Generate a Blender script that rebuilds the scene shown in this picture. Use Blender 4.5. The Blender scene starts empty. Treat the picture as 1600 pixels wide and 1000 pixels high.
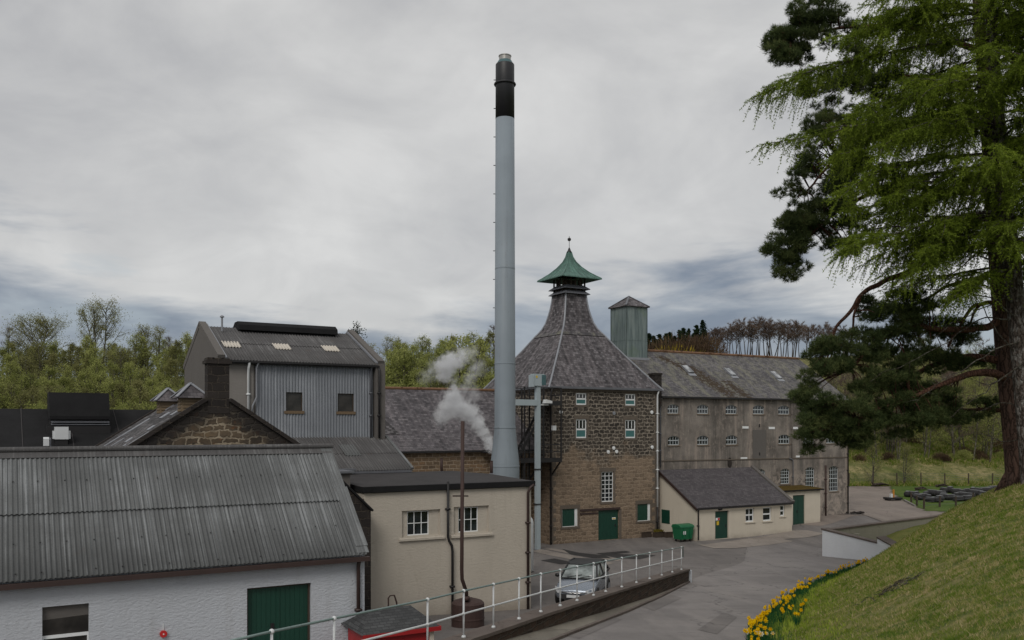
import bpy, math, random
import numpy as np
from mathutils import Vector, Matrix, noise as mnoise
random.seed(7); R = math.radians
sc = bpy.context.scene
col = sc.collection
F = 1385.0; HZ = 665.0            # focal length and horizon of the 1600 px photograph
def P(px, py, D):                  # a point seen at (px, py) of the photograph, D metres ahead of the eye
    return Vector(((px-800)/F*D, D, (HZ-py)/F*D))
TH = R(30); CU, SU = math.cos(TH), math.sin(TH)
def S(u, v, z=0.0):                # site grid (u along the fronts, v going back) to world
    return Vector((CU*u-SU*v, SU*u+CU*v, z))

# ---------------------------------------------------------------- tagging
def tag(o, label=None, cat=None, group=None, kind=None):
    if label: o['label'] = label
    if cat: o['category'] = cat
    if group: o['group'] = group
    if kind: o['kind'] = kind
    return o
def empty(name, loc, rz=0.0, label=None, cat=None, group=None):
    o = bpy.data.objects.new(name, None); col.objects.link(o)
    o.empty_display_size = 0.3
    o.location = loc; o.rotation_euler = (0, 0, rz)
    return tag(o, label, cat, group)
def site(name, u, v, z, label, cat, group=None):
    return empty(name, S(u, v, z), TH, label, cat, group)
def copy_tree(o, parent=None):
    c = o.copy(); col.objects.link(c)
    if parent is not None: c.parent = parent
    for ch in list(o.children): copy_tree(ch, c)
    return c

# ---------------------------------------------------------------- mesh builder
class MB:
    def __init__(s): s.v = []; s.f = []; s.m = []; s.uv = {}
    def quad(s, *pts, m=0, uv=None):
        i = len(s.v); s.v += [tuple(p) for p in pts]; s.f.append(tuple(range(i, i+len(pts)))); s.m.append(m)
        if uv: s.uv[len(s.f)-1] = uv
    def box(s, x0, x1, y0, y1, z0, z1, m=0):
        i = len(s.v)
        s.v += [(x, y, z) for z in (z0, z1) for y in (y0, y1) for x in (x0, x1)]
        for q in ((0,2,3,1),(4,5,7,6),(0,1,5,4),(2,6,7,3),(0,4,6,2),(1,3,7,5)):
            s.f.append(tuple(i+k for k in q)); s.m.append(m)
    def prism(s, pts, vec, m=0):   # polygon pts extruded by vec
        n = len(pts); i = len(s.v); vec = Vector(vec)
        pts = [Vector(p) for p in pts]
        nn = Vector((0,0,0))
        for k in range(n): nn += pts[k].cross(pts[(k+1) % n])
        if nn.dot(vec) > 0: pts = pts[::-1]
        s.v += [tuple(p) for p in pts] + [tuple(p+vec) for p in pts]
        s.f.append(tuple(range(i, i+n))); s.m.append(m)
        s.f.append(tuple(i+n+k for k in reversed(range(n)))); s.m.append(m)
        for k in range(n):
            k2 = (k+1) % n
            s.f.append((i+k, i+n+k, i+n+k2, i+k2)); s.m.append(m)
    def bar(s, a, b, w, h=None, m=0):
        a, b = Vector(a), Vector(b); h = h or w
        d = (b-a).normalized(); up = Vector((0,0,1))
        if abs(d.z) > .95: up = Vector((0,1,0))
        t = d.cross(up).normalized(); q = t.cross(d)
        c = [a+t*sx*w/2+q*sz*h/2 for sx, sz in ((-1,-1),(1,-1),(1,1),(-1,1))]
        s.prism(c, b-a, m)
    def tube(s, pts, rad, n=8, m=0, cap=True):
        pts = [Vector(p) for p in pts]
        if not isinstance(rad, (list, tuple)): rad = [rad]*len(pts)
        i0 = len(s.v); ref = None
        for k, p in enumerate(pts):
            d = (pts[min(k+1, len(pts)-1)]-pts[max(k-1, 0)])
            if d.length < 1e-9: d = Vector((0,0,1))
            d.normalize()
            if ref is None: ref = Vector((1,0,0)) if abs(d.x) < .8 else Vector((0,1,0))
            t = (ref-d*ref.dot(d)); t.normalize(); ref = t
            b = d.cross(t)
            for j in range(n):
                a = 2*math.pi*j/n
                s.v.append(tuple(p+(t*math.cos(a)+b*math.sin(a))*rad[k]))
        for k in range(len(pts)-1):
            for j in range(n):
                j2 = (j+1) % n; a = i0+k*n
                s.f.append((a+j, a+j2, a+n+j2, a+n+j)); s.m.append(m)
        if cap:
            s.f.append(tuple(i0+j for j in reversed(range(n)))); s.m.append(m)
            e = i0+(len(pts)-1)*n
            s.f.append(tuple(e+j for j in range(n))); s.m.append(m)
    def lathe(s, prof, cx=0, cy=0, n=24, m=0, seg=None):   # prof = [(r,z)...] bottom to top
        i0 = len(s.v)
        for r, z in prof:
            for j in range(n):
                a = 2*math.pi*j/n; s.v.append((cx+r*math.cos(a), cy+r*math.sin(a), z))
        for k in range(len(prof)-1):
            for j in range(n):
                j2 = (j+1) % n; a = i0+k*n
                s.f.append((a+j, a+j2, a+n+j2, a+n+j)); s.m.append(m if seg is None else seg[k])
        s.f.append(tuple(i0+j for j in reversed(range(n)))); s.m.append(m if seg is None else seg[0])
        e = i0+(len(prof)-1)*n
        s.f.append(tuple(e+j for j in range(n))); s.m.append(m if seg is None else seg[-1])
    def ico(s, c, r, sub=1, m=0, sq=(1,1,1)):
        import bmesh
        bm = bmesh.new(); bmesh.ops.create_icosphere(bm, subdivisions=sub, radius=1)
        i = len(s.v)
        for v in bm.verts: s.v.append((c[0]+v.co.x*r*sq[0], c[1]+v.co.y*r*sq[1], c[2]+v.co.z*r*sq[2]))
        for f in bm.faces: s.f.append(tuple(i+v.index for v in f.verts)); s.m.append(m)
        bm.free()
    def slab(s, a, b, c, d, t, m=0):   # quad panel a b c d (counter-clockwise seen from outside), thickness t inwards
        a, b, c, d = map(Vector, (a, b, c, d)); n = (b-a).cross(d-a).normalized()
        s.prism([a, b, c, d], -n*t, m)
    def corrugated(s, a, b, c, d, period=.15, amp=.022, m=0, rows=1, step=.02, seg=8, skirt=.03):
        # a-b eave, d-c ridge; ribs run up the slope; rows of sheets lap over each other
        a, b, c, d = map(Vector, (a, b, c, d)); n = (b-a).cross(d-a).normalized()
        L = (b-a).length; SL = (d-a).length; N = max(2, int(L/period*seg))
        for r in range(rows):
            t0, t1 = r/rows, (r+1)/rows
            lo = r*0.0
            i0 = len(s.v)
            for k in range(N+1):
                f = k/N; w = math.sin(2*math.pi*f*L/period)*amp
                e0 = a.lerp(b, f); e1 = d.lerp(c, f)
                p0 = e0.lerp(e1, max(0, t0-(.022 if r else 0))); p1 = e0.lerp(e1, t1)
                s.v.append(tuple(p0+n*(w+(step if r else 0)))); s.v.append(tuple(p1+n*w))
                s.v.append(tuple(p0+n*(w-skirt+(step if r else 0))))
            for k in range(N):
                q = i0+3*k
                s.f.append((q, q+3, q+4, q+1)); s.m.append(m)
                x0, x1, y0, y1 = k/N*L, (k+1)/N*L, t0*SL, t1*SL; s.uv[len(s.f)-1] = [(x0, y0), (x1, y0), (x1, y1), (x0, y1)]
                if r == 0: s.f.append((q+2, q+5, q+3, q)); s.m.append(m)
    def build(s, name, mats, parent=None, smooth=False, loc=None):
        me = bpy.data.meshes.new(name)
        me.from_pydata(s.v, [], s.f)
        if not isinstance(mats, (list, tuple)): mats = [mats]
        for mt in mats: me.materials.append(mt)
        me.polygons.foreach_set('material_index', s.m)
        lay = me.uv_layers.new(name='UVMap')
        nl = len(me.loops); uv = np.zeros((nl, 2), np.float32)
        co = np.array([v for v in s.v], np.float32).reshape(-1, 3)
        nor = np.zeros(len(me.polygons)*3, np.float32); me.polygons.foreach_get('normal', nor); nor = nor.reshape(-1, 3)
        ls = np.zeros(len(me.polygons), np.int32); me.polygons.foreach_get('loop_start', ls)
        lt = np.zeros(len(me.polygons), np.int32); me.polygons.foreach_get('loop_total', lt)
        vi = np.zeros(nl, np.int32); me.loops.foreach_get('vertex_index', vi)
        pl = np.repeat(np.arange(len(lt)), lt)
        n = nor[pl]; p = co[vi]
        t = np.stack([-n[:,1], n[:,0], np.zeros(nl)], 1); tl = np.linalg.norm(t, axis=1)
        flat = tl < .12
        t[flat] = (1,0,0); tl[flat] = 1; t /= tl[:,None]
        b = np.cross(n, t)
        uv[:,0] = (p*t).sum(1); uv[:,1] = (p*b).sum(1)
        for fi, q in s.uv.items():
            for k, w in enumerate(q): uv[ls[fi]+k] = w
        lay.data.foreach_set('uv', uv.ravel())
        if smooth: me.polygons.foreach_set('use_smooth', [True]*len(me.polygons))
        me.update()
        return link(name, me, parent, loc)
def link(name, me, parent=None, loc=None):
    o = bpy.data.objects.new(name, me); col.objects.link(o)
    if parent is not None: o.parent = parent
    if loc is not None: o.location = loc
    return o
def np_mesh(name, V, Fc, mat, k=3):    # fast mesh from arrays, faces all k-sided
    me = bpy.data.meshes.new(name)
    V = np.asarray(V, np.float32).reshape(-1, 3); Fc = np.asarray(Fc, np.int32).reshape(-1, k)
    me.vertices.add(len(V)); me.vertices.foreach_set('co', V.ravel())
    me.loops.add(Fc.size); me.loops.foreach_set('vertex_index', Fc.ravel())
    me.polygons.add(len(Fc)); me.polygons.foreach_set('loop_start', np.arange(0, Fc.size, k, dtype=np.int32))
    me.polygons.foreach_set('loop_total', np.full(len(Fc), k, np.int32))
    for mm in (mat if isinstance(mat, (list, tuple)) else [mat]): me.materials.append(mm)
    me.update(calc_edges=True)
    return me

# ---------------------------------------------------------------- material helpers
class NT:
    def __init__(s, name):
        s.mat = bpy.data.materials.new(name); s.mat.use_nodes = True
        s.t = s.mat.node_tree; s.t.nodes.clear()
        s.out = s.n('ShaderNodeOutputMaterial'); s._tc = None
    def n(s, typ, **kw):
        nd = s.t.nodes.new(typ)
        for k, v in kw.items(): setattr(nd, k, v)
        return nd
    def set(s, sock, val):
        if hasattr(val, 'is_linked') or hasattr(val, 'links'): s.t.links.new(val, sock)
        else:
            if isinstance(val, (tuple, list)) and len(val) == 3 and sock.type == 'RGBA': val = (*val, 1)
            sock.default_value = val
    def tc(s, which='UV'):
        if s._tc is None: s._tc = s.n('ShaderNodeTexCoord')
        return s._tc.outputs[which]
    def mapping(s, vec, scale=(1,1,1), loc=(0,0,0), rot=(0,0,0)):
        m = s.n('ShaderNodeMapping'); s.set(m.inputs['Vector'], vec)
        m.inputs['Scale'].default_value = scale; m.inputs['Location'].default_value = loc; m.inputs['Rotation'].default_value = rot
        return m.outputs[0]
    def noise(s, vec, scale, detail=4, rough=.55, dist=0, col=False):
        nd = s.n('ShaderNodeTexNoise'); s.set(nd.inputs['Vector'], vec)
        nd.inputs['Scale'].default_value = scale; nd.inputs['Detail'].default_value = detail
        nd.inputs['Roughness'].default_value = rough; nd.inputs['Distortion'].default_value = dist
        return nd.outputs['Color' if col else 'Fac']
    def vor(s, vec, scale, feat='F1', out='Distance', rnd=1):
        nd = s.n('ShaderNodeTexVoronoi', feature=feat); s.set(nd.inputs['Vector'], vec)
        nd.inputs['Scale'].default_value = scale; nd.inputs['Randomness'].default_value = rnd
        return nd.outputs[out]
    def ramp(s, fac, stops, interp='LINEAR'):
        nd = s.n('ShaderNodeValToRGB'); s.set(nd.inputs[0], fac); cr = nd.color_ramp; cr.interpolation = interp
        while len(cr.elements) > 1: cr.elements.remove(cr.elements[-1])
        cr.elements[0].position = stops[0][0]
        for k, (p, c) in enumerate(stops):
            e = cr.elements[0] if k == 0 else cr.elements.new(p)
            if isinstance(c, (int, float)): c = (c, c, c)
            e.color = (*c, 1)
        return nd.outputs[0]
    def mix(s, fac, a, b, mode='MIX'):
        nd = s.n('ShaderNodeMix', data_type='RGBA', blend_type=mode)
        s.set(nd.inputs['Factor'], fac); s.set(nd.inputs['A'], a) if False else None
        s.set(nd.inputs[6], a); s.set(nd.inputs[7], b)
        return nd.outputs[2]
    def math(s, op, a, b=0.0, c=None, clamp=False):
        nd = s.n('ShaderNodeMath', operation=op, use_clamp=clamp); s.set(nd.inputs[0], a); s.set(nd.inputs[1], b)
        if c is not None: s.set(nd.inputs[2], c)
        return nd.outputs[0]
    def vmath(s, op, a, b=(0,0,0), scale=None):
        nd = s.n('ShaderNodeVectorMath', operation=op); s.set(nd.inputs[0], a)
        if op != 'SCALE': s.set(nd.inputs[1], b)
        if scale is not None: s.set(nd.inputs['Scale'], scale)
        return nd.outputs['Value' if op in ('LENGTH', 'DISTANCE', 'DOT_PRODUCT') else 'Vector']
    def sep(s, vec):
        nd = s.n('ShaderNodeSeparateXYZ'); s.set(nd.inputs[0], vec); return nd.outputs
    def comb(s, x, y, z):
        nd = s.n('ShaderNodeCombineXYZ')
        for k, v in enumerate((x, y, z)): s.set(nd.inputs[k], v)
        return nd.outputs[0]
    def mr(s, v, a, b, c=0.0, d=1.0, smooth=False):
        nd = s.n('ShaderNodeMapRange', interpolation_type='SMOOTHSTEP' if smooth else 'LINEAR')
        for k, x in enumerate((v, a, b, c, d)): s.set(nd.inputs[k], x)
        return nd.outputs[0]
    def brick(s, vec, bw, rh, mortar=.015, off=.5, smooth=.3, bias=0.0):
        nd = s.n('ShaderNodeTexBrick', offset=off); s.set(nd.inputs['Vector'], vec)
        nd.inputs['Color1'].default_value = (0,0,0,1); nd.inputs['Color2'].default_value = (1,1,1,1); nd.inputs['Mortar'].default_value = (.5,.5,.5,1)
        nd.inputs['Scale'].default_value = 1; nd.inputs['Mortar Size'].default_value = mortar; nd.inputs['Mortar Smooth'].default_value = smooth
        nd.inputs['Bias'].default_value = bias; nd.inputs['Brick Width'].default_value = bw; nd.inputs['Row Height'].default_value = rh
        return nd.outputs['Color'], nd.outputs['Fac']
    def bump(s, h, strength=.5, dist=.02, normal=None):
        nd = s.n('ShaderNodeBump'); s.set(nd.inputs['Height'], h)
        nd.inputs['Strength'].default_value = strength; nd.inputs['Distance'].default_value = dist
        if normal is not None: s.set(nd.inputs['Normal'], normal)
        return nd.outputs[0]
    def done(s, color, rough=.8, normal=None, metal=0.0, spec=.5, alpha=None):
        b = s.n('ShaderNodeBsdfPrincipled')
        s.set(b.inputs['Base Color'], color); s.set(b.inputs['Roughness'], rough); s.set(b.inputs['Metallic'], metal)
        b.inputs['Specular IOR Level'].default_value = spec
        if normal is not None: s.set(b.inputs['Normal'], normal)
        s.t.links.new(b.outputs[0], s.out.inputs[0]); return s.mat
    def leaf(s, color, trans=.35):
        d = s.n('ShaderNodeBsdfDiffuse'); t = s.n('ShaderNodeBsdfTranslucent'); m = s.n('ShaderNodeMixShader')
        s.set(d.inputs[0], color); s.set(t.inputs[0], color); m.inputs[0].default_value = trans
        s.t.links.new(d.outputs[0], m.inputs[1]); s.t.links.new(t.outputs[0], m.inputs[2]); s.t.links.new(m.outputs[0], s.out.inputs[0]); return s.mat
# ---------------------------------------------------------------- materials
def m_plain(name, c, rough=.6, metal=0, var=.12, scale=3.0, spec=.5, bump=0):
    n = NT(name); o = n.tc('Object')
    f = n.noise(o, scale, 5, .6)
    c0 = tuple(x*(1-var) for x in c); c1 = tuple(min(1, x*(1+var)) for x in c)
    cc = n.mix(f, c0, c1); g = n.noise(o, scale*9, 3)
    rr = n.mr(g, .2, .8, max(.03, rough-.08), min(1, rough+.08))
    return n.done(cc, rr, n.bump(g, bump, .01) if bump else None, metal, spec)

def m_rubble(name, dark, light, mortar, bw=.46, rh=.24, msize=.022, split=None, warm=None, soot=0.0, orange=0.0, wobble=.2, gable=None):
    """squared rubble: wobbly courses, every stone its own tone; split = (z0, z1, lower dark, lower light, lower mortar)"""
    n = NT(name); uv = n.tc('UV'); ob = n.tc('Object')
    wob = n.noise(uv, 2.2, 3, .6, col=True)
    w2 = n.vmath('SCALE', n.vmath('SUBTRACT', wob, (.5,.5,.5)), scale=wobble)
    fine = n.vmath('SCALE', n.vmath('SUBTRACT', n.noise(uv, 11, 2, .5, col=True), (.5,.5,.5)), scale=.05)
    p = n.vmath('ADD', n.vmath('ADD', uv, w2), fine)
    colr, fac = n.brick(p, bw, rh, msize, .43, .5)
    tone = n.sep(colr)[0]
    big = n.noise(ob, .55, 4, .6); mid = n.noise(uv, 3.2, 6, .68); grit = n.noise(uv, 38, 3, .6)
    t = n.math('ADD', n.math('MULTIPLY', tone, .55), n.math('MULTIPLY', mid, .62))
    t = n.math('SUBTRACT', t, .12, clamp=True)
    A = n.mix(t, dark, light); M = mortar
    if split:
        z = n.math('ADD', n.sep(ob)[2], n.math('ADD', n.math('MULTIPLY', n.math('SUBTRACT', n.noise(ob, 1.1, 4, .6), .5), 2.2), n.math('MULTIPLY', n.math('SUBTRACT', n.noise(ob, .3, 2), .5), -6.0)))
        low = n.mr(z, split[0], split[1], 1, 0, True)
        B = n.mix(t, split[2], split[3]); A = n.mix(low, A, B); M = n.mix(low, mortar, split[4])
    if warm:
        wf = n.mr(n.noise(uv, .9, 4, .6), .5, .68, 0, .8, True); A = n.mix(n.math('MULTIPLY', wf, tone), A, warm)
    if orange:
        of = n.mr(n.noise(uv, 1.5, 4, .65), .56, .66, 0, orange, True); A = n.mix(of, A, (.27,.11,.035))
    mfac = n.math('MULTIPLY', fac, n.mr(n.noise(uv, 2.4, 3), .3, .6, .35, 1))
    c = n.mix(mfac, A, M)
    if soot:
        so = n.mr(big, .36, .5, soot, 0, True)
        if gable:      # smoke-blackened border under the copings
            s3 = n.sep(ob); edge = n.math('SUBTRACT', n.math('SUBTRACT', gable[0], n.math('MULTIPLY', n.math('ABSOLUTE', s3[0]), gable[1])), s3[2])
            edge = n.math('ADD', edge, n.math('MULTIPLY', n.math('SUBTRACT', n.noise(uv, 1.4, 4, .65), .5), 1.5))
            so = n.math('MAXIMUM', n.math('MULTIPLY', so, .6), n.mr(edge, .35, 1.15, soot, 0, True))
        c = n.mix(so, c, (.022,.02,.02))
    c = n.mix(n.math('MULTIPLY', n.mr(grit, .3, .7, 0, 1), .35), c, n.mix(.5, c, (.02,.018,.016)))
    h = n.math('ADD', n.math('MULTIPLY', n.math('SUBTRACT', 1, fac), .9), n.math('MULTIPLY', mid, .8))
    h = n.math('ADD', h, n.math('MULTIPLY', grit, .25))
    return n.done(c, .92, n.bump(h, .9, .035), spec=.25)

def m_slate(name, a, b, c3, row=.2, bw=.26, lichen=None, moss=None, streak=0.0, bump=.6):
    n = NT(name); uv = n.tc('UV'); ob = n.tc('Object')
    p = n.vmath('ADD', uv, n.vmath('SCALE', n.vmath('SUBTRACT', n.noise(uv, 1.7, 2, col=True), (.5,.5,.5)), scale=.035))
    colr, fac = n.brick(p, bw, row, .009, .5, .15)
    tone = n.sep(colr)[0]; big = n.noise(uv, .35, 5, .62); mid = n.noise(uv, 1.6, 5, .65); fine = n.noise(uv, 9, 4, .6)
    t = n.math('ADD', n.math('MULTIPLY', tone, .5), n.math('MULTIPLY', big, .5))
    c = n.ramp(t, [(.2, a), (.5, b), (.85, c3)])
    rw = n.n('ShaderNodeTexWhiteNoise', noise_dimensions='1D'); n.set(rw.inputs['W'], n.math('FLOOR', n.math('DIVIDE', n.sep(p)[1], row*1.5)))
    rws = n.math('MULTIPLY', rw.outputs[0], n.mr(n.noise(n.mapping(uv, (.5, 3, 1)), 1.0, 3), .35, .65))
    c = n.mix(n.mr(rws, .1, .7, 0, .42), c, tuple(x*.45 for x in a)); c = n.mix(n.mr(rws, .55, .9, 0, .5), c, c3)
    sp = n.mr(fine, .58, .72, 0, .5); c = n.mix(n.math('MULTIPLY', sp, mid), c, tuple(x*1.9 for x in b))
    if lichen:
        st = n.noise(n.mapping(uv, (1.4, .28, 1), rot=(0, 0, .5)), .9, 5, .7)
        lf = n.mr(n.math('ADD', n.math('MULTIPLY', st, .6), n.math('MULTIPLY', mid, .4)), .46, .62, 0, .75, True)
        c = n.mix(lf, c, lichen)
    if streak:
        st = n.noise(n.mapping(uv, (2.5, .15, 1)), 1.0, 4, .6)
        c = n.mix(n.mr(st, .45, .7, 0, streak), c, (.26,.23,.24))
    c = n.mix(n.math('MULTIPLY', fac, .75), c, (.025,.024,.026))
    rowp = n.math('FRACT', n.math('DIVIDE', n.sep(p)[1], row))
    hgt = n.math('ADD', n.math('MULTIPLY', n.math('SUBTRACT', 1, rowp), 1.0), n.math('MULTIPLY', tone, .5))
    hgt = n.math('ADD', hgt, n.math('MULTIPLY', fine, .4))
    nb = n.bump(hgt, bump, .022)
    if moss:
        for (u0, v0, u1, v1, wd) in moss:
            dx, dy = u1-u0, v1-v0; L2 = dx*dx+dy*dy
            s = n.sep(uv); px = n.math('SUBTRACT', s[0], u0); py = n.math('SUBTRACT', s[1], v0)
            tt = n.math('DIVIDE', n.math('ADD', n.math('MULTIPLY', px, dx), n.math('MULTIPLY', py, dy)), L2, clamp=True)
            ex = n.math('SUBTRACT', px, n.math('MULTIPLY', tt, dx)); ey = n.math('SUBTRACT', py, n.math('MULTIPLY', tt, dy))
            dd = n.math('SQRT', n.math('ADD', n.math('MULTIPLY', ex, ex), n.math('MULTIPLY', ey, ey)))
            near = n.mr(dd, 0, wd*1.6, 1, 0, True)
            spots = n.mr(n.math('ADD', n.noise(uv, 3.4, 5, .75), n.math('MULTIPLY', near, .17)), .575, .63, 0, 1)
            c = n.mix(n.math('MULTIPLY', spots, n.mr(near, .05, .3)), c, n.mix(n.noise(uv, 6, 3), (.012,.009,.006), (.06,.035,.013)))
    return n.done(c, n.mr(fine, .3, .7, .6, .82), nb, spec=.25)

def m_corr(name, a, b, pale=(.33,.35,.36), rust=0.0, sheetw=.95, rows=1.9):
    n = NT(name); uv = n.tc('UV'); geo = n.n('ShaderNodeNewGeometry')
    ob = n.tc('Object')
    st = n.noise(n.mapping(uv, (7, .35, 1)), 1.0, 5, .62); st2 = n.noise(n.mapping(uv, (21, .22, 1)), 1.0, 3, .6)
    big = n.noise(uv, .4, 4, .6); fine = n.noise(uv, 22, 4, .6)
    sheet = n.n('ShaderNodeTexWhiteNoise', noise_dimensions='2D')
    sx = n.math('FLOOR', n.math('DIVIDE', n.sep(uv)[0], sheetw)); sy = n.math('FLOOR', n.math('DIVIDE', n.sep(uv)[1], rows))
    n.set(sheet.inputs['Vector'], n.comb(sx, sy, 0))
    t = n.math('ADD', n.math('ADD', n.math('MULTIPLY', st, .22), n.math('MULTIPLY', big, .62)), n.math('MULTIPLY', sheet.outputs[0], .05))
    c = n.mix(n.mr(t, .3, .75), a, b)
    c = n.mix(n.mr(n.math('MULTIPLY', st2, n.math('ADD', big, .4)), .47, .62, 0, .55), c, pale)
    c = n.mix(n.mr(st2, .36, .46, .3, 0), c, tuple(x*.6 for x in a))
    c = n.mix(n.mr(fine, .52, .7, 0, .35), c, tuple(x*.45 for x in a))
    if rust: c = n.mix(n.mr(n.noise(uv, 1.8, 5, .7), .6, .72, 0, rust), c, (.12,.06,.03))
    return n.done(c, n.mr(fine, .3, .7, .6, .82), n.bump(fine, .25, .01), spec=.2)

def m_roughcast(name, c, dirt=(.12,.11,.1), dirtf=.35, bump=.8, scale=9.0, cracks=0.0, basez=None):
    n = NT(name); uv = n.tc('UV'); ob = n.tc('Object')
    lumps = n.noise(n.mapping(uv, (1, 1.9, 1)), scale*.62, 4, .55, .35); big = n.noise(uv, .5, 5, .6); g = n.noise(uv, scale*6, 3)
    st = n.noise(n.mapping(uv, (2.2, .22, 1)), 1.0, 5, .65)
    cc = n.mix(n.mr(big, .35, .7), tuple(x*.9 for x in c), c)
    d = n.math('MULTIPLY', n.mr(st, .5, .78), n.mr(big, .4, .65)); cc = n.mix(n.math('MULTIPLY', d, dirtf), cc, dirt)
    cc = n.mix(n.math('MULTIPLY', n.mr(g, .55, .75), .12), cc, dirt)
    if cracks:
        e = n.vor(n.vmath('ADD', uv, n.vmath('SCALE', n.noise(uv, 2, 4, col=True), scale=.5)), .9, 'DISTANCE_TO_EDGE')
        k = n.math('MULTIPLY', n.mr(e, 0, .02, 1, 0), n.mr(n.noise(uv, .8, 2), .5, .6)); cc = n.mix(n.math('MULTIPLY', k, cracks), cc, dirt)
    if basez is not None:
        z = n.math('ADD', n.sep(ob)[2], n.math('MULTIPLY', n.math('SUBTRACT', n.noise(uv, 1.6, 5, .7), .5), 1.0))
        cc = n.mix(n.mr(z, basez, basez+.9, .6, 0, True), cc, dirt)
    h = n.math('ADD', lumps, n.math('MULTIPLY', g, .3))
    return n.done(cc, .9, n.bump(h, bump, .03), spec=.3)

def m_stained(name):
    """old cement render, grey brown with pale leached streaks"""
    n = NT(name); uv = n.tc('UV')
    big = n.noise(uv, .33, 6, .66); st = n.noise(n.mapping(uv, (1.0, .1, 1)), 1.15, 5, .6); st2 = n.noise(n.mapping(uv, (3.2, .32, 1)), 1.2, 5, .68, 1.0)
    mid = n.noise(uv, 1.9, 6, .7, .7); fine = n.noise(uv, 14, 5, .65)
    c = n.ramp(big, [(.34, (.1,.089,.08)), (.5, (.175,.156,.139)), (.66, (.26,.232,.206))])
    c = n.mix(n.mr(st, .52, .66, 0, .75, True), c, (.34,.285,.245))
    c = n.mix(n.mr(st, .34, .47, .65, 0, True), c, (.085,.08,.074))
    z = n.sep(uv)[1]
    lowm = n.mr(n.math('ADD', z, n.math('MULTIPLY', n.math('SUBTRACT', mid, .5), 2.2)), 4.3, 5.4, 1, 0)
    c = n.mix(n.math('MULTIPLY', lowm, n.mr(mid, .42, .58, 0, .85)), c, (.36,.31,.27))
    c = n.mix(n.mr(n.math('MULTIPLY', st2, mid), .27, .38, 0, .6), c, (.36,.31,.265))
    c = n.mix(n.mr(fine, .5, .75, 0, .4), c, (.05,.045,.04))
    return n.done(c, .9, n.bump(n.math('ADD', mid, n.math('MULTIPLY', fine, .6)), .55, .025), spec=.25)

def m_asphalt(name, c, patch=(.13,.125,.12), warm=0.0):
    n = NT(name); ob = n.tc('Object')
    big = n.noise(ob, .16, 5, .62, .6); mid = n.noise(ob, 1.1, 6, .7); grit = n.noise(ob, 60, 3, .7)
    lane = n.noise(n.mapping(ob, (.9, .09, 1), rot=(0, 0, .5)), 1.0, 4, .6)
    cc = n.mix(n.mr(big, .35, .66), tuple(x*.72 for x in c), tuple(x*1.18 for x in c))
    cc = n.mix(n.mr(lane, .46, .66, 0, .7), cc, patch)
    cc = n.mix(n.mr(mid, .55, .75, 0, .35), cc, tuple(x*.6 for x in c))
    cc = n.mix(n.mr(grit, .45, .75, 0, .5), cc, tuple(min(1, x*1.7) for x in c))
    e = n.vor(n.vmath('ADD', ob, n.vmath('SCALE', n.noise(ob, 1.3, 4, col=True), scale=.8)), .28, 'DISTANCE_TO_EDGE')
    cc = n.mix(n.math('MULTIPLY', n.mr(e, 0, .012, 1, 0), n.mr(big, .42, .55, 0, .9)), cc, tuple(x*.45 for x in c))
    return n.done(cc, n.mr(mid, .3, .7, .72, .92), n.bump(n.math('ADD', mid, grit), .35, .012), spec=.35)

def m_grass(name, g1, g2, straw, straw_f=.5, scale=1.0, bump=.8):
    n = NT(name); ob = n.tc('Object')
    big = n.noise(ob, .22*scale, 5, .62); mid = n.noise(ob, 1.3*scale, 6, .7, .6); fine = n.noise(ob, 9*scale, 4, .7); gr = n.noise(n.mapping(ob, (1, 1, .3)), 40*scale, 3, .6)
    c = n.mix(n.mr(mid, .35, .68), g1, g2)
    c = n.mix(n.math('MULTIPLY', n.mr(big, .4, .62), n.mr(mid, .38, .62, .2, straw_f, True)), c, straw)
    c = n.mix(n.mr(fine, .5, .75, 0, .55), c, tuple(x*.4 for x in g1))
    c = n.mix(n.mr(gr, .55, .8, 0, .4), c, tuple(min(1, x*1.6) for x in g2))
    return n.done(c, .95, n.bump(n.math('ADD', n.math('ADD', mid, fine), gr), bump, .06), spec=.15)

def m_leaf(name, stops, trans=.35, patch=.5, pscale=.5):
    """leaves: each its own tone, with clumps of lighter and darker growth"""
    n = NT(name); g = n.n('ShaderNodeNewGeometry'); ob = n.tc('Object'); oi = n.n('ShaderNodeObjectInfo')
    t = n.math('ADD', n.math('MULTIPLY', g.outputs['Random Per Island'], 1-patch), n.math('MULTIPLY', n.mr(n.noise(ob, pscale, 5, .65), .35, .65), patch))
    t = n.math('ADD', t, n.math('MULTIPLY', n.math('SUBTRACT', oi.outputs['Random'], .5), .45), clamp=True)
    return n.leaf(n.ramp(t, stops), trans)

def m_bark(name, a, b, lich=None, vs=.18, sc=7.0):
    n = NT(name); ob = n.tc('Object')
    w = n.vmath('ADD', ob, n.vmath('SCALE', n.noise(ob, 3, 3, col=True), scale=.25))
    f = n.noise(n.mapping(w, (1, 1, vs)), sc, 6, .7); pl = n.vor(n.mapping(w, (1, 1, vs)), sc*.9, 'DISTANCE_TO_EDGE')
    c = n.mix(n.mr(f, .3, .7), a, b); c = n.mix(n.mr(pl, 0, .12, .8, 0), c, tuple(x*.35 for x in a))
    if lich: c = n.mix(n.mr(n.noise(n.mapping(ob, (1, 1, .45)), 6.5, 6, .72), .5, .6, 0, .8), c, lich)
    return n.done(c, .95, n.bump(n.math('ADD', n.mr(pl, 0, .2), f), .9, .05), spec=.15)

def m_wood(name, c, rough=.8, scale=1.0):
    n = NT(name); ob = n.tc('Object'); f = n.noise(n.mapping(ob, (9, 9, .6)), 2.5*scale, 5, .65)
    return n.done(n.mix(f, tuple(x*.55 for x in c), tuple(x*1.3 for x in c)), rough, n.bump(f, .4, .01), spec=.3)

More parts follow.
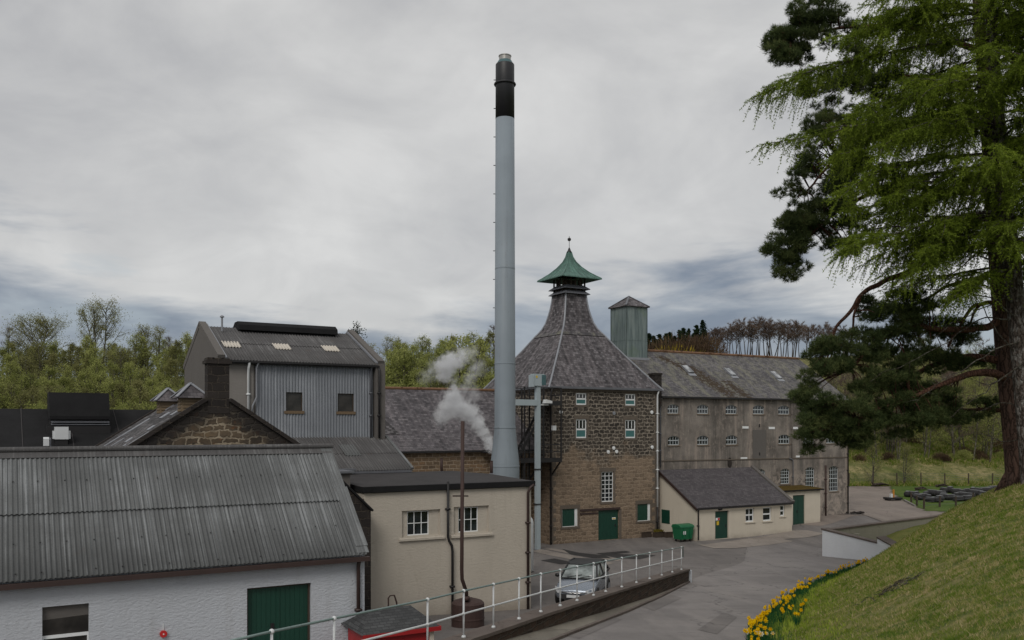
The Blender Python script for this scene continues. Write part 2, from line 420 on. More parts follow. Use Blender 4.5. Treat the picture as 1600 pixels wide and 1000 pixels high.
def m_glass(name, c=(.012,.015,.018), rough=.06):
    n = NT(name); ob = n.tc('Object'); f = n.noise(ob, 1.7, 3)
    return n.done(n.mix(n.mr(f, .35, .65), tuple(x*.5 for x in c), tuple(x*2.2 for x in c)), rough, n.bump(n.noise(ob, .9, 1), .12, .05), spec=.6)

def m_copper(name):
    n = NT(name); uv = n.tc('UV'); ob = n.tc('Object')
    st = n.noise(n.mapping(uv, (4.5, .35, 1)), 1.0, 5, .65); mid = n.noise(ob, 2.2, 5, .65)
    c = n.ramp(n.math('ADD', n.math('MULTIPLY', st, .65), n.math('MULTIPLY', mid, .35)), [(.3, (.028,.04,.037)), (.46, (.065,.125,.105)), (.6, (.1,.2,.165)), (.75, (.15,.27,.22))])
    return n.done(c, .65, n.bump(st, .3, .02), spec=.4)

def m_zincpanel(name):
    n = NT(name); uv = n.tc('UV'); ob = n.tc('Object')
    st = n.noise(n.mapping(uv, (3.5, .3, 1)), 1.0, 5, .62); big = n.noise(ob, .9, 4)
    c = n.ramp(st, [(.3, (.075,.1,.1)), (.5, (.135,.175,.175)), (.7, (.22,.26,.25))])
    c = n.mix(n.mr(big, .55, .7, 0, .5), c, (.12,.17,.11))
    return n.done(c, .6, None, spec=.4)

M = {}
M['tower_stone'] = m_rubble('tower_stone', (.02,.018,.017), (.125,.104,.084), (.31,.27,.22), .5, .29, .05, wobble=.42,
    split=(6.2, 7.2, (.125,.094,.068), (.34,.255,.18), (.31,.24,.175)))
M['gable_stone'] = m_rubble('gable_stone', (.018,.015,.013), (.23,.17,.112), (.36,.3,.22), .46, .25, .045, warm=(.2,.14,.08), soot=.93, orange=.85, wobble=.42, gable=(8.9, .66))
M['soot_stone'] = m_rubble('soot_stone', (.014,.012,.012), (.05,.042,.038), (.07,.058,.046), .5, .3, .02)
M['low_stone'] = m_rubble('low_stone', (.085,.06,.042), (.27,.195,.125), (.33,.26,.19), .55, .28, .045, warm=(.27,.15,.075))
M['dressed'] = m_roughcast('dressed_stone', (.19,.15,.115), (.05,.042,.035), .7, .4, 6)
M['dressed_dark'] = m_roughcast('dressed_stone_dark', (.135,.112,.09), (.03,.026,.022), .7, .4, 6)
M['slate_tower'] = m_slate('slate_tower', (.03,.027,.029), (.074,.068,.073), (.195,.183,.192), .2, .24, streak=.45)
M['slate_low'] = m_slate('slate_low', (.042,.038,.042), (.086,.079,.086), (.175,.162,.17), .21, .27, streak=.3)
M['slate_malt'] = m_slate('slate_malt', (.05,.048,.052), (.1,.094,.099), (.17,.162,.165), .2, .25, lichen=(.19,.185,.14),
    moss=[(5.0, 12.7, 6.9, 10.7, .6), (6.9, 10.8, 8.5, 7.2, 1.2), (9.9, 8.5, 10.3, 6.6, .8), (7.2, 11.2, 7.9, 10.4, .5)])
M['slate_annex'] = m_slate('slate_annex', (.06,.054,.06), (.088,.08,.086), (.125,.115,.12), .18, .22)
M['slate_gable'] = m_slate('slate_gable', (.012,.011,.012), (.04,.037,.038), (.19,.18,.185), .2, .25, streak=.12, bump=.9)
M['corr_roof'] = m_corr('corr_roof', (.1,.104,.105), (.178,.186,.19), (.3,.315,.325), rust=.08)
M['corr_dark'] = m_corr('corr_dark', (.075,.073,.074), (.13,.127,.128), (.2,.2,.2), rust=.2)
M['corr_wall'] = m_corr('corr_wall', (.195,.208,.23), (.28,.298,.325), (.36,.38,.41))
M['white_wall'] = m_roughcast('white_wall', (.5,.525,.565), (.26,.25,.24), .5, 1.0, 15)
M['whitewash'] = m_roughcast('whitewash', (.74,.76,.79), (.4,.38,.35), .25, .4, 9)
M['cream_wall'] = m_roughcast('cream_wall', (.5,.455,.39), (.2,.165,.13), .5, .5, 11, cracks=.18, basez=.1)
M['annex_wall'] = m_roughcast('annex_wall', (.6,.545,.455), (.22,.18,.14), .3, .3, 12, basez=-.35)
M['harl_grey'] = m_roughcast('harl_grey', (.13,.12,.112), (.06,.055,.05), .6, .4, 8)
M['harl_buff'] = m_roughcast('harl_buff', (.23,.215,.2), (.1,.09,.08), .5, .4, 8)
M['beige_wall'] = m_roughcast('beige_wall', (.3,.285,.235), (.09,.085,.07), .6, .5, 8, cracks=.6)
M['malt_wall'] = m_stained('malt_wall')
M['asphalt'] = m_asphalt('asphalt', (.14,.128,.122), (.19,.172,.16))
M['road'] = m_asphalt('road_asphalt', (.18,.166,.16), (.24,.22,.207))
M['apron'] = m_asphalt('concrete_apron', (.235,.205,.18), (.27,.24,.21))
M['gravel'] = m_asphalt('gravel_yard', (.185,.155,.135), (.22,.19,.165))
M['wet_patch'] = m_asphalt('dark_patch', (.028,.026,.026), (.04,.038,.036))
M['verge'] = m_asphalt('verge_concrete', (.15,.135,.11), (.21,.19,.155))
M['coping'] = m_asphalt('coping_concrete', (.125,.1,.086), (.07,.055,.046))
M['brickwall'] = m_rubble('old_retaining_wall', (.03,.022,.018), (.11,.07,.05), (.09,.075,.06), .44, .2, .03, wobble=.15)
M['earth'] = m_grass('earth', (.06,.07,.03), (.1,.1,.045), (.12,.1,.06))
M['bank'] = m_grass('bank_grass', (.055,.1,.016), (.15,.195,.035), (.34,.28,.135), .9, 1.6)
M['lawn'] = m_grass('lawn_grass', (.045,.085,.014), (.085,.135,.024), (.13,.15,.05), .5, 1.0, .5)
M['lawn_pale'] = m_grass('lawn_pale', (.1,.13,.03), (.16,.17,.045), (.22,.2,.07), .6)
M['rough'] = m_grass('rough_hill_grass', (.07,.09,.026), (.14,.155,.045), (.33,.27,.14), .95, 1.1)
M['wood_floor'] = m_grass('wood_floor', (.04,.055,.018), (.07,.085,.025), (.1,.085,.045), .6)
M['field'] = m_grass('far_field', (.12,.17,.045), (.16,.21,.06), (.2,.2,.08), .4, .1)
M['green_paint'] = m_plain('green_paint', (.007,.047,.031), .45, 0, .18)
M['green_blind'] = m_plain('green_blind', (.045,.15,.15), .6, 0, .25)
M['bin_green'] = m_plain('bin_green', (.008,.12,.05), .4, 0, .15)
def m_stack(name, c):
    n = NT(name); ob = n.tc('Object'); st = n.noise(n.mapping(ob, (3.2, 3.2, .09)), 1.0, 5, .65); big = n.noise(ob, .35, 4); fine = n.noise(ob, 9, 4)
    cc = n.mix(n.mr(big, .35, .65), tuple(x*.9 for x in c), tuple(x*1.08 for x in c)); cc = n.mix(n.mr(st, .52, .72, 0, .35), cc, tuple(x*.6 for x in c)); cc = n.mix(n.mr(st, .3, .42, .25, 0), cc, tuple(x*1.35 for x in c))
    cc = n.mix(n.mr(n.math('MULTIPLY', st, fine), .36, .46, 0, .4), cc, (.13,.09,.06)); return n.done(cc, .55, None, spec=.35)
M['stack_grey'] = m_stack('stack_grey', (.225,.262,.295))
M['post_grey'] = m_plain('post_grey', (.33,.385,.41), .45, .0, .1, 1.0)
M['stack_black'] = m_plain('stack_black', (.014,.014,.017), .5, 0, .3)
M['teal'] = m_plain('teal_metal', (.05,.11,.12), .5, 0, .3)
M['steel'] = m_plain('steel', (.35,.34,.32), .4, .6, .2)
M['white_paint'] = m_plain('white_paint', (.74,.76,.77), .4, 0, .08)
M['window_paint'] = m_plain('window_paint', (.44,.48,.5), .5, 0, .15)
M['rail_white'] = m_plain('rail_white', (.6,.62,.63), .45, 0, .2, 8)
M['rail_green'] = m_plain('weathered_rail', (.16,.22,.21), .45, .0, .4, 9)
M['black_metal'] = m_plain('black_metal', (.011,.01,.011), .55, 0, .35)
M['brown_pipe'] = m_plain('brown_pipe', (.04,.023,.02), .55, 0, .35, 2)
M['rust'] = m_plain('rusty_iron', (.045,.024,.02), .75, 0, .4, 3, bump=.3)
M['lead'] = m_plain('lead', (.24,.25,.275), .5, .1, .22, 2)
M['lead_dark'] = m_plain('lead_dark', (.12,.125,.14), .5, .1, .3, 2)
M['felt'] = m_plain('black_felt', (.016,.016,.017), .85, 0, .4, 1.2, .12, .2)
M['felt_grey'] = m_plain('grey_felt', (.05,.047,.048), .85, 0, .35, .8, .15, .2)
M['glass'] = m_glass('window_glass')
M['glass_dark'] = m_glass('dark_glass', (.02,.018,.016), .35)
M['skylight'] = m_plain('fibreglass_panel', (.5,.46,.4), .5, 0, .12)
M['roof_glass'] = m_glass('rooflight_glass', (.2,.21,.22), .1)
M['timber'] = m_wood('timber', (.17,.12,.075))
M['timber_dark'] = m_wood('timber_dark', (.06,.045,.034))
M['louvre'] = m_wood('louvre_timber', (.2,.15,.095))
M['red_paint'] = m_plain('red_paint', (.32,.012,.014), .5, 0, .2)
M['shingle'] = m_slate('shingle', (.04,.042,.043), (.058,.06,.062), (.085,.088,.09), .11, .2)
M['copper'] = m_copper('copper')
M['zinc'] = m_zincpanel('zinc_panel')
M['ridge_tile'] = m_plain('ridge_tile', (.16,.085,.045), .85, 0, .55, 4)
M['moss'] = m_grass('moss', (.075,.05,.012), (.13,.085,.018), (.06,.06,.018), .5, 2)
M['cask'] = m_wood('old_cask', (.03,.029,.031), .8)
M['cask_lit_top'] = m_wood('cask_lit_wood', (.2,.205,.215), .6)  # pale grey: light on the upper side of the casks, put into the colour
M['tarpaulin'] = m_plain('white_plastic', (.6,.62,.63), .35, 0, .08)
M['orange'] = m_plain('orange_plastic', (.5,.2,.02), .5, 0, .1)
M['yellow'] = m_plain('yellow_paint', (.6,.42,.03), .5)
M['sign_red'] = m_plain('sign_red', (.5,.02,.02), .5)
M['pine_bark'] = m_bark('pine_bark', (.06,.04,.033), (.15,.09,.07))
M['pine_limb'] = m_bark('pine_limb', (.08,.042,.03), (.16,.08,.055), None, .35, 9)
M['larch_bark'] = m_bark('larch_bark', (.055,.043,.036), (.13,.105,.09), (.26,.25,.235), .3, 8)
M['twig'] = m_bark('twig_bark', (.05,.042,.034), (.1,.085,.065), (.17,.165,.14), .5, 12)
M['wood_bark'] = m_bark('wood_bark', (.06,.052,.04), (.14,.125,.095), (.19,.19,.14), .3, 4)
M['bare_bark'] = m_bark('bare_bark', (.055,.045,.038), (.1,.082,.068), None, .3, 4)
M['pine_needle'] = m_leaf('pine_needles', [(0, (.028,.044,.02)), (.5, (.085,.115,.045)), (1, (.22,.245,.095))], .4, .5, 1.1)
M['larch_leaf'] = m_leaf('larch_leaves', [(0, (.045,.068,.014)), (.38, (.155,.215,.03)), (.72, (.3,.39,.055)), (1, (.48,.56,.09))], .5, .5, .8)
M['spring_leaf'] = m_leaf('spring_leaves', [(0, (.12,.145,.045)), (.5, (.29,.315,.1)), (1, (.46,.48,.18))], .45, .4, .35)
M['olive_leaf'] = m_leaf('olive_leaves', [(0, (.12,.125,.05)), (.5, (.225,.225,.09)), (1, (.34,.33,.15))], .45, .4, .35)
M['spruce_leaf'] = m_leaf('spruce_needles', [(0, (.012,.022,.012)), (.6, (.025,.042,.022)), (1, (.045,.065,.03))], .2, .4, .5)
M['bare_twig'] = m_leaf('bare_twigs', [(0, (.095,.07,.06)), (.6, (.165,.125,.102)), (1, (.25,.19,.155))], .4, .4, .4)
M['scrub'] = m_leaf('scrub_twigs', [(0, (.06,.04,.03)), (.6, (.11,.075,.05)), (1, (.17,.12,.06))], .2, .4, .4)
M['gorse'] = m_leaf('gorse', [(0, (.1,.09,.02)), (.6, (.22,.17,.03)), (1, (.35,.26,.04))], .2)
M['blade'] = m_leaf('grass_blades', [(0, (.05,.105,.016)), (.4, (.135,.21,.028)), (.59, (.215,.255,.052)), (.74, (.38,.32,.145)), (1, (.56,.47,.27))], .4, .55, 2.6)
M['daff_leaf'] = m_leaf('daffodil_leaves', [(0, (.014,.055,.022)), (.5, (.03,.1,.036)), (1, (.055,.15,.04))], .35, .2)
M['daff_petal'] = m_leaf('daffodil_petals', [(0, (.7,.42,.004)), (.6, (.82,.56,.008)), (1, (.88,.66,.03))], .3, .1)
M['daff_white'] = m_leaf('daffodil_pale_petals', [(0, (.7,.66,.5)), (1, (.8,.78,.65))], .3, .1)
M['car_body'] = m_plain('car_paint', (.24,.27,.315), .28, .5, .05, 1.0)
M['car_black'] = m_plain('car_black_plastic', (.012,.012,.013), .5)
M['car_glass'] = m_glass('car_glass', (.16,.18,.18), .03)  # base colour paled to stand in for sky reflected in the glass
M['tyre'] = m_plain('tyre_rubber', (.012,.012,.012), .85)
M['chrome'] = m_plain('chrome', (.7,.7,.7), .15, 1)
M['lamp'] = m_plain('lamp_lens', (.55,.57,.6), .12, .3)
M['red_lamp'] = m_plain('tail_lens', (.3,.01,.01), .2)
# ---------------------------------------------------------------- camera, sky, sun
cam = bpy.data.objects.new('camera', bpy.data.cameras.new('camera')); col.objects.link(cam)
cam.data.sensor_width = 36; cam.data.lens = F/1600*36; cam.data.shift_y = (HZ-500)/1600
cam.rotation_euler = (R(90), 0, 0); cam.data.clip_end = 6000; cam.data.clip_start = .1
sc.camera = cam
sc.view_settings.view_transform = 'Standard'; sc.view_settings.look = 'None'
sc.view_settings.exposure = 0; sc.view_settings.gamma = 1
sc.cycles.use_denoising = True
sc.cycles.max_bounces = 6; sc.cycles.transparent_max_bounces = 12; sc.cycles.volume_bounces = 3
SUN_EL, SUN_AZ = R(42), R(-162)      # azimuth from +Y towards +X
sun = bpy.data.objects.new('sun', bpy.data.lights.new('sun', 'SUN')); col.objects.link(sun)
sun.data.energy = 1.35; sun.data.angle = R(25); sun.data.color = (1, .95, .88)
sd = Vector((math.sin(SUN_AZ)*math.cos(SUN_EL), math.cos(SUN_AZ)*math.cos(SUN_EL), math.sin(SUN_EL)))
sun.rotation_euler = sd.to_track_quat('Z', 'Y').to_euler(); sun.location = sd*200

w = bpy.data.worlds.new('World'); sc.world = w; w.use_nodes = True
class WT(NT):
    def __init__(s, tree): s.t = tree; s.t.nodes.clear(); s._tc = None
n = WT(w.node_tree)
wo = n.n('ShaderNodeOutputWorld'); bg = n.n('ShaderNodeBackground'); bg.inputs[1].default_value = .1
sky = n.n('ShaderNodeTexSky', sky_type='NISHITA', sun_disc=False)
sky.sun_elevation = SUN_EL; sky.sun_rotation = SUN_AZ
d = n.tc('Generated'); dz = n.sep(d)[2]
den = n.math('MAXIMUM', n.math('ADD', dz, .2), .08)
den = n.math('ADD', den, .12); pl = n.vmath('DIVIDE', d, n.comb(den, den, 1)); pl = n.vmath('MULTIPLY', pl, (1, 1, 0))
el = n.math('MAXIMUM', dz, 0)
big = n.noise(n.mapping(d, (2.3, 2.3, 4.4), loc=(.7, .2, 1.9)), 1.3, 6, .56, .5); fine = n.noise(pl, 3.2, 6, .55, .7)
body = n.math('ADD', n.math('MULTIPLY', big, .62), n.math('MULTIPLY', fine, .38))
light = n.ramp(body, [(.36, (.49,.49,.494)), (.5, (.6,.597,.59)), (.62, (.705,.7,.687))])
# low banks of blue grey cloud, thicker to the right of the view
band = n.noise(n.mapping(d, (2.6, 2.6, 13), loc=(3.1, .4, .35)), 1.0, 6, .55, .4)
bx = n.sep(d)[0]
lowf = n.math('SUBTRACT', n.mr(el, .07, .25, .42, -.14), n.math('MULTIPLY', n.math('MINIMUM', n.math('ABSOLUTE', n.math('SUBTRACT', bx, .27)), n.math('ABSOLUTE', n.math('ADD', bx, .52))), .3))
bf = n.mr(n.math('ADD', band, lowf), .57, .76, 0, 1, True)
dark = n.mix(n.mr(fine, .35, .65), (.205,.24,.3), (.36,.395,.44))
c = n.mix(bf, light, dark)
gap = n.mr(n.math('ADD', n.noise(n.mapping(d, (2.2, 2.2, 9), loc=(.3, 2.2, .8)), 1.3, 5, .6), n.mr(el, .05, .3, .04, -.1)), .62, .7, 0, .5)
c = n.mix(gap, c, (.44,.5,.54))
c = n.vmath('SCALE', c, scale=10.0)
fin = n.mix(.93, sky.outputs[0], c)
n.set(bg.inputs[0], fin); n.t.links.new(bg.outputs[0], wo.inputs[0])

# ---------------------------------------------------------------- lie of the land
def lerp_tab(tab, x):
    if x <= tab[0][0]: return tab[0][1]
    for (a, fa), (b, fb) in zip(tab, tab[1:]):
        if x <= b:
            t = (x-a)/(b-a); return fa+(fb-fa)*t
    return tab[-1][1]
YARD = [(0,-5.7),(15,-6.1),(24,-6.55),(38,-7.85),(43,-8.05),(50,-8.4),(67,-9.0),(72,-9.0),(76,-8.72),(85,-8.3),(95,-8.2),(106,-7.9),(125,-7.2)]
ROAD = [(0,-3.2),(10,-4.15),(18,-4.98),(22.5,-5.45),(25,-5.75),(30,-6.35),(36,-7.0),(43,-7.66),(52,-8.25),(60,-8.7),(67,-8.98),(72,-9.0),(76,-8.72),(85,-8.3),(95,-8.2),(106,-7.9),(125,-7.2)]
def sstep(a, b, x):
    t = max(0, min(1, (x-a)/(b-a))); return t*t*(3-2*t)
def wall_x(Y): return .82+.42*(Y-25.2)          # the retaining wall with the railing
def wall_top(Y): return lerp_tab([(5,-3.7),(14.1,-4.36),(15.7,-4.5),(18.95,-4.8),(20.6,-4.92),(25.2,-5.3),(31,-5.82),(36.9,-6.38),(42.6,-6.93),(44,-7.05)], Y)
EDGE = [(-20,-13.0),(0,-4.5),(10,1.2),(16,3.9),(19,5.05),(22.7,6.0),(28.5,8.2),(34,10.4),(40.3,13.3),(45,15.9),(48.5,18.2),(53.5,21.6),(60,25.5),(70,31)]
def bank_x(Y): return lerp_tab(EDGE, Y)         # foot of the grass bank
def yard_z(X, Y):
    ry, rr = lerp_tab(YARD, Y), lerp_tab(ROAD, Y)
    t = sstep(wall_x(Y)-.75, wall_x(Y)-.3, X) if Y < 44 else sstep(-4, 9, X)
    return ry+(rr-ry)*t
def bank_d(X, Y): return (X-bank_x(Y))*.89
def bank_z(X, Y):
    d = max(0, bank_d(X, Y))
    base = lerp_tab(ROAD, max(0, Y-.4*d))
    sl = lerp_tab([(-4,.34),(3,.36),(11,.44),(22,.52),(30,.6),(38,.66),(48,.72)], Y)
    cap = lerp_tab([(-4,2.2),(3,2.4),(11,3.4),(22,6),(32,9)], Y)
    q = d-1.05*(1-math.exp(-d))          # a soft toe at the foot
    h = cap*(1-math.exp(-sl*q/cap*1.25)) if d else 0
    h = min(h, sl*q*1.02)*(1-sstep(52, 62, Y))
    return base+h+.05*(mnoise.noise(Vector((X*.5, Y*.5, 0)))+.5*mnoise.noise(Vector((X*1.4, Y*1.4, 3))))*min(1, d)
HILL_L = [(0,-7),(80,-8.6),(95,-7.2),(118,-.8),(140,5.2),(170,9),(230,9.5),(400,13),(1500,20)]
HILL_R = [(0,-8),(98,-8.1),(110,-7.6),(113,-7.2),(122,-4.6),(132,-1.8),(142,0.5),(165,4.5),(200,12),(240,19.2),(300,21),(420,24),(1500,40)]
def ground_z(X, Y):
    t = sstep(8, 34, X-.18*(Y-90))
    z = lerp_tab(HILL_L, Y)*(1-t)+lerp_tab(HILL_R, Y)*t
    far = sstep(75, 110, Y)
    z += far*(1.5*mnoise.noise(Vector((X*.02, Y*.02, 5)))+.5*mnoise.noise(Vector((X*.09, Y*.09, 2))))
    if Y < 114: z = min(z, -7.3 if X > 20 else z)
    # below the sheets laid over it
    return z
def grid_mesh(name, xs, ys, fz, mat, keep=None):
    nx, ny = len(xs), len(ys)
    V = [(x, y, fz(x, y)) for y in ys for x in xs]
    Fc = [(j*nx+i, j*nx+i+1, (j+1)*nx+i+1, (j+1)*nx+i) for j in range(ny-1) for i in range(nx-1) if keep is None or keep((xs[i]+xs[i+1])/2, (ys[j]+ys[j+1])/2)]
    me = np_mesh(name, V, Fc, mat, 4)
    me.polygons.foreach_set('use_smooth', [True]*len(me.polygons))
    return link(name, me)
def frange(a, b, s):
    k = int(round((b-a)/s)); return [a+(b-a)*i/k for i in range(k+1)]
xs = frange(-900, -120, 30)[:-1]+frange(-120, 140, 3)+frange(140, 900, 30)[1:]
ys = frange(-60, 60, 6)[:-1]+frange(60, 260, 3)+frange(260, 500, 12)[1:]+frange(500, 1500, 50)[1:]
def base_z(X, Y):
    if Y < 112 and -75 < X < 90:
        low = min(lerp_tab(YARD, Y), lerp_tab(ROAD, Y))-.75
        return low-(1.2 if Y < 60 else 0)
    return ground_z(X, Y)
g = grid_mesh('ground', xs, ys, base_z, M['rough']); tag(g, 'rough grassy hillside rising behind the works', 'ground', kind='structure')
# rough bank, denser, behind the lawn
xs2 = frange(20, 95, 1.0); ys2 = frange(111.8, 190.8, 1.0)
def rough_z(X, Y):
    t = sstep(111.5, 121, Y); return -7.66*(1-t)+ground_z(X, Y)*t+.06+.35*mnoise.noise(Vector((X*.35, Y*.35, 1)))*sstep(112, 118, Y)
o = grid_mesh('hillside', xs2, ys2, rough_z, M['rough']); tag(o, 'tussocky rough grass slope behind the lawn', 'hillside', kind='structure')
xs2 = frange(-130, 30, 2.0); ys2 = frange(88, 240, 2.0)
o = grid_mesh('wood_floor', xs2, ys2, lambda X, Y: ground_z(X, Y)+.08+.3*mnoise.noise(Vector((X*.3, Y*.3, 1))), M['wood_floor']); tag(o, 'mossy floor of the wood on the left hillside', 'woodland floor', kind='structure')
# yard: fine sheet left of the bank
xs2 = frange(-48, 34, .5); ys2 = frange(3, 90, .5)
def keep_yard(X, Y): return X < bank_x(Y)+1.0 and Y < 62 or (Y >= 62 and X < 34)
yard = grid_mesh('yard', xs2, ys2, yard_z, M['asphalt'], lambda X, Y: keep_yard(X, Y))
tag(yard, 'grey tarmac yard between the distillery buildings', 'yard', kind='structure')
# road: strip between verge and bank, then sweeping into the yard
def strip(name, rows, fz, mat, lift, label, cat, sub=10):
    V, Fc = [], []
    for (a, b) in rows:
        for i in range(sub+1):
            X = a[0]+(b[0]-a[0])*i/sub; Y = a[1]+(b[1]-a[1])*i/sub; V.append((X, Y, fz(X, Y)+lift))
    k = sub+1
    for j in range(len(rows)-1):
        for i in range(sub): Fc.append((j*k+i, j*k+i+1, (j+1)*k+i+1, (j+1)*k+i))
    me = np_mesh(name, V, Fc, mat, 4); me.polygons.foreach_set('use_smooth', [True]*len(me.polygons))
    return tag(link(name, me), label, cat, kind='structure')
def kerb_x(Y): return wall_x(Y)+.2+max(0, 1.25*(43.5-Y)/21)
rows = []
for Y in frange(4, 75, .5):
    xl = kerb_x(Y) if Y < 43.5 else wall_x(43.5)+.2+(Y-43.5)*.28+2.5*sstep(43.5, 56, Y)
    xr = bank_x(Y)+.4 if Y < 56 else bank_x(56)+.4-(Y-56)*.15
    rows.append(((xl, Y), (xr, Y)))
strip('road', rows, yard_z, M['road'], .012, 'tarmac access road curving down into the yard', 'road', 24)
rows = [((wall_x(Y)+.1, Y), (kerb_x(Y), Y)) for Y in frange(4, 43.5, .5)]
strip('verge', rows, yard_z, M['verge'], .035, 'cracked concrete verge along the foot of the railing wall', 'verge', 4)
mb = MB()
for Y in frange(4, 42.5, 1.0):
    a, b = (kerb_x(Y), Y), (kerb_x(Y+.97), Y+.97)
    za, zb = yard_z(*a), yard_z(*b)
    mb.bar((a[0], a[1], za+.03), (b[0], b[1], zb+.03), .12, .12)
tag(mb.build('kerb', M['coping']), 'low stone kerb between road and verge', 'kerb', kind='structure')
# patches laid on the yard
def patch(name, pts, lift, mat, label, cat, n=6):
    c = [Vector(S(*p)[:2]) if len(p) == 2 else Vector(p[:2]) for p in pts]
    import bmesh
    bm = bmesh.new(); f = bm.faces.new([bm.verts.new((p.x, p.y, 0)) for p in c]); bmesh.ops.triangulate(bm, faces=[f])
    for _ in range(3): bmesh.ops.subdivide_edges(bm, edges=[e for e in bm.edges if e.calc_length() > 1.2], cuts=1, use_grid_fill=True)
    bmesh.ops.triangulate(bm, faces=bm.faces)
    for v in bm.verts: v.co.z = yard_z(v.co.x, v.co.y)+lift
    bm.normal_update()
    for f in bm.faces:
        if f.normal.z < 0: f.normal_flip()
    me = bpy.data.meshes.new(name); bm.to_mesh(me); bm.free(); me.materials.append(mat)
    return tag(link(name, me), label, cat, kind='structure')
def on_ground(px, py, fz=yard_z):      # where the sight line through a photograph point meets the yard
    D = 12.0
    for _ in range(4000):
        X, Z = (px-800)/F*D, (HZ-py)/F*D
        if Z <= fz(X, D): break
        D += .03
    return (X, D, Z)
patch('concrete_apron', [on_ground(*p) for p in ((1092,852),(1140,846),(1237,829),(1262,829),(1288,834),(1262,840),(1225,843),(1240,846),(1190,853),(1150,857),(1115,857))], .024, M['apron'], 'pale worn concrete apron in front of the cream lean-to', 'apron')
patch('gravel_yard', [on_ground(*p) for p in ((1283,822),(1300,818),(1335,806),(1400,806))]+[(33.9,80),(33.9,89.9),(29,89.9)], .018, M['gravel'], 'brownish gravel yard at the far end of the maltings', 'gravel yard')
for pts in (((845,876),(866,873),(900,880),(876,882)), ((878,858),(905,864),(945,868),(956,873),(925,872),(890,866)), ((932,865),(978,861),(985,863),(960,866),(1025,868),(1000,874),(965,872))):
    patch('dark_patch', [on_ground(*p) for p in pts], .02, M['wet_patch'], 'dark repair patch in the tarmac before the kiln', 'tarmac patch')
for pts in (((832,862),(845,858),(960,880),(945,884)), ((850,858),(862,857),(975,874),(965,877))):
    patch('concrete_strip', [on_ground(*p) for p in pts], .016, M['apron'], 'pale concrete drain strip crossing the yard', 'drain strip')
for pts in (((872,992),(948,962),(972,969),(905,999)), ((1000,948),(1048,930),(1066,935),(1022,955)), ((1090,985),(1130,958),(1152,965),(1120,992))):
    patch('road_patch', [on_ground(*p) for p in pts], .02, M['asphalt'], 'slightly darker square repair in the access road', 'tarmac patch')
# gravel, lawn and the pale grass beyond the low wall
def lawn_z(X, Y): return lerp_tab(YARD, Y)+.02
def lawn_keep(X, Y):
    px = 800+F*X/Y; py = HZ-F*lawn_z(X, Y)/Y
    return px > 1392 and py < lerp_tab([(1392,764),(1398,773),(1413,783),(1433,793),(1447,798.5),(1490,801),(1700,801)], px)
o = grid_mesh('gravel', frange(26, 90, 1), frange(74, 112, 1), lambda X, Y: lawn_z(X, Y)+.02, M['gravel'], lambda X, Y: X > 33 or Y > 84); tag(o, 'brownish gravel area between the maltings and the lawn', 'gravel', kind='structure')
o = grid_mesh('lawn', frange(34, 100, .5), frange(66, 112, .5), lambda X, Y: lawn_z(X, Y)+.05, M['lawn'], lawn_keep); tag(o, 'bright mown lawn where old casks lie', 'lawn', kind='structure')
# the grass bank on the right
V = []; Fc = []
aa = frange(-10, 63, .4); dd = [0, .15, .35, .6]+frange(1, 12, .4)+frange(12, 40, 2)[1:]
for Yv in aa:
    for dv in dd:
        X = bank_x(Yv)+dv*1.1; V.append((X, Yv, bank_z(X, Yv)+(-.05 if dv == 0 else .0)))
k = len(dd)
for j in range(len(aa)-1):
    for i in range(k-1): Fc.append((j*k+i, j*k+i+1, (j+1)*k+i+1, (j+1)*k+i))
me = np_mesh('grass_bank', V, Fc, M['bank'], 4); me.polygons.foreach_set('use_smooth', [True]*len(me.polygons))
tag(link('grass_bank', me), 'steep mown grass bank in the right foreground', 'grass bank', kind='structure')
# ---------------------------------------------------------------- building helpers
def fu(px, v):                      # along-front position and distance of a photograph column on the front plane v
    r = (px-800)/F; Y = v/(CU-SU*r); return (CU*r+SU)*Y, Y
def fz(px, py, v):
    return (HZ-py)/F*fu(px, v)[1]
def rect_wall(mb, x0, x1, z0, z1, holes, y=0.0, depth=.16, m=0, mr=None, arch=None):
    """front wall in the plane y facing -y, with openings (hx0, hx1, hz0, hz1[, rise]) and reveals going back"""
    mr = m if mr is None else mr
    xs = sorted({x0, x1, *[h[0] for h in holes], *[h[1] for h in holes]}); zs = sorted({z0, z1, *[h[2] for h in holes], *[h[3] for h in holes]})
    for i in range(len(xs)-1):
        for j in range(len(zs)-1):
            cx, cz = (xs[i]+xs[i+1])/2, (zs[j]+zs[j+1])/2
            if any(h[0] < cx < h[1] and h[2] < cz < h[3] for h in holes): continue
            mb.quad((xs[i], y, zs[j]), (xs[i+1], y, zs[j]), (xs[i+1], y, zs[j+1]), (xs[i], y, zs[j+1]), m=m)
    for h in holes:
        a, b, c, d = h[:4]; rise = h[4] if len(h) > 4 else 0
        Y2 = y+depth
        mb.quad((a, y, c), (a, y, d-rise), (a, Y2, d-rise), (a, Y2, c), m=mr)
        mb.quad((b, y, d-rise), (b, y, c), (b, Y2, c), (b, Y2, d-rise), m=mr)
        mb.quad((b, y, c), (a, y, c), (a, Y2, c), (b, Y2, c), m=mr)
        if rise:
            N = 8; pts = []
            for k in range(N+1):
                t = k/N; pts.append((a+(b-a)*t, d-rise+rise*(1-(2*t-1)**2)))
            for k in range(N):
                (xa, za), (xb, zb) = pts[k], pts[k+1]
                mb.quad((xa, y, za), (xb, y, zb), (xb, y, d), (xa, y, d), m=m)
                mb.quad((xa, y, za), (xa, Y2, za), (xb, Y2, zb), (xb, y, zb), m=mr)
        else:
            mb.quad((a, y, d), (b, y, d), (b, Y2, d), (a, Y2, d), m=mr)
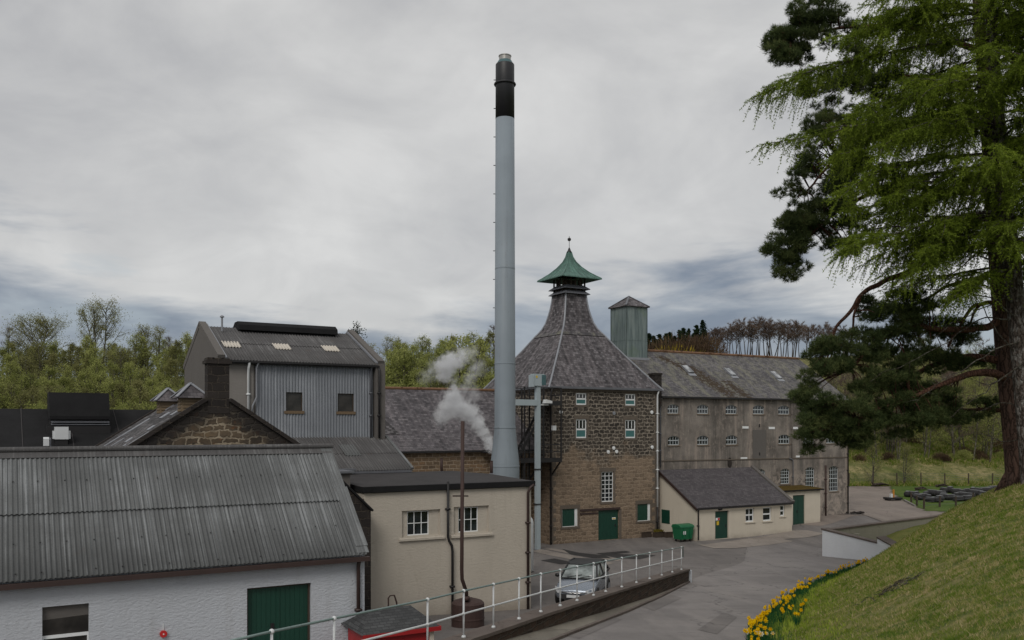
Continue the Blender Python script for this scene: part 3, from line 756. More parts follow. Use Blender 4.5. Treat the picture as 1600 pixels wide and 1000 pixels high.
def shell(mb, L, W, h, holes, ridge=None, m=0, depth=.16, mr=None, back=True):
    """walls of a block L long, W deep; ridge = height of the gable apex at W/2"""
    rect_wall(mb, 0, L, 0, h, holes, 0, depth, m, mr)
    for x, fl in ((0, 1), (L, 0)):
        pts = [(x, 0, 0), (x, 0, h)]+([(x, W/2, ridge)] if ridge else [])+[(x, W, h), (x, W, 0)]
        mb.quad(*(pts if not fl else pts[::-1])[::-1] if False else (pts if fl else pts[::-1]), m=m)
    if back: mb.quad((L, W, 0), (0, W, 0), (0, W, h), (L, W, h), m=m)
_win = {}
def window(parent, x, z, wd, ht, y=.12, cols=3, rows=2, face='front', frame=.055, bar=.03, rise=0.0, mat='white_paint', pane='glass', sill=False, meet=False, blind=0.0, name='window'):
    key = (round(wd, 2), round(ht, 2), cols, rows, frame, bar, rise, mat, pane, meet, blind)
    if key not in _win:
        mb = MB(); D = .05
        top = ht-rise
        def arc(t): return top+rise*(1-(2*t-1)**2) if rise else ht
        mb.box(0, frame, 0, D, 0, top); mb.box(wd-frame, wd, 0, D, 0, top); mb.box(frame, wd-frame, 0, D, 0, frame*1.2)
        if rise:
            N = 8
            for k in range(N):
                a, b = k/N, (k+1)/N
                mb.prism([(a*wd, 0, arc(a)-frame), (b*wd, 0, arc(b)-frame), (b*wd, 0, arc(b)), (a*wd, 0, arc(a))], (0, D, 0))
        else: mb.box(frame, wd-frame, 0, D, ht-frame, ht)
        for c in range(1, cols):
            xx = wd*c/cols; zt = arc(c/cols)-frame*.8 if rise else ht-frame
            mb.box(xx-bar/2, xx+bar/2, .008, D-.008, frame*1.2+(blind*ht if blind else 0), zt)
        for r in range(1, rows):
            zz = ht*r/rows; bb = bar*(2.0 if meet and r == rows//2 else 1)
            if zz < blind*ht: continue
            mb.box(frame, wd-frame, .004, D-.004, zz-bb/2, zz+bb/2)
        if blind: mb.box(frame, wd-frame, .002, D-.002, blind*ht-bar, blind*ht+bar)
        fr = mb.build('window', M[mat]); fme = fr.data; bpy.data.objects.remove(fr)
        pb = MB(); pts = [(frame*.5, .03, .02), (wd-frame*.5, .03, .02)]
        if rise: pts += [((1-k/8)*(wd-frame)+frame*.5, .03, arc(1-k/8)-.02) for k in range(9)]
        else: pts += [(wd-frame*.5, .03, ht-.02), (frame*.5, .03, ht-.02)]
        pb.quad(*pts); pr = pb.build('pane', M[pane]); pme = pr.data; bpy.data.objects.remove(pr)
        bme = None
        if blind:
            bb = MB(); bb.box(frame*.9, wd-frame*.9, .012, .028, frame, blind*ht); br = bb.build('blind', M['green_blind']); bme = br.data; bpy.data.objects.remove(br)
        _win[key] = (fme, pme, bme)
    fme, pme, bme = _win[key]
    o = link(name, fme, parent, (x, y, z) if face == 'front' else (y, x, z))
    if face == 'left': o.rotation_euler = (0, 0, R(-90))
    link('pane', pme, o)
    if bme: link('blind', bme, o)
    return o
def downpipe(parent, pts, r=.05, mat='brown_pipe', name='downpipe', collars=True):
    mb = MB(); mb.tube(pts, r, 8)
    if collars:
        for a, b in zip(pts, pts[1:]):
            a, b = Vector(a), Vector(b); L = (b-a).length
            if L > 2 and abs((b-a).z) > .9*L:
                for k in range(1, int(L/1.6)+1):
                    p = a.lerp(b, k/(int(L/1.6)+1)); mb.box(p.x-r*1.5, p.x+r*1.5, p.y-r*1.3, p.y+r*2.2, p.z-.035, p.z+.035)
    return mb.build(name, M[mat], parent, True)
def plank_door(parent, x, z, wd, ht, y=.1, leaves=1, mat='green_paint', face='front', handle=True, name='door'):
    o = None
    mb = MB(); n = max(2, int(wd/.13))
    for k in range(n):
        a, b = wd*k/n, wd*(k+1)/n
        mb.box(a+.004, b-.004, 0, .05, 0, ht)
    mb.box(0, wd, .012, .045, 0, ht)
    if leaves == 2: mb.box(wd/2-.03, wd/2+.03, -.015, 0.0, .02, ht-.02)
    o = mb.build(name, M[mat], parent, loc=(x, y, z) if face == 'front' else (y, x, z))
    if face == 'left': o.rotation_euler = (0, 0, R(-90))
    if handle:
        h = MB(); hx = wd/2-.16 if leaves == 2 else wd*.86
        h.box(hx-.05, hx+.05, -.015, -.002, ht*.42, ht*.42+.22); h.tube([(hx, -.01, ht*.45), (hx, -.06, ht*.45), (hx+.1, -.06, ht*.45)], .014, 6)
        h.build('handle', M['black_metal'], o)
    return o

# ---------------------------------------------------------------- white corrugated shed, left foreground
V0 = 24.35; U0 = -5.0; GZ = -6.6
b = site('corrugated_shed', U0, V0, GZ, 'long white roughcast shed with grey corrugated roof and green double door', 'shed')
L = 9.13-U0; W = 6.35; EH = -3.53-GZ; RH = -.80-GZ
def lx(px, v=V0, u0=U0): return fu(px, v)[0]-u0
dx0, dx1 = lx(386), lx(486); wx0, wx1 = lx(66), lx(139)
dtop = fz(436, 915, V0)-GZ; wtop = fz(100, 946, V0)-GZ; wbar = fz(100, 994, V0)-GZ
mb = MB(); shell(mb, L, W, EH, [(dx0, dx1, .02, dtop), (wx0, wx1, wbar-.75, wtop)], RH-.06, depth=.22); mb.build('wall', M['white_wall'], b)
plank_door(b, dx0+.02, .02, dx1-dx0-.04, dtop-.03, .16, 2)
fr = MB(); fr.box(dx0-.0, dx0+.05, .1, .2, .02, dtop); fr.box(dx1-.05, dx1, .1, .2, .02, dtop); fr.box(dx0+.05, dx1-.05, .1, .2, dtop-.05, dtop-.001); fr.build('door_frame', M['timber_dark'], b)
ww, wh = wx1-wx0, wtop-wbar+.75
o = MB(); o.box(0, ww, 0, .05, .7, .78); o.box(0, .035, 0, .05, 0, .7); o.box(ww-.035, ww, 0, .05, 0, .7); o.box(0, ww, 0, .05, 0, .06)
wo_ = o.build('window', M['white_paint'], b, loc=(wx0, .1, wbar-.75))
p_ = MB(); p_.quad((0, .03, 0), (ww, .03, 0), (ww, .03, wh), (0, .03, wh)); p_.build('pane', M['glass_dark'], wo_)
bl = MB(); bl.quad((.0, .027, wh-.34), (ww, .027, wh-.3), (ww, .027, wh), (.0, .027, wh)); bl.build('blind', M['harl_grey'], wo_)
ov = .24; e0 = EH-ov*(RH-EH)/(W/2)
rf = MB(); rf.corrugated((-.3, -ov, e0+.05), (L-.02, -ov, e0+.05), (L-.02, W/2, RH+.05), (-.3, W/2, RH+.05), .115, .02, rows=2, step=.045)
rf.slab((L+.02, W+ov, e0+.05), (-.3, W+ov, e0+.05), (-.3, W/2, RH+.05), (L+.02, W/2, RH+.05), .04)
# ridge capping: flat wing, scalloped lip and a roll
sl = (RH-EH)/(W/2)
for f0 in (.035, .25, .47, .74):
    for k in range(int(L/.58)):
        rf.ico((.1+k*.58+random.uniform(-.04, .04), -ov+(W/2+ov)*f0-.02, e0+.095+(RH-e0)*f0), .021, 1, 1)
roof = rf.build('roof', [M['corr_roof'], M['black_metal']], b, True)
rc = MB(); wing = .2
rc.slab((-.3, W/2-wing, RH+.1-wing*sl), (L+.02, W/2-wing, RH+.1-wing*sl), (L+.02, W/2+.02, RH+.115), (-.3, W/2+.02, RH+.115), .03)
rc.slab((L+.02, W/2+wing, RH+.1-wing*sl), (-.3, W/2+wing, RH+.1-wing*sl), (-.3, W/2+.0, RH+.115), (L+.02, W/2+.0, RH+.115), .03)
rc.tube([(-.3, W/2, RH+.15), (L*.36, W/2, RH+.15), (L*.7, W/2, RH+.155), (L+.12, W/2, RH+.15)], .075, 10)
rc.build('ridge_cap', M['corr_dark'], roof, False)
fl = MB(); fl.slab((L-.30, -ov+.02, e0+.1), (L+.06, -ov+.02, e0+.1), (L+.06, W/2, RH+.1), (L-.30, W/2, RH+.1), .025); fl.slab((L-.28, -ov*.2, e0+.1+ov*.85*sl), (L+.085, -ov*.2, e0+.1+ov*.85*sl), (L+.085, W/2*.55, e0+.16+(W/2*.55+ov)*sl), (L-.28, W/2*.55, e0+.16+(W/2*.55+ov)*sl), .02)
fl.build('verge_flashing', M['corr_roof'], roof)
gt = MB(); gt.box(-.3, L+.05, -ov-.1, -ov+.03, e0-.14, e0-.015); gt.box(-.3, L, -ov+.03, -.004, e0-.1, e0-.04)
gt.build('gutter', M['brown_pipe'], b)
downpipe(b, [(L-.22, -.16, e0-.1), (L-.22, -.09, e0-.3), (L-.22, -.09, .05)], .058)
bx_, bz_ = lx(255), fz(255, 990, V0)-GZ
a = site('alarm_bell', U0+bx_, V0-.002, GZ+bz_, 'small round red alarm bell on the white shed wall', 'alarm bell')
mb = MB(); mb.prism([(math.cos(t*math.pi/9)*.09, -.005, math.sin(t*math.pi/9)*.09) for t in range(18)], (0, -.06, 0)); mb.build('gong', M['sign_red'], a)
mb = MB(); mb.prism([(math.cos(t*math.pi/6)*.018, -.066, math.sin(t*math.pi/6)*.018) for t in range(12)], (0, -.012, 0)); mb.tube([(0, -.01, .09), (0, -.01, .26)], .011, 6); mb.build('bracket', M['white_paint'], a)

# ---------------------------------------------------------------- cream building with flat black roof
V0 = 32.5; U0 = 12.15; GZ = -8.05
b = site('cream_building', U0, V0, GZ, 'cream rendered building with flat black roof and two small paned windows', 'building')
L = 7.55; W = 7.8; H = -2.62-GZ
hol = []; wins = []
for (a0, a1, w0, w1, t, bt, wt, wb) in ((628, 688, 638, 672, 797, 838, 796.5, 834), (709, 764, 718, 749, 791, 833, 793, 829)):
    x0, x1 = lx(a0, V0, U0), lx(a1, V0, U0); m_ = (a0+a1)/2
    zt, zb = fz(m_, t, V0)-GZ, fz(m_, bt, V0)-GZ
    hol.append((x0, x1, zb, zt)); wins.append((lx(w0, V0, U0), lx(w1, V0, U0), zb, zt))
mb = MB(); shell(mb, L, W, H, hol, None, depth=.12)
for (x0, x1, zb, zt), (p0, p1, _, _) in zip(hol, wins):          # set-back panel round each window
    rect_wall(mb, x0, x1, zb, zt, [(p0, p1, zb+.04, zt-.04)], .12, .12)
mb.build('wall', M['cream_wall'], b)
for (x0, x1, zb, zt), (p0, p1, _, _) in zip(hol, wins):
    window(b, p0, zb+.04, p1-p0, zt-zb-.08, .15, 3, 2, frame=.035, bar=.028)
    s_ = MB(); s_.prism([(x0-.14, -.1, zb-.06), (x0-.14, .12, zb+.0), (x0-.14, .0, zb-.17), (x0-.14, -.1, zb-.14)], (x1-x0+.3, 0, 0)); s_.build('sill', M['cream_wall'], b)
rf = MB(); rf.box(-.06, L+.14, -.14, W, H+.03, H+.25, 0); rf.prism([(-.06, .0, H+.255), (-.06, W-.02, H+.255), (-.06, W-.02, H+.34), (-.06, W*.5, H+.37)], (L+.15, 0, 0), 1)
rf.build('roof', [M['felt'], M['felt_grey']], b)
e = H-.05
vx = lx(698, V0, U0); downpipe(b, [(vx, -.12, H+.36), (vx, -.12, fz(700, 838, V0)-GZ), (vx+.05, -.12, fz(700, 845, V0)-GZ), (vx+.17, -.12, fz(700, 852, V0)-GZ), (vx+.2, -.12, fz(700, 862, V0)-GZ), (vx+.2, -.12, .1)], .055, 'black_metal', 'soil_pipe')
downpipe(b, [(L+.03, -.2, H+.1), (L-.15, -.2, H-.02), (L-.2, -.09, H-.25), (L-.2, -.09, .1)], .06, 'brown_pipe')
downpipe(b, [(-.06, -.05, H-.2), (-.06, -.05, .1)], .05, 'brown_pipe')
# stub pipes on the roof
for px, t, bt, v, lab in ((690, 716, 746, 39.6, 'short rusty vent pipe at the back of the flat black roof'), (768, 720, 749, 37.0, 'short reddish vent pipe standing before the chimney base')):
    u_, Y_ = fu(px, v); zb = -2.62+.3; zt = (HZ-t)/F*Y_
    p = site('vent_pipe', u_, v, zb, lab, 'vent pipe'); mb = MB(); mb.tube([(0, 0, -.05), (0, 0, zt-zb)], .07, 10); mb.tube([(0, 0, zt-zb-.02), (0, 0, zt-zb+.005)], .08, 10); mb.build('tube', M['rust'], p, True)
    mb = MB(); mb.lathe([(.15, -.05), (.14, .0), (.08, .06)], 0, 0, 12); mb.build('collar', M['lead_dark'], p, True)
# junk parapet where the lean-to meets the flat roof
p = site('parapet_wall', 12.2, 39.0, -2.4, 'dark stained low parapet between the flat roof and the lean-to eave', 'parapet')
mb = MB(); mb.box(.15, 1.9, .2, .5, -.1, .32); mb.build('wall', M['soot_stone'], p)
mb = MB(); mb.box(0.0, 2.05, .1, .6, .32, .4); mb.build('coping', M['lead_dark'], p)
# narrow sooty outhouse squeezed between white shed and cream building
p = site('outhouse', 10.2, 31.6, -7.7, 'narrow soot-stained outhouse squeezed behind the white shed', 'outhouse')
mb = MB(); mb.prism([(0, 0, 0), (1.9, 0, 0), (1.9, 0, 4.5), (.85, 0, 5.5), (0, 0, 5.5)], (0, 7.9, 0)); mb.build('wall', M['soot_stone'], p)
mb = MB(); mb.slab((.78, -.12, 5.68), (1.98, -.12, 4.52), (1.98, 7.9, 4.52), (.78, 7.9, 5.68), .07); mb.build('roof', M['felt'], p)
mb = MB(); mb.box(.75, 1.62, 1.5, 2.6, 4.6, 5.85); mb.build('hatch', M['harl_grey'], p)
mb = MB(); mb.box(.65, 1.75, 1.35, 2.7, 5.85, 5.93); mb.build('hatch_lid', M['lead_dark'], p)

# red kiosk with shingle roof
kq = P(640, 1000, 24.6)
ku = CU*kq.x+SU*kq.y; kv = -SU*kq.x+CU*kq.y
k_ = site('red_hut', ku, kv, -6.75, 'low red hut with a dark shingle hipped roof beside the brown tank', 'hut')
KW, KD, KH = 2.1, 1.5, 1.1
mb = MB(); mb.box(-1.25, .72, 0, KD, 0, KH); mb.build('wall', M['red_paint'], k_)
mb = MB(); a, b_, c, d_ = (-1.42, -.15, KH), (.88, -.15, KH), (.88, KD+.15, KH), (-1.42, KD+.15, KH); r0, r1 = (-.95, KD/2, KH+.5), (.35, KD/2, KH+.5)
mb.quad(a, b_, r1, r0); mb.quad(b_, c, r1); mb.quad(c, d_, r0, r1); mb.quad(d_, a, r0); mb.quad(a, d_, c, b_); mb.build('roof', M['shingle'], k_)
mb = MB(); mb.box(-1.43, .89, -.17, -.151, KH-.1, KH+.02); mb.box(.881, .9, -.15, KD+.15, KH-.1, KH+.02); mb.build('fascia', M['red_paint'], k_)
mb = MB(); mb.box(.6, .735, -.02, .0, .05, KH-.02); mb.build('corner_board', M['annex_wall'], k_)
mb = MB(); mb.tube([(.1, KD+.3, .3), (.1, KD+.3, KH+.55), (.15, KD+.28, KH+.62), (.28, KD+.28, KH+.62), (.36, KD+.3, KH+.4), (.4, KD+.35, KH+.2)], .025, 6); mb.build('pipe', M['rust'], k_)

# brown tank and tall flue pipe
tq = P(731, 960, 32.4)
tu = CU*tq.x+SU*tq.y; tv = -SU*tq.x+CU*tq.y
t_ = empty('oil_tank', (tq.x, tq.y, -7.6), TH, 'rusty brown cylindrical tank at the foot of the cream wall', 'tank')
mb = MB(); mb.lathe([(.5, .08), (.6, .1), (.6, 1.12), (.52, 1.2), (.2, 1.3), (.02, 1.3)], 0, 0, 24); mb.build('shell', M['rust'], t_, False)
mb = MB()
for a in range(3): mb = MB(); mb.box(.4*math.cos(a*2.1)-.06, .4*math.cos(a*2.1)+.06, .4*math.sin(a*2.1)-.06, .4*math.sin(a*2.1)+.06, 0, .14); mb.build('foot', M['rust'], t_)
mb = MB(); mb.lathe([(.61, .55), (.615, .56), (.615, .6), (.61, .61)], 0, 0, 24); mb.build('hoop', M['rust'], t_)
p1 = P(723, 658, 31.4); base = P(728, 932, 31.9)
fp = empty('flue_pipe', (tq.x-.05, tq.y, -6.45), TH, 'tall thin rusty flue pipe rising from the tank past the flat roof', 'flue pipe')
iv = Matrix.Rotation(-TH, 3, 'Z')
def loc(p): return tuple(iv @ (Vector(p)-Vector((tq.x-.05, tq.y, -6.45))))
mb = MB(); mb.tube([loc((tq.x-.05, tq.y, -6.42)), loc(P(729, 926, 32)), loc(P(722, 905, 31.8)), loc(P(721.5, 890, 31.7)), loc((p1.x, p1.y, p1.z))], .068, 10); mb.build('tube', M['rust'], fp, True)
mb = MB(); mb.tube([loc(P(729, 938, 32)), loc(P(729, 932, 32))], .12, 10); mb.build('flange', M['rust'], fp, True)
q = P(719, 775, 31.7); mb = MB(); mb.bar(loc(P(708, 775, 31.3)), loc(P(731, 775, 32.2)), .05, .05); mb.build('bracket', M['rust'], fp)
# ---------------------------------------------------------------- still house: corrugated cladding and roof
V0 = 43.26; U0 = 8.85; GZ = -8.3
b = site('still_house', U0, V0, GZ, 'tall still house clad in pale corrugated sheet with a dark ridge vent', 'building')
L = 8.25; W = 8.4; EH = 3.17-GZ; RH = 5.02-GZ
w1 = (lx(446, V0, U0), lx(472, V0, U0), fz(459, 643, V0)-GZ, fz(459, 613, V0)-GZ); w2 = (lx(527, V0, U0), lx(552, V0, U0), fz(540, 644, V0)-GZ, fz(540, 615, V0)-GZ)
cx = lx(399, V0, U0)
mb = MB(); shell(mb, L, W, EH, [w1, w2], RH, depth=.3); mb.build('wall', M['harl_grey'], b)
cl = MB()
zb = fz(597, 684, V0)-GZ-.1; px1 = lx(582, V0, U0)
for (x0, x1, z0, z1) in ((cx, w1[0], zb, EH-.2), (w1[0], w1[1], zb, w1[2]), (w1[0], w1[1], w1[3], EH-.2), (w1[1], w2[0], zb, EH-.2), (w2[0], w2[1], zb, w2[2]), (w2[0], w2[1], w2[3], EH-.2), (w2[1], px1, zb, EH-.2)):
    y = -.06
    def corr_v(x0, x1, z0, z1, y):
        N = max(2, int((x1-x0)/.15*8)); i0 = len(cl.v)
        for k in range(N+1):
            x = x0+(x1-x0)*k/N; yy = y+.026*math.sin(2*math.pi*x/.15)
            cl.v += [(x, yy, z0), (x, yy, z1)]
        for k in range(N):
            cl.f.append((i0+2*k, i0+2*k+2, i0+2*k+3, i0+2*k+1)); cl.m.append(0); xa, xb = x0+(x1-x0)*k/N, x0+(x1-x0)*(k+1)/N; cl.uv[len(cl.f)-1] = [(xa, z0), (xb, z0), (xb, z1), (xa, z1)]
    zm = fz(500, 612, V0)-GZ
    if z0 < zm < z1: corr_v(x0, x1, z0, zm, y-.012); corr_v(x0, x1, zm-.02, z1, y+.01)
    else: corr_v(x0, x1, z0, z1, y-.012 if z1 <= zm else y)
cl.build('cladding', M['corr_wall'], b, True)
mb = MB(); mb.box(lx(338, V0, U0), lx(396, V0, U0), -.045, -.003, 3, EH-.15); mb.build('buff_panel', M['harl_buff'], b)
for q_ in ((px1+.05, L+.12, -.34, .0, zb-.2, EH+.05), (-.1, lx(338, V0, U0)+.02, -.34, 0, 3, EH+.05)): mb = MB(); mb.box(*q_); mb.build('pier', M['harl_grey'], b)
for (x0, x1, z0, z1) in (w1, w2):
    o = window(b, x0, z0, x1-x0, z1-z0, .0, 1, 1, frame=.04, mat='timber_dark', pane='glass_dark')
    s_ = MB(); s_.box(-.08, x1-x0+.08, -.13, .02, -.11, .03); s_.build('sill', M['timber'], o)
sl = (RH-EH)/(W/2)
rf = MB(); rf.corrugated((.12, -.32, EH-.32*sl+.1), (L-.1, -.32, EH-.32*sl+.1), (L-.1, W/2, RH+.1), (.12, W/2, RH+.1), .15, .024, rows=2, step=.025)
rf.slab((L, W+.2, EH-.2*sl+.1), (0, W+.2, EH-.2*sl+.1), (0, W/2, RH+.1), (L, W/2, RH+.1), .06)
roof = rf.build('roof', M['corr_dark'], b, True)
for (pxa, pya) in ((362, 540), (441, 543.5), (517, 546.5)):
    # rooflight centre: find the place on the slope under that sight line
    best = None
    for k in range(200):
        y = W/2*k/200; u_, Y_ = fu(pxa, V0+y); z = (HZ-pya)/F*Y_; zz = EH+y*sl+GZ+.1
        if best is None or abs(z-zz) < best[0]: best = (abs(z-zz), u_-U0, y)
    x, y = best[1], best[2]
    s_ = MB(); s_.corrugated((x-.42, y-.3, EH+(y-.3)*sl+.16), (x+.42, y-.3, EH+(y-.3)*sl+.16), (x+.42, y+.42, EH+(y+.42)*sl+.16), (x-.42, y+.42, EH+(y+.42)*sl+.16), .15, .024)
    s_.build('rooflight', M['skylight'], roof, True)
vx0, vx1 = lx(369, V0+4.2, U0), lx(521, V0+4.2, U0)
mb = MB(); mb.prism([(vx0, W/2-.75, RH-.05), (vx0, W/2-.7, RH+.22), (vx0, W/2-.35, RH+.42), (vx0, W/2+.35, RH+.42), (vx0, W/2+.75, RH+.2), (vx0, W/2+.75, RH-.05)], (vx1-vx0, 0, 0)); mb.build('ridge_vent', M['felt'], roof)
for xx in (-.02, L-.28):
    mb = MB()
    for s0 in (1,):
        mb.slab((xx, -.4, EH-.4*sl+.34), (xx+.34, -.4, EH-.4*sl+.34), (xx+.34, W/2, RH+.34), (xx, W/2, RH+.34), .3)
        mb.slab((xx+.34, W+.3, EH-.3*sl+.34), (xx, W+.3, EH-.3*sl+.34), (xx, W/2, RH+.34), (xx+.34, W/2, RH+.34), .3)
    mb.build('skew_coping', M['harl_grey'], b)
mb = MB(); mb.slab((.33, -.38, EH-.38*sl+.24), (.42, -.38, EH-.38*sl+.24), (.42, W/2, RH+.24), (.33, W/2, RH+.24), .1); mb.build('flashing', M['lead'], b); mb = MB(); mb.slab((L-.36, -.38, EH-.38*sl+.24), (L-.285, -.38, EH-.38*sl+.24), (L-.285, W/2, RH+.24), (L-.36, W/2, RH+.24), .1); mb.build('flashing', M['lead'], b)
mb = MB(); x = .95; mb.tube([(x, W/2-.9, RH-.2), (x, W/2-.9, RH+.55)], .05, 8); mb.lathe([(.11, RH+.5), (.11, RH+.56), (.02, RH+.62)], x, W/2-.9, 8); mb.build('flue', M['lead'], roof)
mb = MB(); mb.box(.3, L-.3, -.42, -.3, EH-.32*sl-.02, EH-.32*sl+.07); mb.box(.3, L-.3, -.3, -.095, EH-.22, EH-.16); mb.build('gutter', M['black_metal'], b)
x = lx(387, V0, U0); downpipe(b, [(x, -.36, EH-.15), (x, -.12, EH-.5), (x, -.12, EH-4)], .06, 'white_paint')
x = lx(400, V0, U0); downpipe(b, [(x+.05, -.36, EH-.1), (x-.02, -.2, EH-.4), (x-.02, -.2, EH-1.8), (x-.2, -.2, EH-2.2), (x-.25, -.2, EH-2.6)], .045, 'lead', 'overflow_pipe')
for q in (578, 588): x = lx(q, V0, U0); downpipe(b, [(x, -.3, EH-.1), (x, -.16 if q < 580 else -.42, EH-.35), (x, -.16 if q < 580 else -.42, zb+.1)], .055, 'lead_dark' if q < 580 else 'black_metal')

# corrugated lean-to below it
b = site('corrugated_lean_to', 11.3, 39.95, -8.2, 'dark rusty corrugated lean-to roof below the still house wall', 'lean-to')
L2 = 17.2-11.3; d2 = V0-39.95-.06; e2 = -2.05+8.2; t2 = -.58+8.2; s2 = (t2-e2)/d2
mb = MB(); mb.box(0, L2-.1, .8, d2, 0, e2+.1); mb.prism([(L2-.1, .8, e2+.1), (L2-.1, d2, e2+.1), (L2-.1, d2, t2-.1)], (-.2, 0, 0)); mb.build('wall', M['soot_stone'], b)
rf = MB(); rf.corrugated((-.2, -.15, e2-.15*s2), (L2+.2, -.15, e2-.15*s2), (L2+.2, d2, t2), (-.2, d2, t2), .15, .024, rows=2); rf.slab((-.2, -.15, e2-.15*s2-.06), (L2+.2, -.15, e2-.15*s2-.06), (L2+.2, d2, t2-.06), (-.2, d2, t2-.06), .04)
roof = rf.build('roof', M['corr_dark'], b, True)
x0 = fu(548, 41.4)[0]-11.3; y0 = 1.25
s_ = MB(); s_.corrugated((x0-.32, y0, e2+y0*s2+.05), (x0+.45, y0, e2+y0*s2+.05), (x0+.45, y0+1.1, e2+(y0+1.1)*s2+.05), (x0-.32, y0+1.1, e2+(y0+1.1)*s2+.05), .15, .024); s_.build('rooflight', M['corr_roof'], roof, True)
mb = MB(); mb.slab((L2+.12, -.15, e2-.15*s2+.08), (L2+.26, -.15, e2-.15*s2+.08), (L2+.26, d2, t2+.08), (L2+.12, d2, t2+.08), .1); mb.build('barge', M['corr_roof'], roof)
mb = MB(); mb.box(-.2, L2+.1, -.26, -.16, e2-.15*s2-.14, e2-.15*s2-.04); mb.build('gutter', M['lead_dark'], b)

# ---------------------------------------------------------------- stone gable building with stack and two louvred vents
V0 = 34.0; UA = 7.0; GZ = -7.7
b = site('stone_gabled_building', UA, V0, GZ, 'sooty stone gable with chimney stack and slate roof behind the white shed', 'building')
sl = .66; hw = 4.0; RZ = 1.2-GZ; EZ = RZ-hw*sl; Dp = 9.15
mb = MB()
for y, rv in ((0, 0), (Dp, 1)):
    pts = [(-hw, y, 0), (hw, y, 0), (hw, y, EZ), (0, y, RZ), (-hw, y, EZ)]
    mb.quad(*(pts if not rv else pts[::-1]))
mb.quad((-hw, Dp, 0), (-hw, 0, 0), (-hw, 0, EZ), (-hw, Dp, EZ)); mb.quad((hw, 0, 0), (hw, Dp, 0), (hw, Dp, EZ), (hw, 0, EZ))
mb.build('gable_wall', M['gable_stone'], b)
rf = MB(); rf.slab((-hw-.2, Dp, EZ-.2*sl+.06), (-hw-.2, .1, EZ-.2*sl+.06), (0, .1, RZ+.06), (0, Dp, RZ+.06), .08); rf.slab((hw+.2, .1, EZ-.2*sl+.06), (hw+.2, Dp, EZ-.2*sl+.06), (0, Dp, RZ+.06), (0, .1, RZ+.06), .08)
roof = rf.build('roof', M['slate_gable'], b)
for y0 in (-.12, Dp-.2):
    mb = MB()
    mb.slab((-hw-.25, y0+.26, EZ-.25*sl+.14), (-hw-.25, y0, EZ-.25*sl+.14), (-.44 if y0 < 0 else 0, y0, RZ+.14-(.44*sl if y0 < 0 else 0)), (-.44 if y0 < 0 else 0, y0+.26, RZ+.14-(.44*sl if y0 < 0 else 0)), .14); mb.slab((hw+.25, y0, EZ-.25*sl+.14), (hw+.25, y0+.26, EZ-.25*sl+.14), (.48 if y0 < 0 else 0, y0+.26, RZ+.14-(.48*sl if y0 < 0 else 0)), (.48 if y0 < 0 else 0, y0, RZ+.14-(.48*sl if y0 < 0 else 0)), .14)
    mb.build('skew_coping', M['soot_stone'], b)
for (x0, y0, x1, y1) in ((-3.0, .35, -2.3, .75), (-1.5, 3.2, -1.15, 3.8), (-2.9, 2.2, -2.65, 2.7), (-3.5, 3.0, -3.3, 3.5), (-4.1, .3, -2.95, .52), (-.95, 5.9, -.6, 6.5), (-3.4, 4.4, -2.7, 4.6), (-3.9, 1.2, -3.0, 1.5), (-2.6, 6.2, -1.5, 6.6), (-3.8, 6.4, -2.2, 6.7), (-2.2, 1.6, -1.95, 2.1), (-1.35, 1.7, -1.05, 2.2)):
    mb = MB(); mb.slab((x0, y1, RZ+x0*sl+.1), (x0, y0, RZ+x0*sl+.1), (x1, y0, RZ+x1*sl+.1), (x1, y1, RZ+x1*sl+.1), .03); mb.build('lead_patch', M['lead'], roof)
st = MB(); st.box(-.36, .42, -.02, .55, RZ-.75, RZ+1.1); st_o = st.build('chimney_stack', M['soot_stone'], b)
st = MB(); st.box(-.43, .5, -.09, .62, RZ+1.1, RZ+1.22); st.box(-.38, .44, -.04, .57, RZ+1.22, RZ+1.31)
for k in range(16): st.ico((random.uniform(-.38, .42), random.uniform(-.02, .55), RZ+1.31), random.uniform(.03, .07), 1, sq=(1.4, 1.2, .7))
st.build('stack_cap', M['soot_stone'], st_o)
for x, y in ((-.75, 1.2), (-.75, 6.4)):
    lv = MB(); hs = .39; zt = RZ-.16
    lv.box(x-hs, x+hs, y-hs, y+hs, RZ-1.1, zt)
    for k in range(6):
        z = zt-.1-k*.125
        lv.box(x-hs-.035, x-hs, y-hs+.04, y+hs-.04, z-.02, z+.03); lv.box(x-hs+.04, x+hs-.04, y-hs-.035, y-hs, z-.02, z+.03)
    v_ = lv.build('louvre_vent', M['louvre'], roof)
    r_ = MB(); o_ = hs+.22; ap = (x, y, zt+.55); c4 = [(x-o_, y-o_, zt), (x+o_, y-o_, zt), (x+o_, y+o_, zt), (x-o_, y+o_, zt)]
    for k in range(4): r_.quad(c4[k], c4[(k+1) % 4], ap)
    r_.quad(*c4[::-1]); r_.build('vent_roof', M['slate_tower'], v_)
    h_ = MB()
    for k in range(4): h_.bar((c4[k][0], c4[k][1], c4[k][2]+.03), (ap[0], ap[1], ap[2]+.03), .13, .035)
    h_.build('hip_lead', M['lead'], v_)

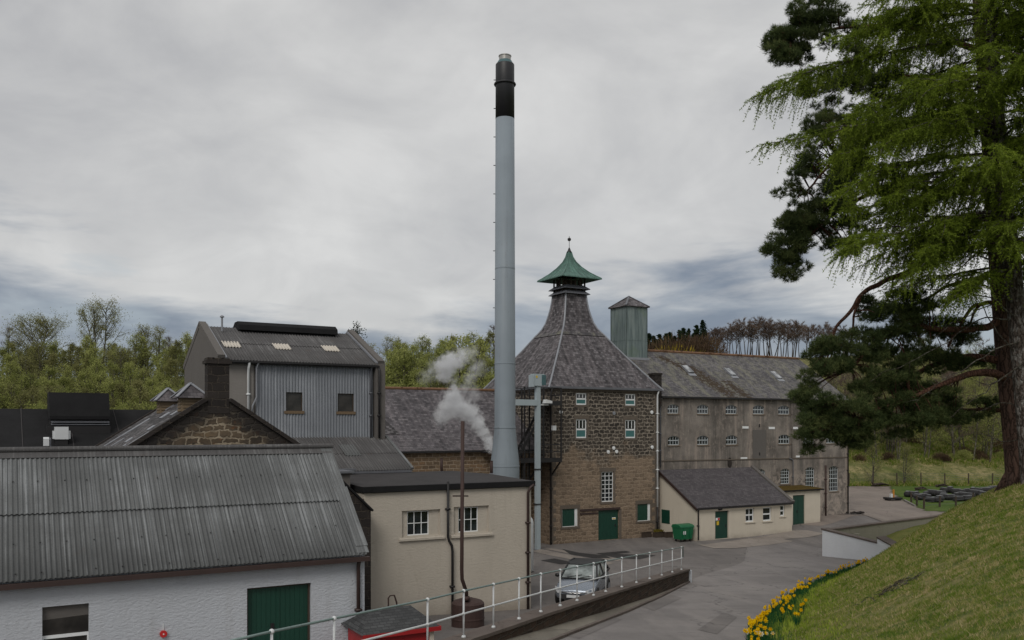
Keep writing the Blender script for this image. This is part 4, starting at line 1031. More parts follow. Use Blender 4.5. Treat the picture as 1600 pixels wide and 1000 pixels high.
# ---------------------------------------------------------------- black building far left
V0 = 44.5; U0 = -14.0; GZ = -8.0
b = site('black_building', U0, V0, GZ, 'low black building with a dark roof monitor against the wood', 'building')
L = 8.4-U0; W = 9.5; EH = -1.25-GZ; RH = .82-GZ
mb = MB(); shell(mb, L, W, EH, [], RH-.08); mb.build('wall', M['felt'], b)
sl = (RH-EH)/(W/2)
rf = MB(); rf.slab((-.2, -.3, EH-.3*sl), (L+.2, -.3, EH-.3*sl), (L+.2, W/2, RH), (-.2, W/2, RH), .1); rf.slab((L+.2, W+.3, EH-.3*sl), (-.2, W+.3, EH-.3*sl), (-.2, W/2, RH), (L+.2, W/2, RH), .1)
roof = rf.build('roof', M['felt'], b)
mb = MB()
for k in range(12): mb.slab((k*2.05+.5, -.28, EH-.28*sl+.025), (k*2.05+.54, -.28, EH-.28*sl+.025), (k*2.05+.54, W/2, RH+.025), (k*2.05+.5, W/2, RH+.025), .02)
mb.build('seam', M['felt_grey'], roof)
x0, x1 = fu(77, 47)[0]-U0, fu(171, 47)[0]-U0
mb = MB(); z0 = EH+2.3*sl; 
mb.prism([(x0, 2.2, .45-GZ), (x0, 2.75, 1.58-GZ), (x0, 4.6, 1.58-GZ), (x0, 4.6, .3-GZ), (x0, 2.2, .3-GZ)], (x1-x0, 0, 0)); mo = mb.build('roof_monitor', M['felt'], roof)
mb = MB(); mb.box(x0+.03, x1-.03, 2.35, 4.4, z0-.6, .3-GZ); mb.box(x0-.12, x1+.0, 2.0, 4.4, z0-.7, -.02-GZ); mb.build('monitor_base', M['black_metal'], mo)
mb = MB()
for k, z in enumerate((.2, .09)): mb.slab((x0+.06, 2.18, z-GZ-.05), (x1-.03, 2.18, z-GZ-.05), (x1-.03, 2.34, z-GZ+.03), (x0+.06, 2.34, z-GZ+.03), .02)
mb.build('louvre', M['steel'] if False else M['lead_dark'], mo)
x = fu(95, 46)[0]-U0; zc = fz(95, 677, 46)-GZ
u = site('extract_unit', U0+x, V0+1.0, GZ+EH+1.0*sl, 'white boxed extract unit on the black roof slope', 'extract unit')
zr = zc-EH-1.0*sl
mb = MB(); mb.box(-.28, .28, -.2, .35, zr-.27, zr+.3); mb.box(-.36, -.28, -.15, .3, zr-.25, zr+.12); mb.box(.28, .36, -.15, .3, zr-.25, zr+.12); mb.build('casing', M['tarpaulin'], u)
mb = MB(); mb.box(-.25, .25, -.15, .3, -.25, zr-.27); mb.build('plinth', M['black_metal'], u)
x = fu(78, 45.2)[0]-U0; 
u = site('floodlight', U0+x, V0+.35, GZ+EH+.3*sl, 'small white floodlight on a short post above the shed ridge', 'floodlight')
zt = fz(78, 684, 44.9)-GZ-EH-.3*sl
mb = MB(); mb.tube([(0, 0, -.2), (0, 0, zt)], .035, 8); mb.build('post', M['lead'], u)
mb = MB(); mb.box(-.28, -.05, -.12, .08, zt-.36, zt-.05); mb.prism([(-.28, -.12, zt-.05), (-.05, -.12, zt-.05), (-.05, .08, zt+.02), (-.28, .08, zt+.02)], (0, 0, .01)); mb.build('lamp', M['tarpaulin'], u)

# ---------------------------------------------------------------- low stone range behind the chimney
V0 = 58.0; U0 = 20.0; GZ = -9.0
b = site('stone_range', U0, V0, GZ, 'low stone range with long purple slate roof behind the steam', 'building')
L = 35.9-U0; W = 12; EH = -1.62-GZ; RH = 2.86-GZ; sl = (RH-EH)/(W/2)
mb = MB(); shell(mb, L, W, EH, [], RH-.1); mb.build('wall', M['low_stone'], b)
rf = MB(); rf.slab((-.1, -.25, EH-.25*sl), (L+.02, -.25, EH-.25*sl), (L+.02, W/2, RH), (-.1, W/2, RH), .1); rf.slab((L+.02, W+.25, EH-.25*sl), (-.1, W+.25, EH-.25*sl), (-.1, W/2, RH), (L+.02, W/2, RH), .1)
roof = rf.build('roof', M['slate_low'], b)
mb = MB(); mb.tube([(-.1, W/2, RH+.04), (L, W/2, RH+.04)], .12, 8)
for k in range(60): mb.ico((random.uniform(0, L), W/2+random.uniform(-.1, .1), RH+.12), random.uniform(.04, .1), 1, sq=(1.6, 1, .7))
mb.build('ridge', M['ridge_tile'], roof)
mb = MB(); mb.box(-.1, L, -.36, -.26, EH-.25*sl-.14, EH-.25*sl-.02); mb.build('gutter', M['black_metal'], b)
c0, c1 = fu(598, V0)[0]-U0, fu(626, V0)[0]-U0
mb = MB(); mb.slab((c0-1.5, 1.3, EH+1.3*sl+.06), (c1+.5, 1.3, EH+1.3*sl+.06), (c0-.2, W/2-.2, RH-.2*sl+.06), (c0-1.5, W/2-.2, RH-.2*sl+.06), .05); mb.build('patched_slope', M['slate_gable'], roof)
# ---------------------------------------------------------------- tall steel chimney
CD = 47.0
cp = P(789, 760, CD); b = empty('chimney', (cp.x, cp.y, -8.2), 0, 'very tall slim blue-grey steel chimney with a black top', 'chimney')
def ch(y): return (HZ-y)/F*CD+8.2
rr = lambda px: px/2/F*CD
mb = MB(); mb.lathe([(rr(45), 0), (rr(45), ch(727)), (rr(44.5), ch(722)), (rr(33), ch(668)), (rr(32.6), ch(600)), (rr(29.5), ch(186))], 0, 0, 40); sh = mb.build('shaft', M['stack_grey'], b)
for p in sh.data.polygons: p.use_smooth = abs(p.normal.z) < .7
mb = MB()
for y, w_ in ((668, 34.6), (728, 46), (568, 33.2), (420, 31.6)): mb.lathe([(rr(w_-.8), ch(y)-.05), (rr(w_), ch(y)-.04), (rr(w_), ch(y)+.02), (rr(w_-.8), ch(y)+.03)], 0, 0, 40)
mb.build('flange', M['stack_grey'], sh)
mb = MB(); mb.lathe([(rr(29.7), ch(186)), (rr(29.3), ch(102)), (rr(28.6), ch(101))], 0, 0, 40); bs = mb.build('black_top', M['stack_black'], b)
for p in bs.data.polygons: p.use_smooth = abs(p.normal.z) < .7
mb = MB(); mb.tube([(rr(31)*math.cos(a*math.pi/16), rr(31)*math.sin(a*math.pi/16), ch(132)) for a in range(33)], rr(3.8), 8, cap=False); mb.build('ring', M['stack_black'], bs, True)
mb = MB(); mb.lathe([(rr(27.5), ch(101)), (rr(21), ch(95.5)), (rr(19), ch(94.8))], 0, 0, 32); mb.build('cone', M['teal'], b, False)
mb = MB(); mb.lathe([(rr(18.5), ch(95)), (rr(18.5), ch(89)), (rr(20), ch(88.5)), (rr(20), ch(87.4)), (rr(16), ch(87.3))], 0, 0, 32); mb.build('flue_tip', M['steel'], b, False)
mb = MB()
for k in range(13):
    y = 125+k*44.5; R_ = rr(29.3+3*(y-100)/500)
    mb.tube([(-R_+.02, 0, ch(y)), (-R_-.1, 0, ch(y))], .022, 6)
mb.build('peg', M['stack_black'], sh)
# steam drifting off its foot
SP = [(772,701,8,1),(767,694,9,1),(763,687,10,1),(755,674,10,1),(747,661,12,1),(738,650,13,1),(728,642,15,1),(716,636,17,1),(704,638,18,1),(694,648,15,.75),(688,656,10,.4),(707,621,15,.9),(710,610,10,.5),(728,630,10,.35),(742,640,8,.3),
      (708,596,9,.22),(693,584,15,.6),(697,573,18,.85),(709,564,16,.8),(722,556,14,.5),(738,551,11,.2),(745,575,15,.16),(735,592,13,.16),(725,606,10,.2),(680,575,13,.25),(740,615,14,.1),(666,590,14,.08)]
SD = 50.5
nn = NT('steam'); ob = nn.tc('Object')
wv = nn.vmath('SCALE', nn.vmath('SUBTRACT', nn.noise(ob, 1.9, 6, .68, col=True), (.5,.5,.5)), scale=1.35)
pp = nn.vmath('ADD', ob, wv); acc = None
for px, py, r, st in SP:
    c = P(px, py, SD); dd = nn.vmath('DISTANCE', pp, tuple(c)); rad = r/F*SD*1.28
    f = nn.math('MULTIPLY', nn.mr(dd, rad*.15, rad, 1, 0, True), st); acc = f if acc is None else nn.math('MAXIMUM', acc, f)
den = nn.math('MULTIPLY', acc, nn.mr(nn.noise(ob, 3.0, 6, .72), .36, .64, .06, 1.7)); den = nn.math('MULTIPLY', den, 6.5)
pv = nn.n('ShaderNodeVolumePrincipled'); pv.inputs['Color'].default_value = (.93, .94, .96, 1); pv.inputs['Anisotropy'].default_value = .1
nn.set(pv.inputs['Density'], den); nn.t.links.new(pv.outputs[0], nn.out.inputs[1])
a_, b_ = P(640, 720, SD), P(776, 528, SD)
mb = MB(); mb.box(a_.x, b_.x, SD-1.6, SD+1.6, a_.z, b_.z); st_ = mb.build('steam', nn.mat)
tag(st_, 'white plume of steam drifting left from the chimney foot', 'steam', kind='stuff')

# ---------------------------------------------------------------- kiln with pagoda roof
V0 = 56.5; U0 = 35.96; GZ = -9.05; W = 10.3
b = site('malt_kiln', U0, V0, GZ, 'square stone malt kiln with sweeping slate roof and green copper pagoda', 'kiln')
def lzz(px, py): return fz(px, py, V0)-GZ
def hole(a, c, t, bt, rise=0): 
    m_ = (a+c)/2; return (lx(a, V0, U0), lx(c, V0, U0), lzz(m_, bt), lzz(m_, t), rise)
H = 2.78-GZ
wins = [hole(900, 917, 614, 632.5), hole(977, 993.5, 615.5, 633.5), hole(900, 917, 655, 684.5), hole(977, 993.5, 656, 684.5)]
tall = hole(940, 959, 737, 784); s1 = hole(878.5, 903, 795, 823); s2 = hole(996, 1016.5, 787.5, 814); dr = hole(935, 967, 796, 843.2)
mb = MB(); shell(mb, W, W, H, [h[:4] for h in wins+[tall, s1, s2, dr]], None, depth=.2, m=0); mb.build('wall', M['tower_stone'], b)
for h in wins:
    ht = h[3]-h[2]; window(b, h[0]+.02, h[2], h[1]-h[0]-.04, ht, .07, 3, 1, frame=.085, bar=.06, blind=.46 if ht > 1.1 else .5)
window(b, tall[0]+.02, tall[2], tall[1]-tall[0]-.04, tall[3]-tall[2], .08, 3, 7, frame=.06, bar=.045)
for h in (s1, s2):
    o = plank_door(b, h[0]+.04, h[2]+.04, (h[1]-h[0])*.78, h[3]-h[2]-.06, .08, handle=False, name='shutter')
    m_ = MB(); m_.box(h[0], h[0]+.05, .06, .19, h[2], h[3]); m_.box(h[0]+.03+(h[1]-h[0])*.8, h[1]-.01, .06, .19, h[2], h[3]); m_.box(h[0], h[1], .06, .19, h[2]-.0, h[2]+.04); m_.build('frame', M['white_paint'], b)
do = plank_door(b, dr[0]+.02, dr[2], dr[1]-dr[0]-.04, dr[3]-dr[2]-.03, .1, 1)
m_ = MB(); m_.box(.0, .36, -.01, -.002, 0, .16); n1 = m_.build('notice', M['white_paint'], do, loc=(dr[1]-dr[0]-.62, 0, 1.55)); m_ = MB(); m_.box(.0, .3, -.014, -.0105, .0, .07); m_.build('stripe', M['yellow'], n1, loc=(.03, 0, .03))
m_ = MB(); m_.box(lx(906, V0, U0), dr[1]+.1, -.07, -.003, dr[3]-.03, dr[3]+.14); m_.box(lx(906, V0, U0), dr[0]-.05, -.06, -.003, dr[3]-.28, dr[3]-.16); m_.build('door_rail', M['brown_pipe'], b)
for h in wins+[tall, s1, s2]:      # dressed surrounds, lintels and sills, a little proud
    m_ = MB()
    m_.box(h[0]-.2, h[1]+.2, -.012, .05, h[3]+.003, h[3]+.3); m_.box(h[0]-.16, h[1]+.16, -.05, .05, h[2]-.16, h[2]-.003)
    for k in range(max(2, int((h[3]-h[2])/.3))):
        n_ = max(2, int((h[3]-h[2])/.3)); z0 = h[2]+(h[3]-h[2])*k/n_; z1 = h[2]+(h[3]-h[2])*(k+1)/n_-.012; q = .2 if k % 2 else .12
        m_.box(h[0]-q, h[0]-.003, -.01, .05, z0, z1); m_.box(h[1]+.003, h[1]+q, -.01, .05, z0, z1)
    m_.build('window_surround', M['dressed_dark'], b)
m_ = MB(); m_.box(dr[1]+.003, dr[1]+.25, -.01, .05, 0, dr[3]); m_.build('door_jamb', M['dressed_dark'], b)
for side in (0, 1):
    m_ = MB()
    for k in range(34):
        z0 = k*H/34+.01; z1 = (k+1)*H/34; q = .5 if k % 2 else .28
        if side: m_.box(W-q, W+.012, -.012, .1, z0, z1-.015)
        else: m_.box(-.012, q, -.012, .1, z0, z1-.015)
    m_.build('quoin', M['dressed_dark'], b)
m_ = MB(); m_.box(-.14, W+.14, -.14, W+.14, H-.12, H+.1); m_.build('eaves_course', M['dressed_dark'], b)
m_ = MB(); m_.box(-.3, W+.22, -.34, -.2, H+.02, H+.2); m_.box(-.34, -.2, -.3, W+.2, H+.02, H+.2); m_.build('gutter', M['lead_dark'], b)
for (px, py) in ((876,644),(959,645.5),(1018,644),(950,706),(958.5,700),(963,705.5),(1018.5,698.5)):
    x, z = lx(px, V0, U0), lzz(px, py); m_ = MB(); m_.prism([(x+.14*math.cos(t*math.pi/6), -.003, z+.14*math.sin(t*math.pi/6)) for t in range(12)], (0, -.06, 0)); m_.ico((x, -.07, z), .045, 1); m_.build('tie_plate', M['white_paint'] if px != 959 else M['lead'], b)
x = lx(1026, V0, U0); downpipe(b, [(x, -.27, H+.05), (x, -.1, H-.3), (x, -.1, lzz(1027, 792))], .07, 'white_paint'); downpipe(b, [(x, -.1, lzz(1027, 792)), (x, -.1, .05)], .075, 'black_metal')
downpipe(b, [(.0, -.3, H+.05), (-.02, -.12, H-.4), (-.02, -.12, .05)], .065, 'black_metal')
x = lx(1027, V0, U0); m_ = MB(); m_.box(W+.02, W+.62, .2, 1.1, H-1.2, fz(1028, 586, V0+.5)-GZ); m_.box(W-.03, W+.67, .15, 1.15, fz(1028, 586, V0+.5)-GZ, fz(1028, 583, V0+.5)-GZ); m_.build('wall_head', M['gable_stone'], b)
# roof: concave, four-sided, row by row of rings
def rings(mb, prof, m=0, c=W/2, shift=0):
    acc = 0; prev = None
    for (z0, h0), (z1, h1) in zip(prof, prof[1:]):
        s_ = math.hypot(z1-z0, h1-h0)
        for k in range(4):
            a = math.pi/2*k; ca, sa = round(math.cos(a)), round(math.sin(a))
            def tr(x, y): return (c+ca*x-sa*y, c+sa*x+ca*y)
            p = [(*tr(-h0, -h0), z0), (*tr(h0, -h0), z0), (*tr(h1, -h1), z1), (*tr(-h1, -h1), z1)]
            uo = k*13.37
            mb.quad(*p, m=m, uv=[(uo-h0, acc), (uo+h0, acc), (uo+h1, acc+s_), (uo-h1, acc+s_)])
        acc += s_
pr = [(2.72, 5.5), (3.3, 5.02), (4.3, 4.26), (5.3, 3.5), (6.4, 2.7), (7.35, 2.06), (7.55, 1.9), (7.9, 1.66), (8.4, 1.43), (9.0, 1.27), (9.6, 1.14), (10.2, 1.05), (10.75, 1.0)]
pr = [(z-GZ+.1, h) for z, h in pr]
mb = MB(); rings(mb, pr); roof = mb.build('roof', M['slate_tower'], b)
mb = MB()
for sx, sy in ((-1,-1),(1,-1),(1,1),(-1,1)): mb.tube([(W/2+sx*(h+.0), W/2+sy*(h+.0), z+.03) for z, h in pr], .075, 8)
mb.build('hip_lead', M['lead'], roof)
mb = MB(); k5 = pr[6]; rings(mb, [(pr[5][0]-.1, pr[5][1]+.13), (pr[5][0]+.02, pr[5][1]+.05), (k5[0], k5[1]+.04)]); mb.build('kink_band', M['slate_malt'], roof)
z0 = 10.75-GZ+.1
lv = MB(); 
for zz in (0.0, .42): rings(lv, [(zz+z0, 1.28), (zz+z0+.08, 1.22), (zz+z0+.36, .86)]); rings(lv, [(zz+z0+.30, .84), (zz+z0-.0, 1.26)][::-1])
lo = lv.build('louvre_skirt', M['lead_dark'], roof)
lv = MB()
for k in range(5):
    t = -.92+k*.46
    for (x, y) in ((t, -.92), (t, .92), (-.92, t), (.92, t)): lv.box(W/2+x-.05, W/2+x+.05, W/2+y-.05, W/2+y+.05, z0, z0+1.35)
lv.box(W/2-.55, W/2+.55, W/2-.1, W/2+.1, z0, z0+1.3)
lv.build('post', M['timber_dark'], roof)
tp = [(12.02, 1.93), (12.1, 1.92), (12.32, 1.6), (12.63, 1.2), (13.1, .74), (13.57, .4), (13.98, .22), (14.4, .13)]
tp = [(z-GZ+.05, h) for z, h in tp]
mb = MB(); rings(mb, tp); rings(mb, [(tp[0][0]+.0, 1.93), (tp[0][0]+.35, .95)][::-1]); pg = mb.build('pagoda_cap', M['copper'], b)
mb = MB()
for k in range(4):
    a = math.pi/2*k; ca, sa = round(math.cos(a)), round(math.sin(a))
    for j in (-.66, -.33, 0, .33, .66): mb.tube([(W/2+ca*(h*j)-sa*(-h), W/2+sa*(h*j)+ca*(-h), z+.005) for z, h in tp[1:]], .022, 5)
    mb.tube([(W/2+ca*(-h)-sa*(-h), W/2+sa*(-h)+ca*(-h), z+.01) for z, h in tp], .05, 6)
mb.build('standing_seam', M['copper'], pg)
zt = tp[-1][0]; mb = MB(); mb.lathe([(.13, zt-.02), (.2, zt), (.2, zt+.06), (.15, zt+.12), (.05, zt+.38)], W/2, W/2, 12); mb.tube([(W/2, W/2, zt+.3), (W/2, W/2, zt+1.35)], .022, 6); mb.ico((W/2, W/2, zt+1.08), .155, 2); mb.build('finial', M['black_metal'], pg, True)

# ---------------------------------------------------------------- maltings
V0 = 57.0; U0 = 46.3; GZ = -9.0
b = site('maltings', U0, V0, GZ, 'long grey rendered maltings with rows of small arched windows and lichened slate roof', 'building')
L = 69.75-U0; W = 12.0; EH = 2.58-GZ; RH = 6.72-GZ; sl = (RH-EH)/(W/2)
holes = []; spec = []
for px in (1052, 1098.4, 1143, 1185.5, 1225, 1264, 1302): holes.append(hole(px-9, px+8.6, 631.5+.012*(px-1052), 646+.008*(px-1052), .2)); spec.append((4, 2))
for px in (1053, 1098.6, 1143.5, 1225.6, 1263.7, 1300): holes.append(hole(px-9.2, px+8.6, 681-.012*(px-1052), 695.5-.012*(px-1052), .2)); spec.append((4, 2))
for px, t, bt, r_ in ((1189, 733, 757, 5), (1227, 732, 756, 5), (1266, 729.5, 764, 6), (1303, 728, 767.5, 6)): holes.append(hole(px-7.4, px+6.8, t, bt, .22)); spec.append((4, r_))
mb = MB(); shell(mb, L, W, EH, holes, RH-.08, depth=.2); mb.build('wall', M['malt_wall'], b)
for h, (c_, r_) in zip(holes, spec): window(b, h[0]+.01, h[2], h[1]-h[0]-.02, h[3]-h[2], .09, c_, r_, frame=.05, bar=.035, rise=h[4]-.01, meet=True, mat='window_paint')
m_ = MB()
for h in holes: m_.box(h[0]-.06, h[1]+.06, -.06, .03, h[2]-.1, h[2]-.003)
m_.build('sill', M['dressed'], b)
rf = MB(); rf.slab((.7, -.22, EH-.22*sl), (L+.06, -.22, EH-.22*sl), (L+.06, W/2, RH), (.0, W/2, RH), .1); rf.slab((L+.06, W+.22, EH-.22*sl), (-.0, W+.22, EH-.22*sl), (-.0, W/2, RH), (L+.06, W/2, RH), .1)
roof = rf.build('roof', M['slate_malt'], b)
mb = MB(); mb.tube([(0, W/2, RH+.03), (L+.06, W/2, RH+.03)], .13, 8)
for k in range(110): mb.ico((random.uniform(0, L), W/2+random.uniform(-.14, .1), RH+.1), random.uniform(.04, .11), 1, sq=(1.8, 1, .6))
mb.build('ridge', M['ridge_tile'], roof)
mb = MB(); mb.box(.6, L+.05, -.34, -.22, EH-.22*sl-.15, EH-.22*sl-.02); mb.build('gutter', M['black_metal'], b)
def on_slope(px, py):
    best = (9, 0, 0)
    for k in range(300):
        y = W/2*k/300; u_, Y_ = fu(px, V0+y); z = (HZ-py)/F*Y_; zz = EH+y*sl+GZ
        if abs(z-zz) < best[0]: best = (abs(z-zz), u_-U0, y)
    return best[1:]
for q in ((1075, 579), (1141, 583), (1213, 588)):
    x, y = on_slope(*q); m_ = MB()
    z = lambda yy: EH+yy*sl
    m_.slab((x-.28, y-.45, z(y-.45)+.16), (x+.28, y-.45, z(y-.45)+.16), (x+.28, y+.5, z(y+.5)+.16), (x-.28, y+.5, z(y+.5)+.16), .16); r_ = m_.build('rooflight', M['roof_glass'], roof)
    m_ = MB(); m_.slab((x-.4, y-.75, z(y-.75)+.04), (x+.4, y-.75, z(y-.75)+.04), (x+.4, y-.46, z(y-.46)+.05), (x-.4, y-.46, z(y-.46)+.05), .04)
    for xx in (-.31, .28): m_.slab((x+xx, y-.47, z(y-.47)+.19), (x+xx+.04, y-.47, z(y-.47)+.19), (x+xx+.04, y+.5, z(y+.5)+.19), (x+xx, y+.5, z(y+.5)+.19), .18)
    m_.build('apron', M['lead'], r_)
# infilled loading door, string course, plates, pipes
h = hole(1176, 1196.5, 671.5, 717.5); m_ = MB(); m_.box(h[0], h[1], -.03, -.003, h[2], h[3]); dd = m_.build('infill_panel', M['harl_grey'], b)
m_ = MB(); xx = (h[0]+h[1])/2
for z in (h[2]+.35, h[3]+.25): m_.box(xx-.05, xx+.07, -.05, -.032 if z < h[3] else -.003, z, z+.25)
m_.build('hook', M['black_metal'], dd)
m_ = MB(); z0, z1 = lzz(1040, 720), lzz(1318, 714.5); m_.bar((.2, -.03, z0), (L, -.03, z1), .05, .09); m_.build('string_course', M['dressed_dark'], b)
for (a, c, t, bt) in ((1159.8, 1169, 666, 669.6), (1201, 1210, 667, 670.5), (1239, 1246.5, 667, 670.5), (1157, 1167, 714.5, 718.3), (1243.5, 1249, 711.8, 714.6)):
    h = hole(a, c, t, bt); m_ = MB(); m_.box(h[0], h[1], -.05, -.004, h[2], h[3]); m_.build('plate', M['white_paint'], b)
m_ = MB(); x, z = lx(1140, V0, U0), lzz(1140, 723); m_.prism([(x+.24*math.cos(t*math.pi/8), -.004, z+.45*math.sin(t*math.pi/8)) for t in range(16)], (0, -.03, 0)); m_.build('vent_cover', M['soot_stone'], b)
x = lx(1236, V0, U0); downpipe(b, [(x, -.1, EH-.2), (x, -.1, lzz(1236, 716))], .035, 'malt_wall'); downpipe(b, [(x-.3, -.1, lzz(1236, 716)), (x+.1, -.1, lzz(1236, 718)), (x+.15, -.1, lzz(1236, 722)), (x+.15, -.1, .3)], .05, 'lead_dark')
x = lx(1289, V0, U0); downpipe(b, [(x, -.1, lzz(1289, 727)), (x, -.1, .1)], .075, 'rust')
downpipe(b, [(L-.08, -.26, EH-.2), (L-.08, -.11, EH-.6), (L-.08, -.11, .1)], .06, 'black_metal'); downpipe(b, [(.75, -.26, EH-.2), (.6, -.11, EH-.5), (.6, -.11, EH-6)], .06, 'lead_dark')
# zinc vent tower on the ridge
cu, cv = 48.25-U0, 62.85-V0; hs = 1.14; zt = 10.45-GZ
m_ = MB(); m_.box(cu-hs, cu+hs, cv-hs, cv+hs, EH+2.2, zt); vt = m_.build('vent_tower', M['zinc'], b)
m_ = MB()
for k in range(5):
    t = -hs+2*hs*k/4
    for s_ in (-1, 1):
        m_.box(cu+t-.02, cu+t+.02, cv+s_*hs-.02, cv+s_*hs+.02, EH+2.2, zt); m_.box(cu+s_*hs-.02, cu+s_*hs+.02, cv+t-.02, cv+t+.02, EH+2.2, zt)
for z in (zt-3.0,): m_.box(cu-hs-.02, cu+hs+.02, cv-hs-.02, cv+hs+.02, z, z+.05)
m_.build('panel_joint', M['zinc'], vt)
m_ = MB(); o_ = hs+.17; ap = (cu, cv, zt+1.0); c4 = [(cu-o_, cv-o_, zt), (cu+o_, cv-o_, zt), (cu+o_, cv+o_, zt), (cu-o_, cv+o_, zt)]
for k in range(4): m_.quad(c4[k], c4[(k+1) % 4], ap)
m_.quad(*c4[::-1]); m_.box(cu-o_, cu+o_, cv-o_, cv+o_, zt-.06, zt-.002); cr = m_.build('cap_roof', M['slate_tower'], vt)
m_ = MB()
for k in range(4): m_.bar((*c4[k][:2], zt+.03), (ap[0], ap[1], ap[2]+.03), .16, .04)
m_.build('hip_lead', M['lead_dark'], cr)
m_ = MB(); zl = EH+(cv-hs)*sl; m_.box(cu-hs-.12, cu+hs+.12, cv-hs-.16, cv-hs-.03, zl-.08, zl+.12); m_.build('flashing', M['lead'], vt)

# ---------------------------------------------------------------- cream lean-to and the flat-roofed store
V0 = 52.5; U0 = 46.9; GZ = -9.0
b = site('cream_lean_to', U0, V0, GZ, 'cream lean-to with a big slate roof and green door against the maltings', 'building')
L = 10.45; W = 4.46; EH = -6.38-GZ; TH_ = -3.72-GZ; sl = (TH_-EH)/W
ah = [hole(1117.5, 1138.5, 798.5, 842.5), hole(1165, 1178.5, 794, 815.5), hole(1192, 1205.5, 792.5, 814), hole(1219, 1226.5, 789.5, 806.5)]
ah[0] = (ah[0][0], ah[0][1], .05, ah[0][3], 0)
m_ = MB(); rect_wall(m_, 0, L, 0, EH, [h[:4] for h in ah], 0, .16)
m_.quad((0, W, 0), (0, 0, 0), (0, 0, EH), (0, W, TH_)); m_.quad((L, 0, 0), (L, W, 0), (L, W, TH_), (L, 0, EH)); m_.build('wall', M['annex_wall'], b)
do = plank_door(b, ah[0][0]+.04, .05, ah[0][1]-ah[0][0]-.08, ah[0][3]-.1, .1, 1)
m_ = MB(); m_.box(0, .42, -.012, -.002, 0, .2); sg = m_.build('sign', M['white_paint'], do, loc=(.1, 0, 1.45)); m_ = MB(); m_.box(.2, .41, -.016, -.0125, .02, .18); m_.build('red_field', M['sign_red'], sg)
m_ = MB(); m_.box(0, .24, -.012, -.002, 0, .3); m_.build('notice', M['yellow'], do, loc=(.2, 0, 1.08))
m_ = MB(); m_.box(ah[0][0]+.3, ah[0][0]+.62, -.16, -.002, ah[0][3]+.1, ah[0][3]+.2); m_.build('door_lamp', M['black_metal'], b)
for h, (c_, r_) in zip(ah[1:], ((2, 2), (1, 2), (1, 2))):
    window(b, h[0]+.02, h[2], h[1]-h[0]-.04, h[3]-h[2], .09, c_, r_, frame=.085, bar=.06, meet=True)
    m_ = MB(); m_.box(h[0]-.08, h[1]+.08, -.08, .05, h[2]-.09, h[2]-.003); m_.build('sill', M['annex_wall'], b)
m_ = MB(); m_.box(-.03, -.004, 3.2, 4.2, 1.05, 2.15); m_.build('shutter', M['green_paint'], b)
rf = MB(); rf.slab((-.12, -.16, EH-.16*sl+.08), (L-.18, -.16, EH-.16*sl+.08), (L-.18, W+.02, TH_+.08), (-.12, W+.02, TH_+.08), .1); roof = rf.build('roof', M['slate_annex'], b)
m_ = MB(); m_.slab((L-.2, -.2, EH-.2*sl+.2), (L+.16, -.2, EH-.2*sl+.2), (L+.16, W, TH_+.2), (L-.2, W, TH_+.2), .22); m_.build('skew_coping', M['harl_grey'], b)
m_ = MB(); m_.slab((-.17, -.2, EH-.2*sl+.06), (-.03, -.2, EH-.2*sl+.06), (-.03, W, TH_+.06), (-.17, W, TH_+.06), .2); m_.build('barge_board', M['brown_pipe'], b)
m_ = MB(); m_.box(-.15, L, -.27, -.17, EH-.16*sl-.08, EH-.16*sl+.03); m_.build('gutter', M['black_metal'], b)
downpipe(b, [(.07, -.2, EH-.1), (.07, -.1, EH-.3), (.07, -.1, .1)], .055, 'black_metal')
V0 = 54.6; U0 = 57.45; GZ = -8.72
b = site('flat_roofed_store', U0, V0, GZ, 'small cream flat-roofed store with mossy roof and tall green door', 'building')
L = 5.75; W = 2.36; H = -5.72-GZ; h = hole(1239, 1257.5, 773.5, 818)
h = (h[0], h[1], .03, h[3])
m_ = MB(); shell(m_, L, W, H, [h], None, depth=.14); m_.build('wall', M['annex_wall'], b)
plank_door(b, h[0]+.02, .03, h[1]-h[0]-.04, h[3]-.06, .08, 2)
m_ = MB(); m_.box(-.02, L+.22, -.25, W, H+.003, H+.12); ro = m_.build('roof', M['felt'], b)
m_ = MB(); m_.prism([(0, -.2, H+.122), (0, W-.02, H+.122), (0, W-.02, H+.3), (0, .5, H+.2)], (L+.15, 0, 0)); m_.build('moss_cover', M['moss'], ro)
# ---------------------------------------------------------------- elevator post, duct, fire escape, gas tank
b = empty('elevator_leg', S(0, 0, 0), 0, 'pale blue-grey steel elevator leg with a boxed head before the kiln', 'elevator'); q = P(840, 857, 63.5); b.location = (q.x, q.y, -8.95); b.rotation_euler = (0, 0, TH)
zt = (HZ-603)/F*63.5+8.95
m_ = MB(); m_.box(-.165, .165, -.15, .15, .1, zt); m_.build('leg', M['post_grey'], b)
m_ = MB(); m_.box(-.42, .42, -.34, .34, 0, .1); m_.build('base_plate', M['lead_dark'], b)
m_ = MB(); m_.box(-.46, .16, -.26, .26, zt, zt+.85); m_.box(-.57, -.46, -.3, .3, zt-.08, zt+.78); m_.prism([(.16, -.26, zt), (.5, -.26, zt+.1), (.42, -.26, zt+.85), (.16, -.26, zt+.85)], (0, .52, 0)); hd = m_.build('head_box', M['post_grey'], b)
m_ = MB(); m_.box(-.3, -.17, -.285, -.262, zt+.56, zt+.72); m_.build('warning_plate', M['yellow'], hd); m_ = MB(); m_.box(.2, .52, -.31, -.262, zt+.05, zt+.78); m_.build('motor_guard', M['teal'], hd)
zd = (HZ-629)/F*63.5+8.95
m_ = MB(); m_.box(-3.4, -.168, -.2, .2, zd-.22, zd+.2); m_.build('duct', M['post_grey'], b)
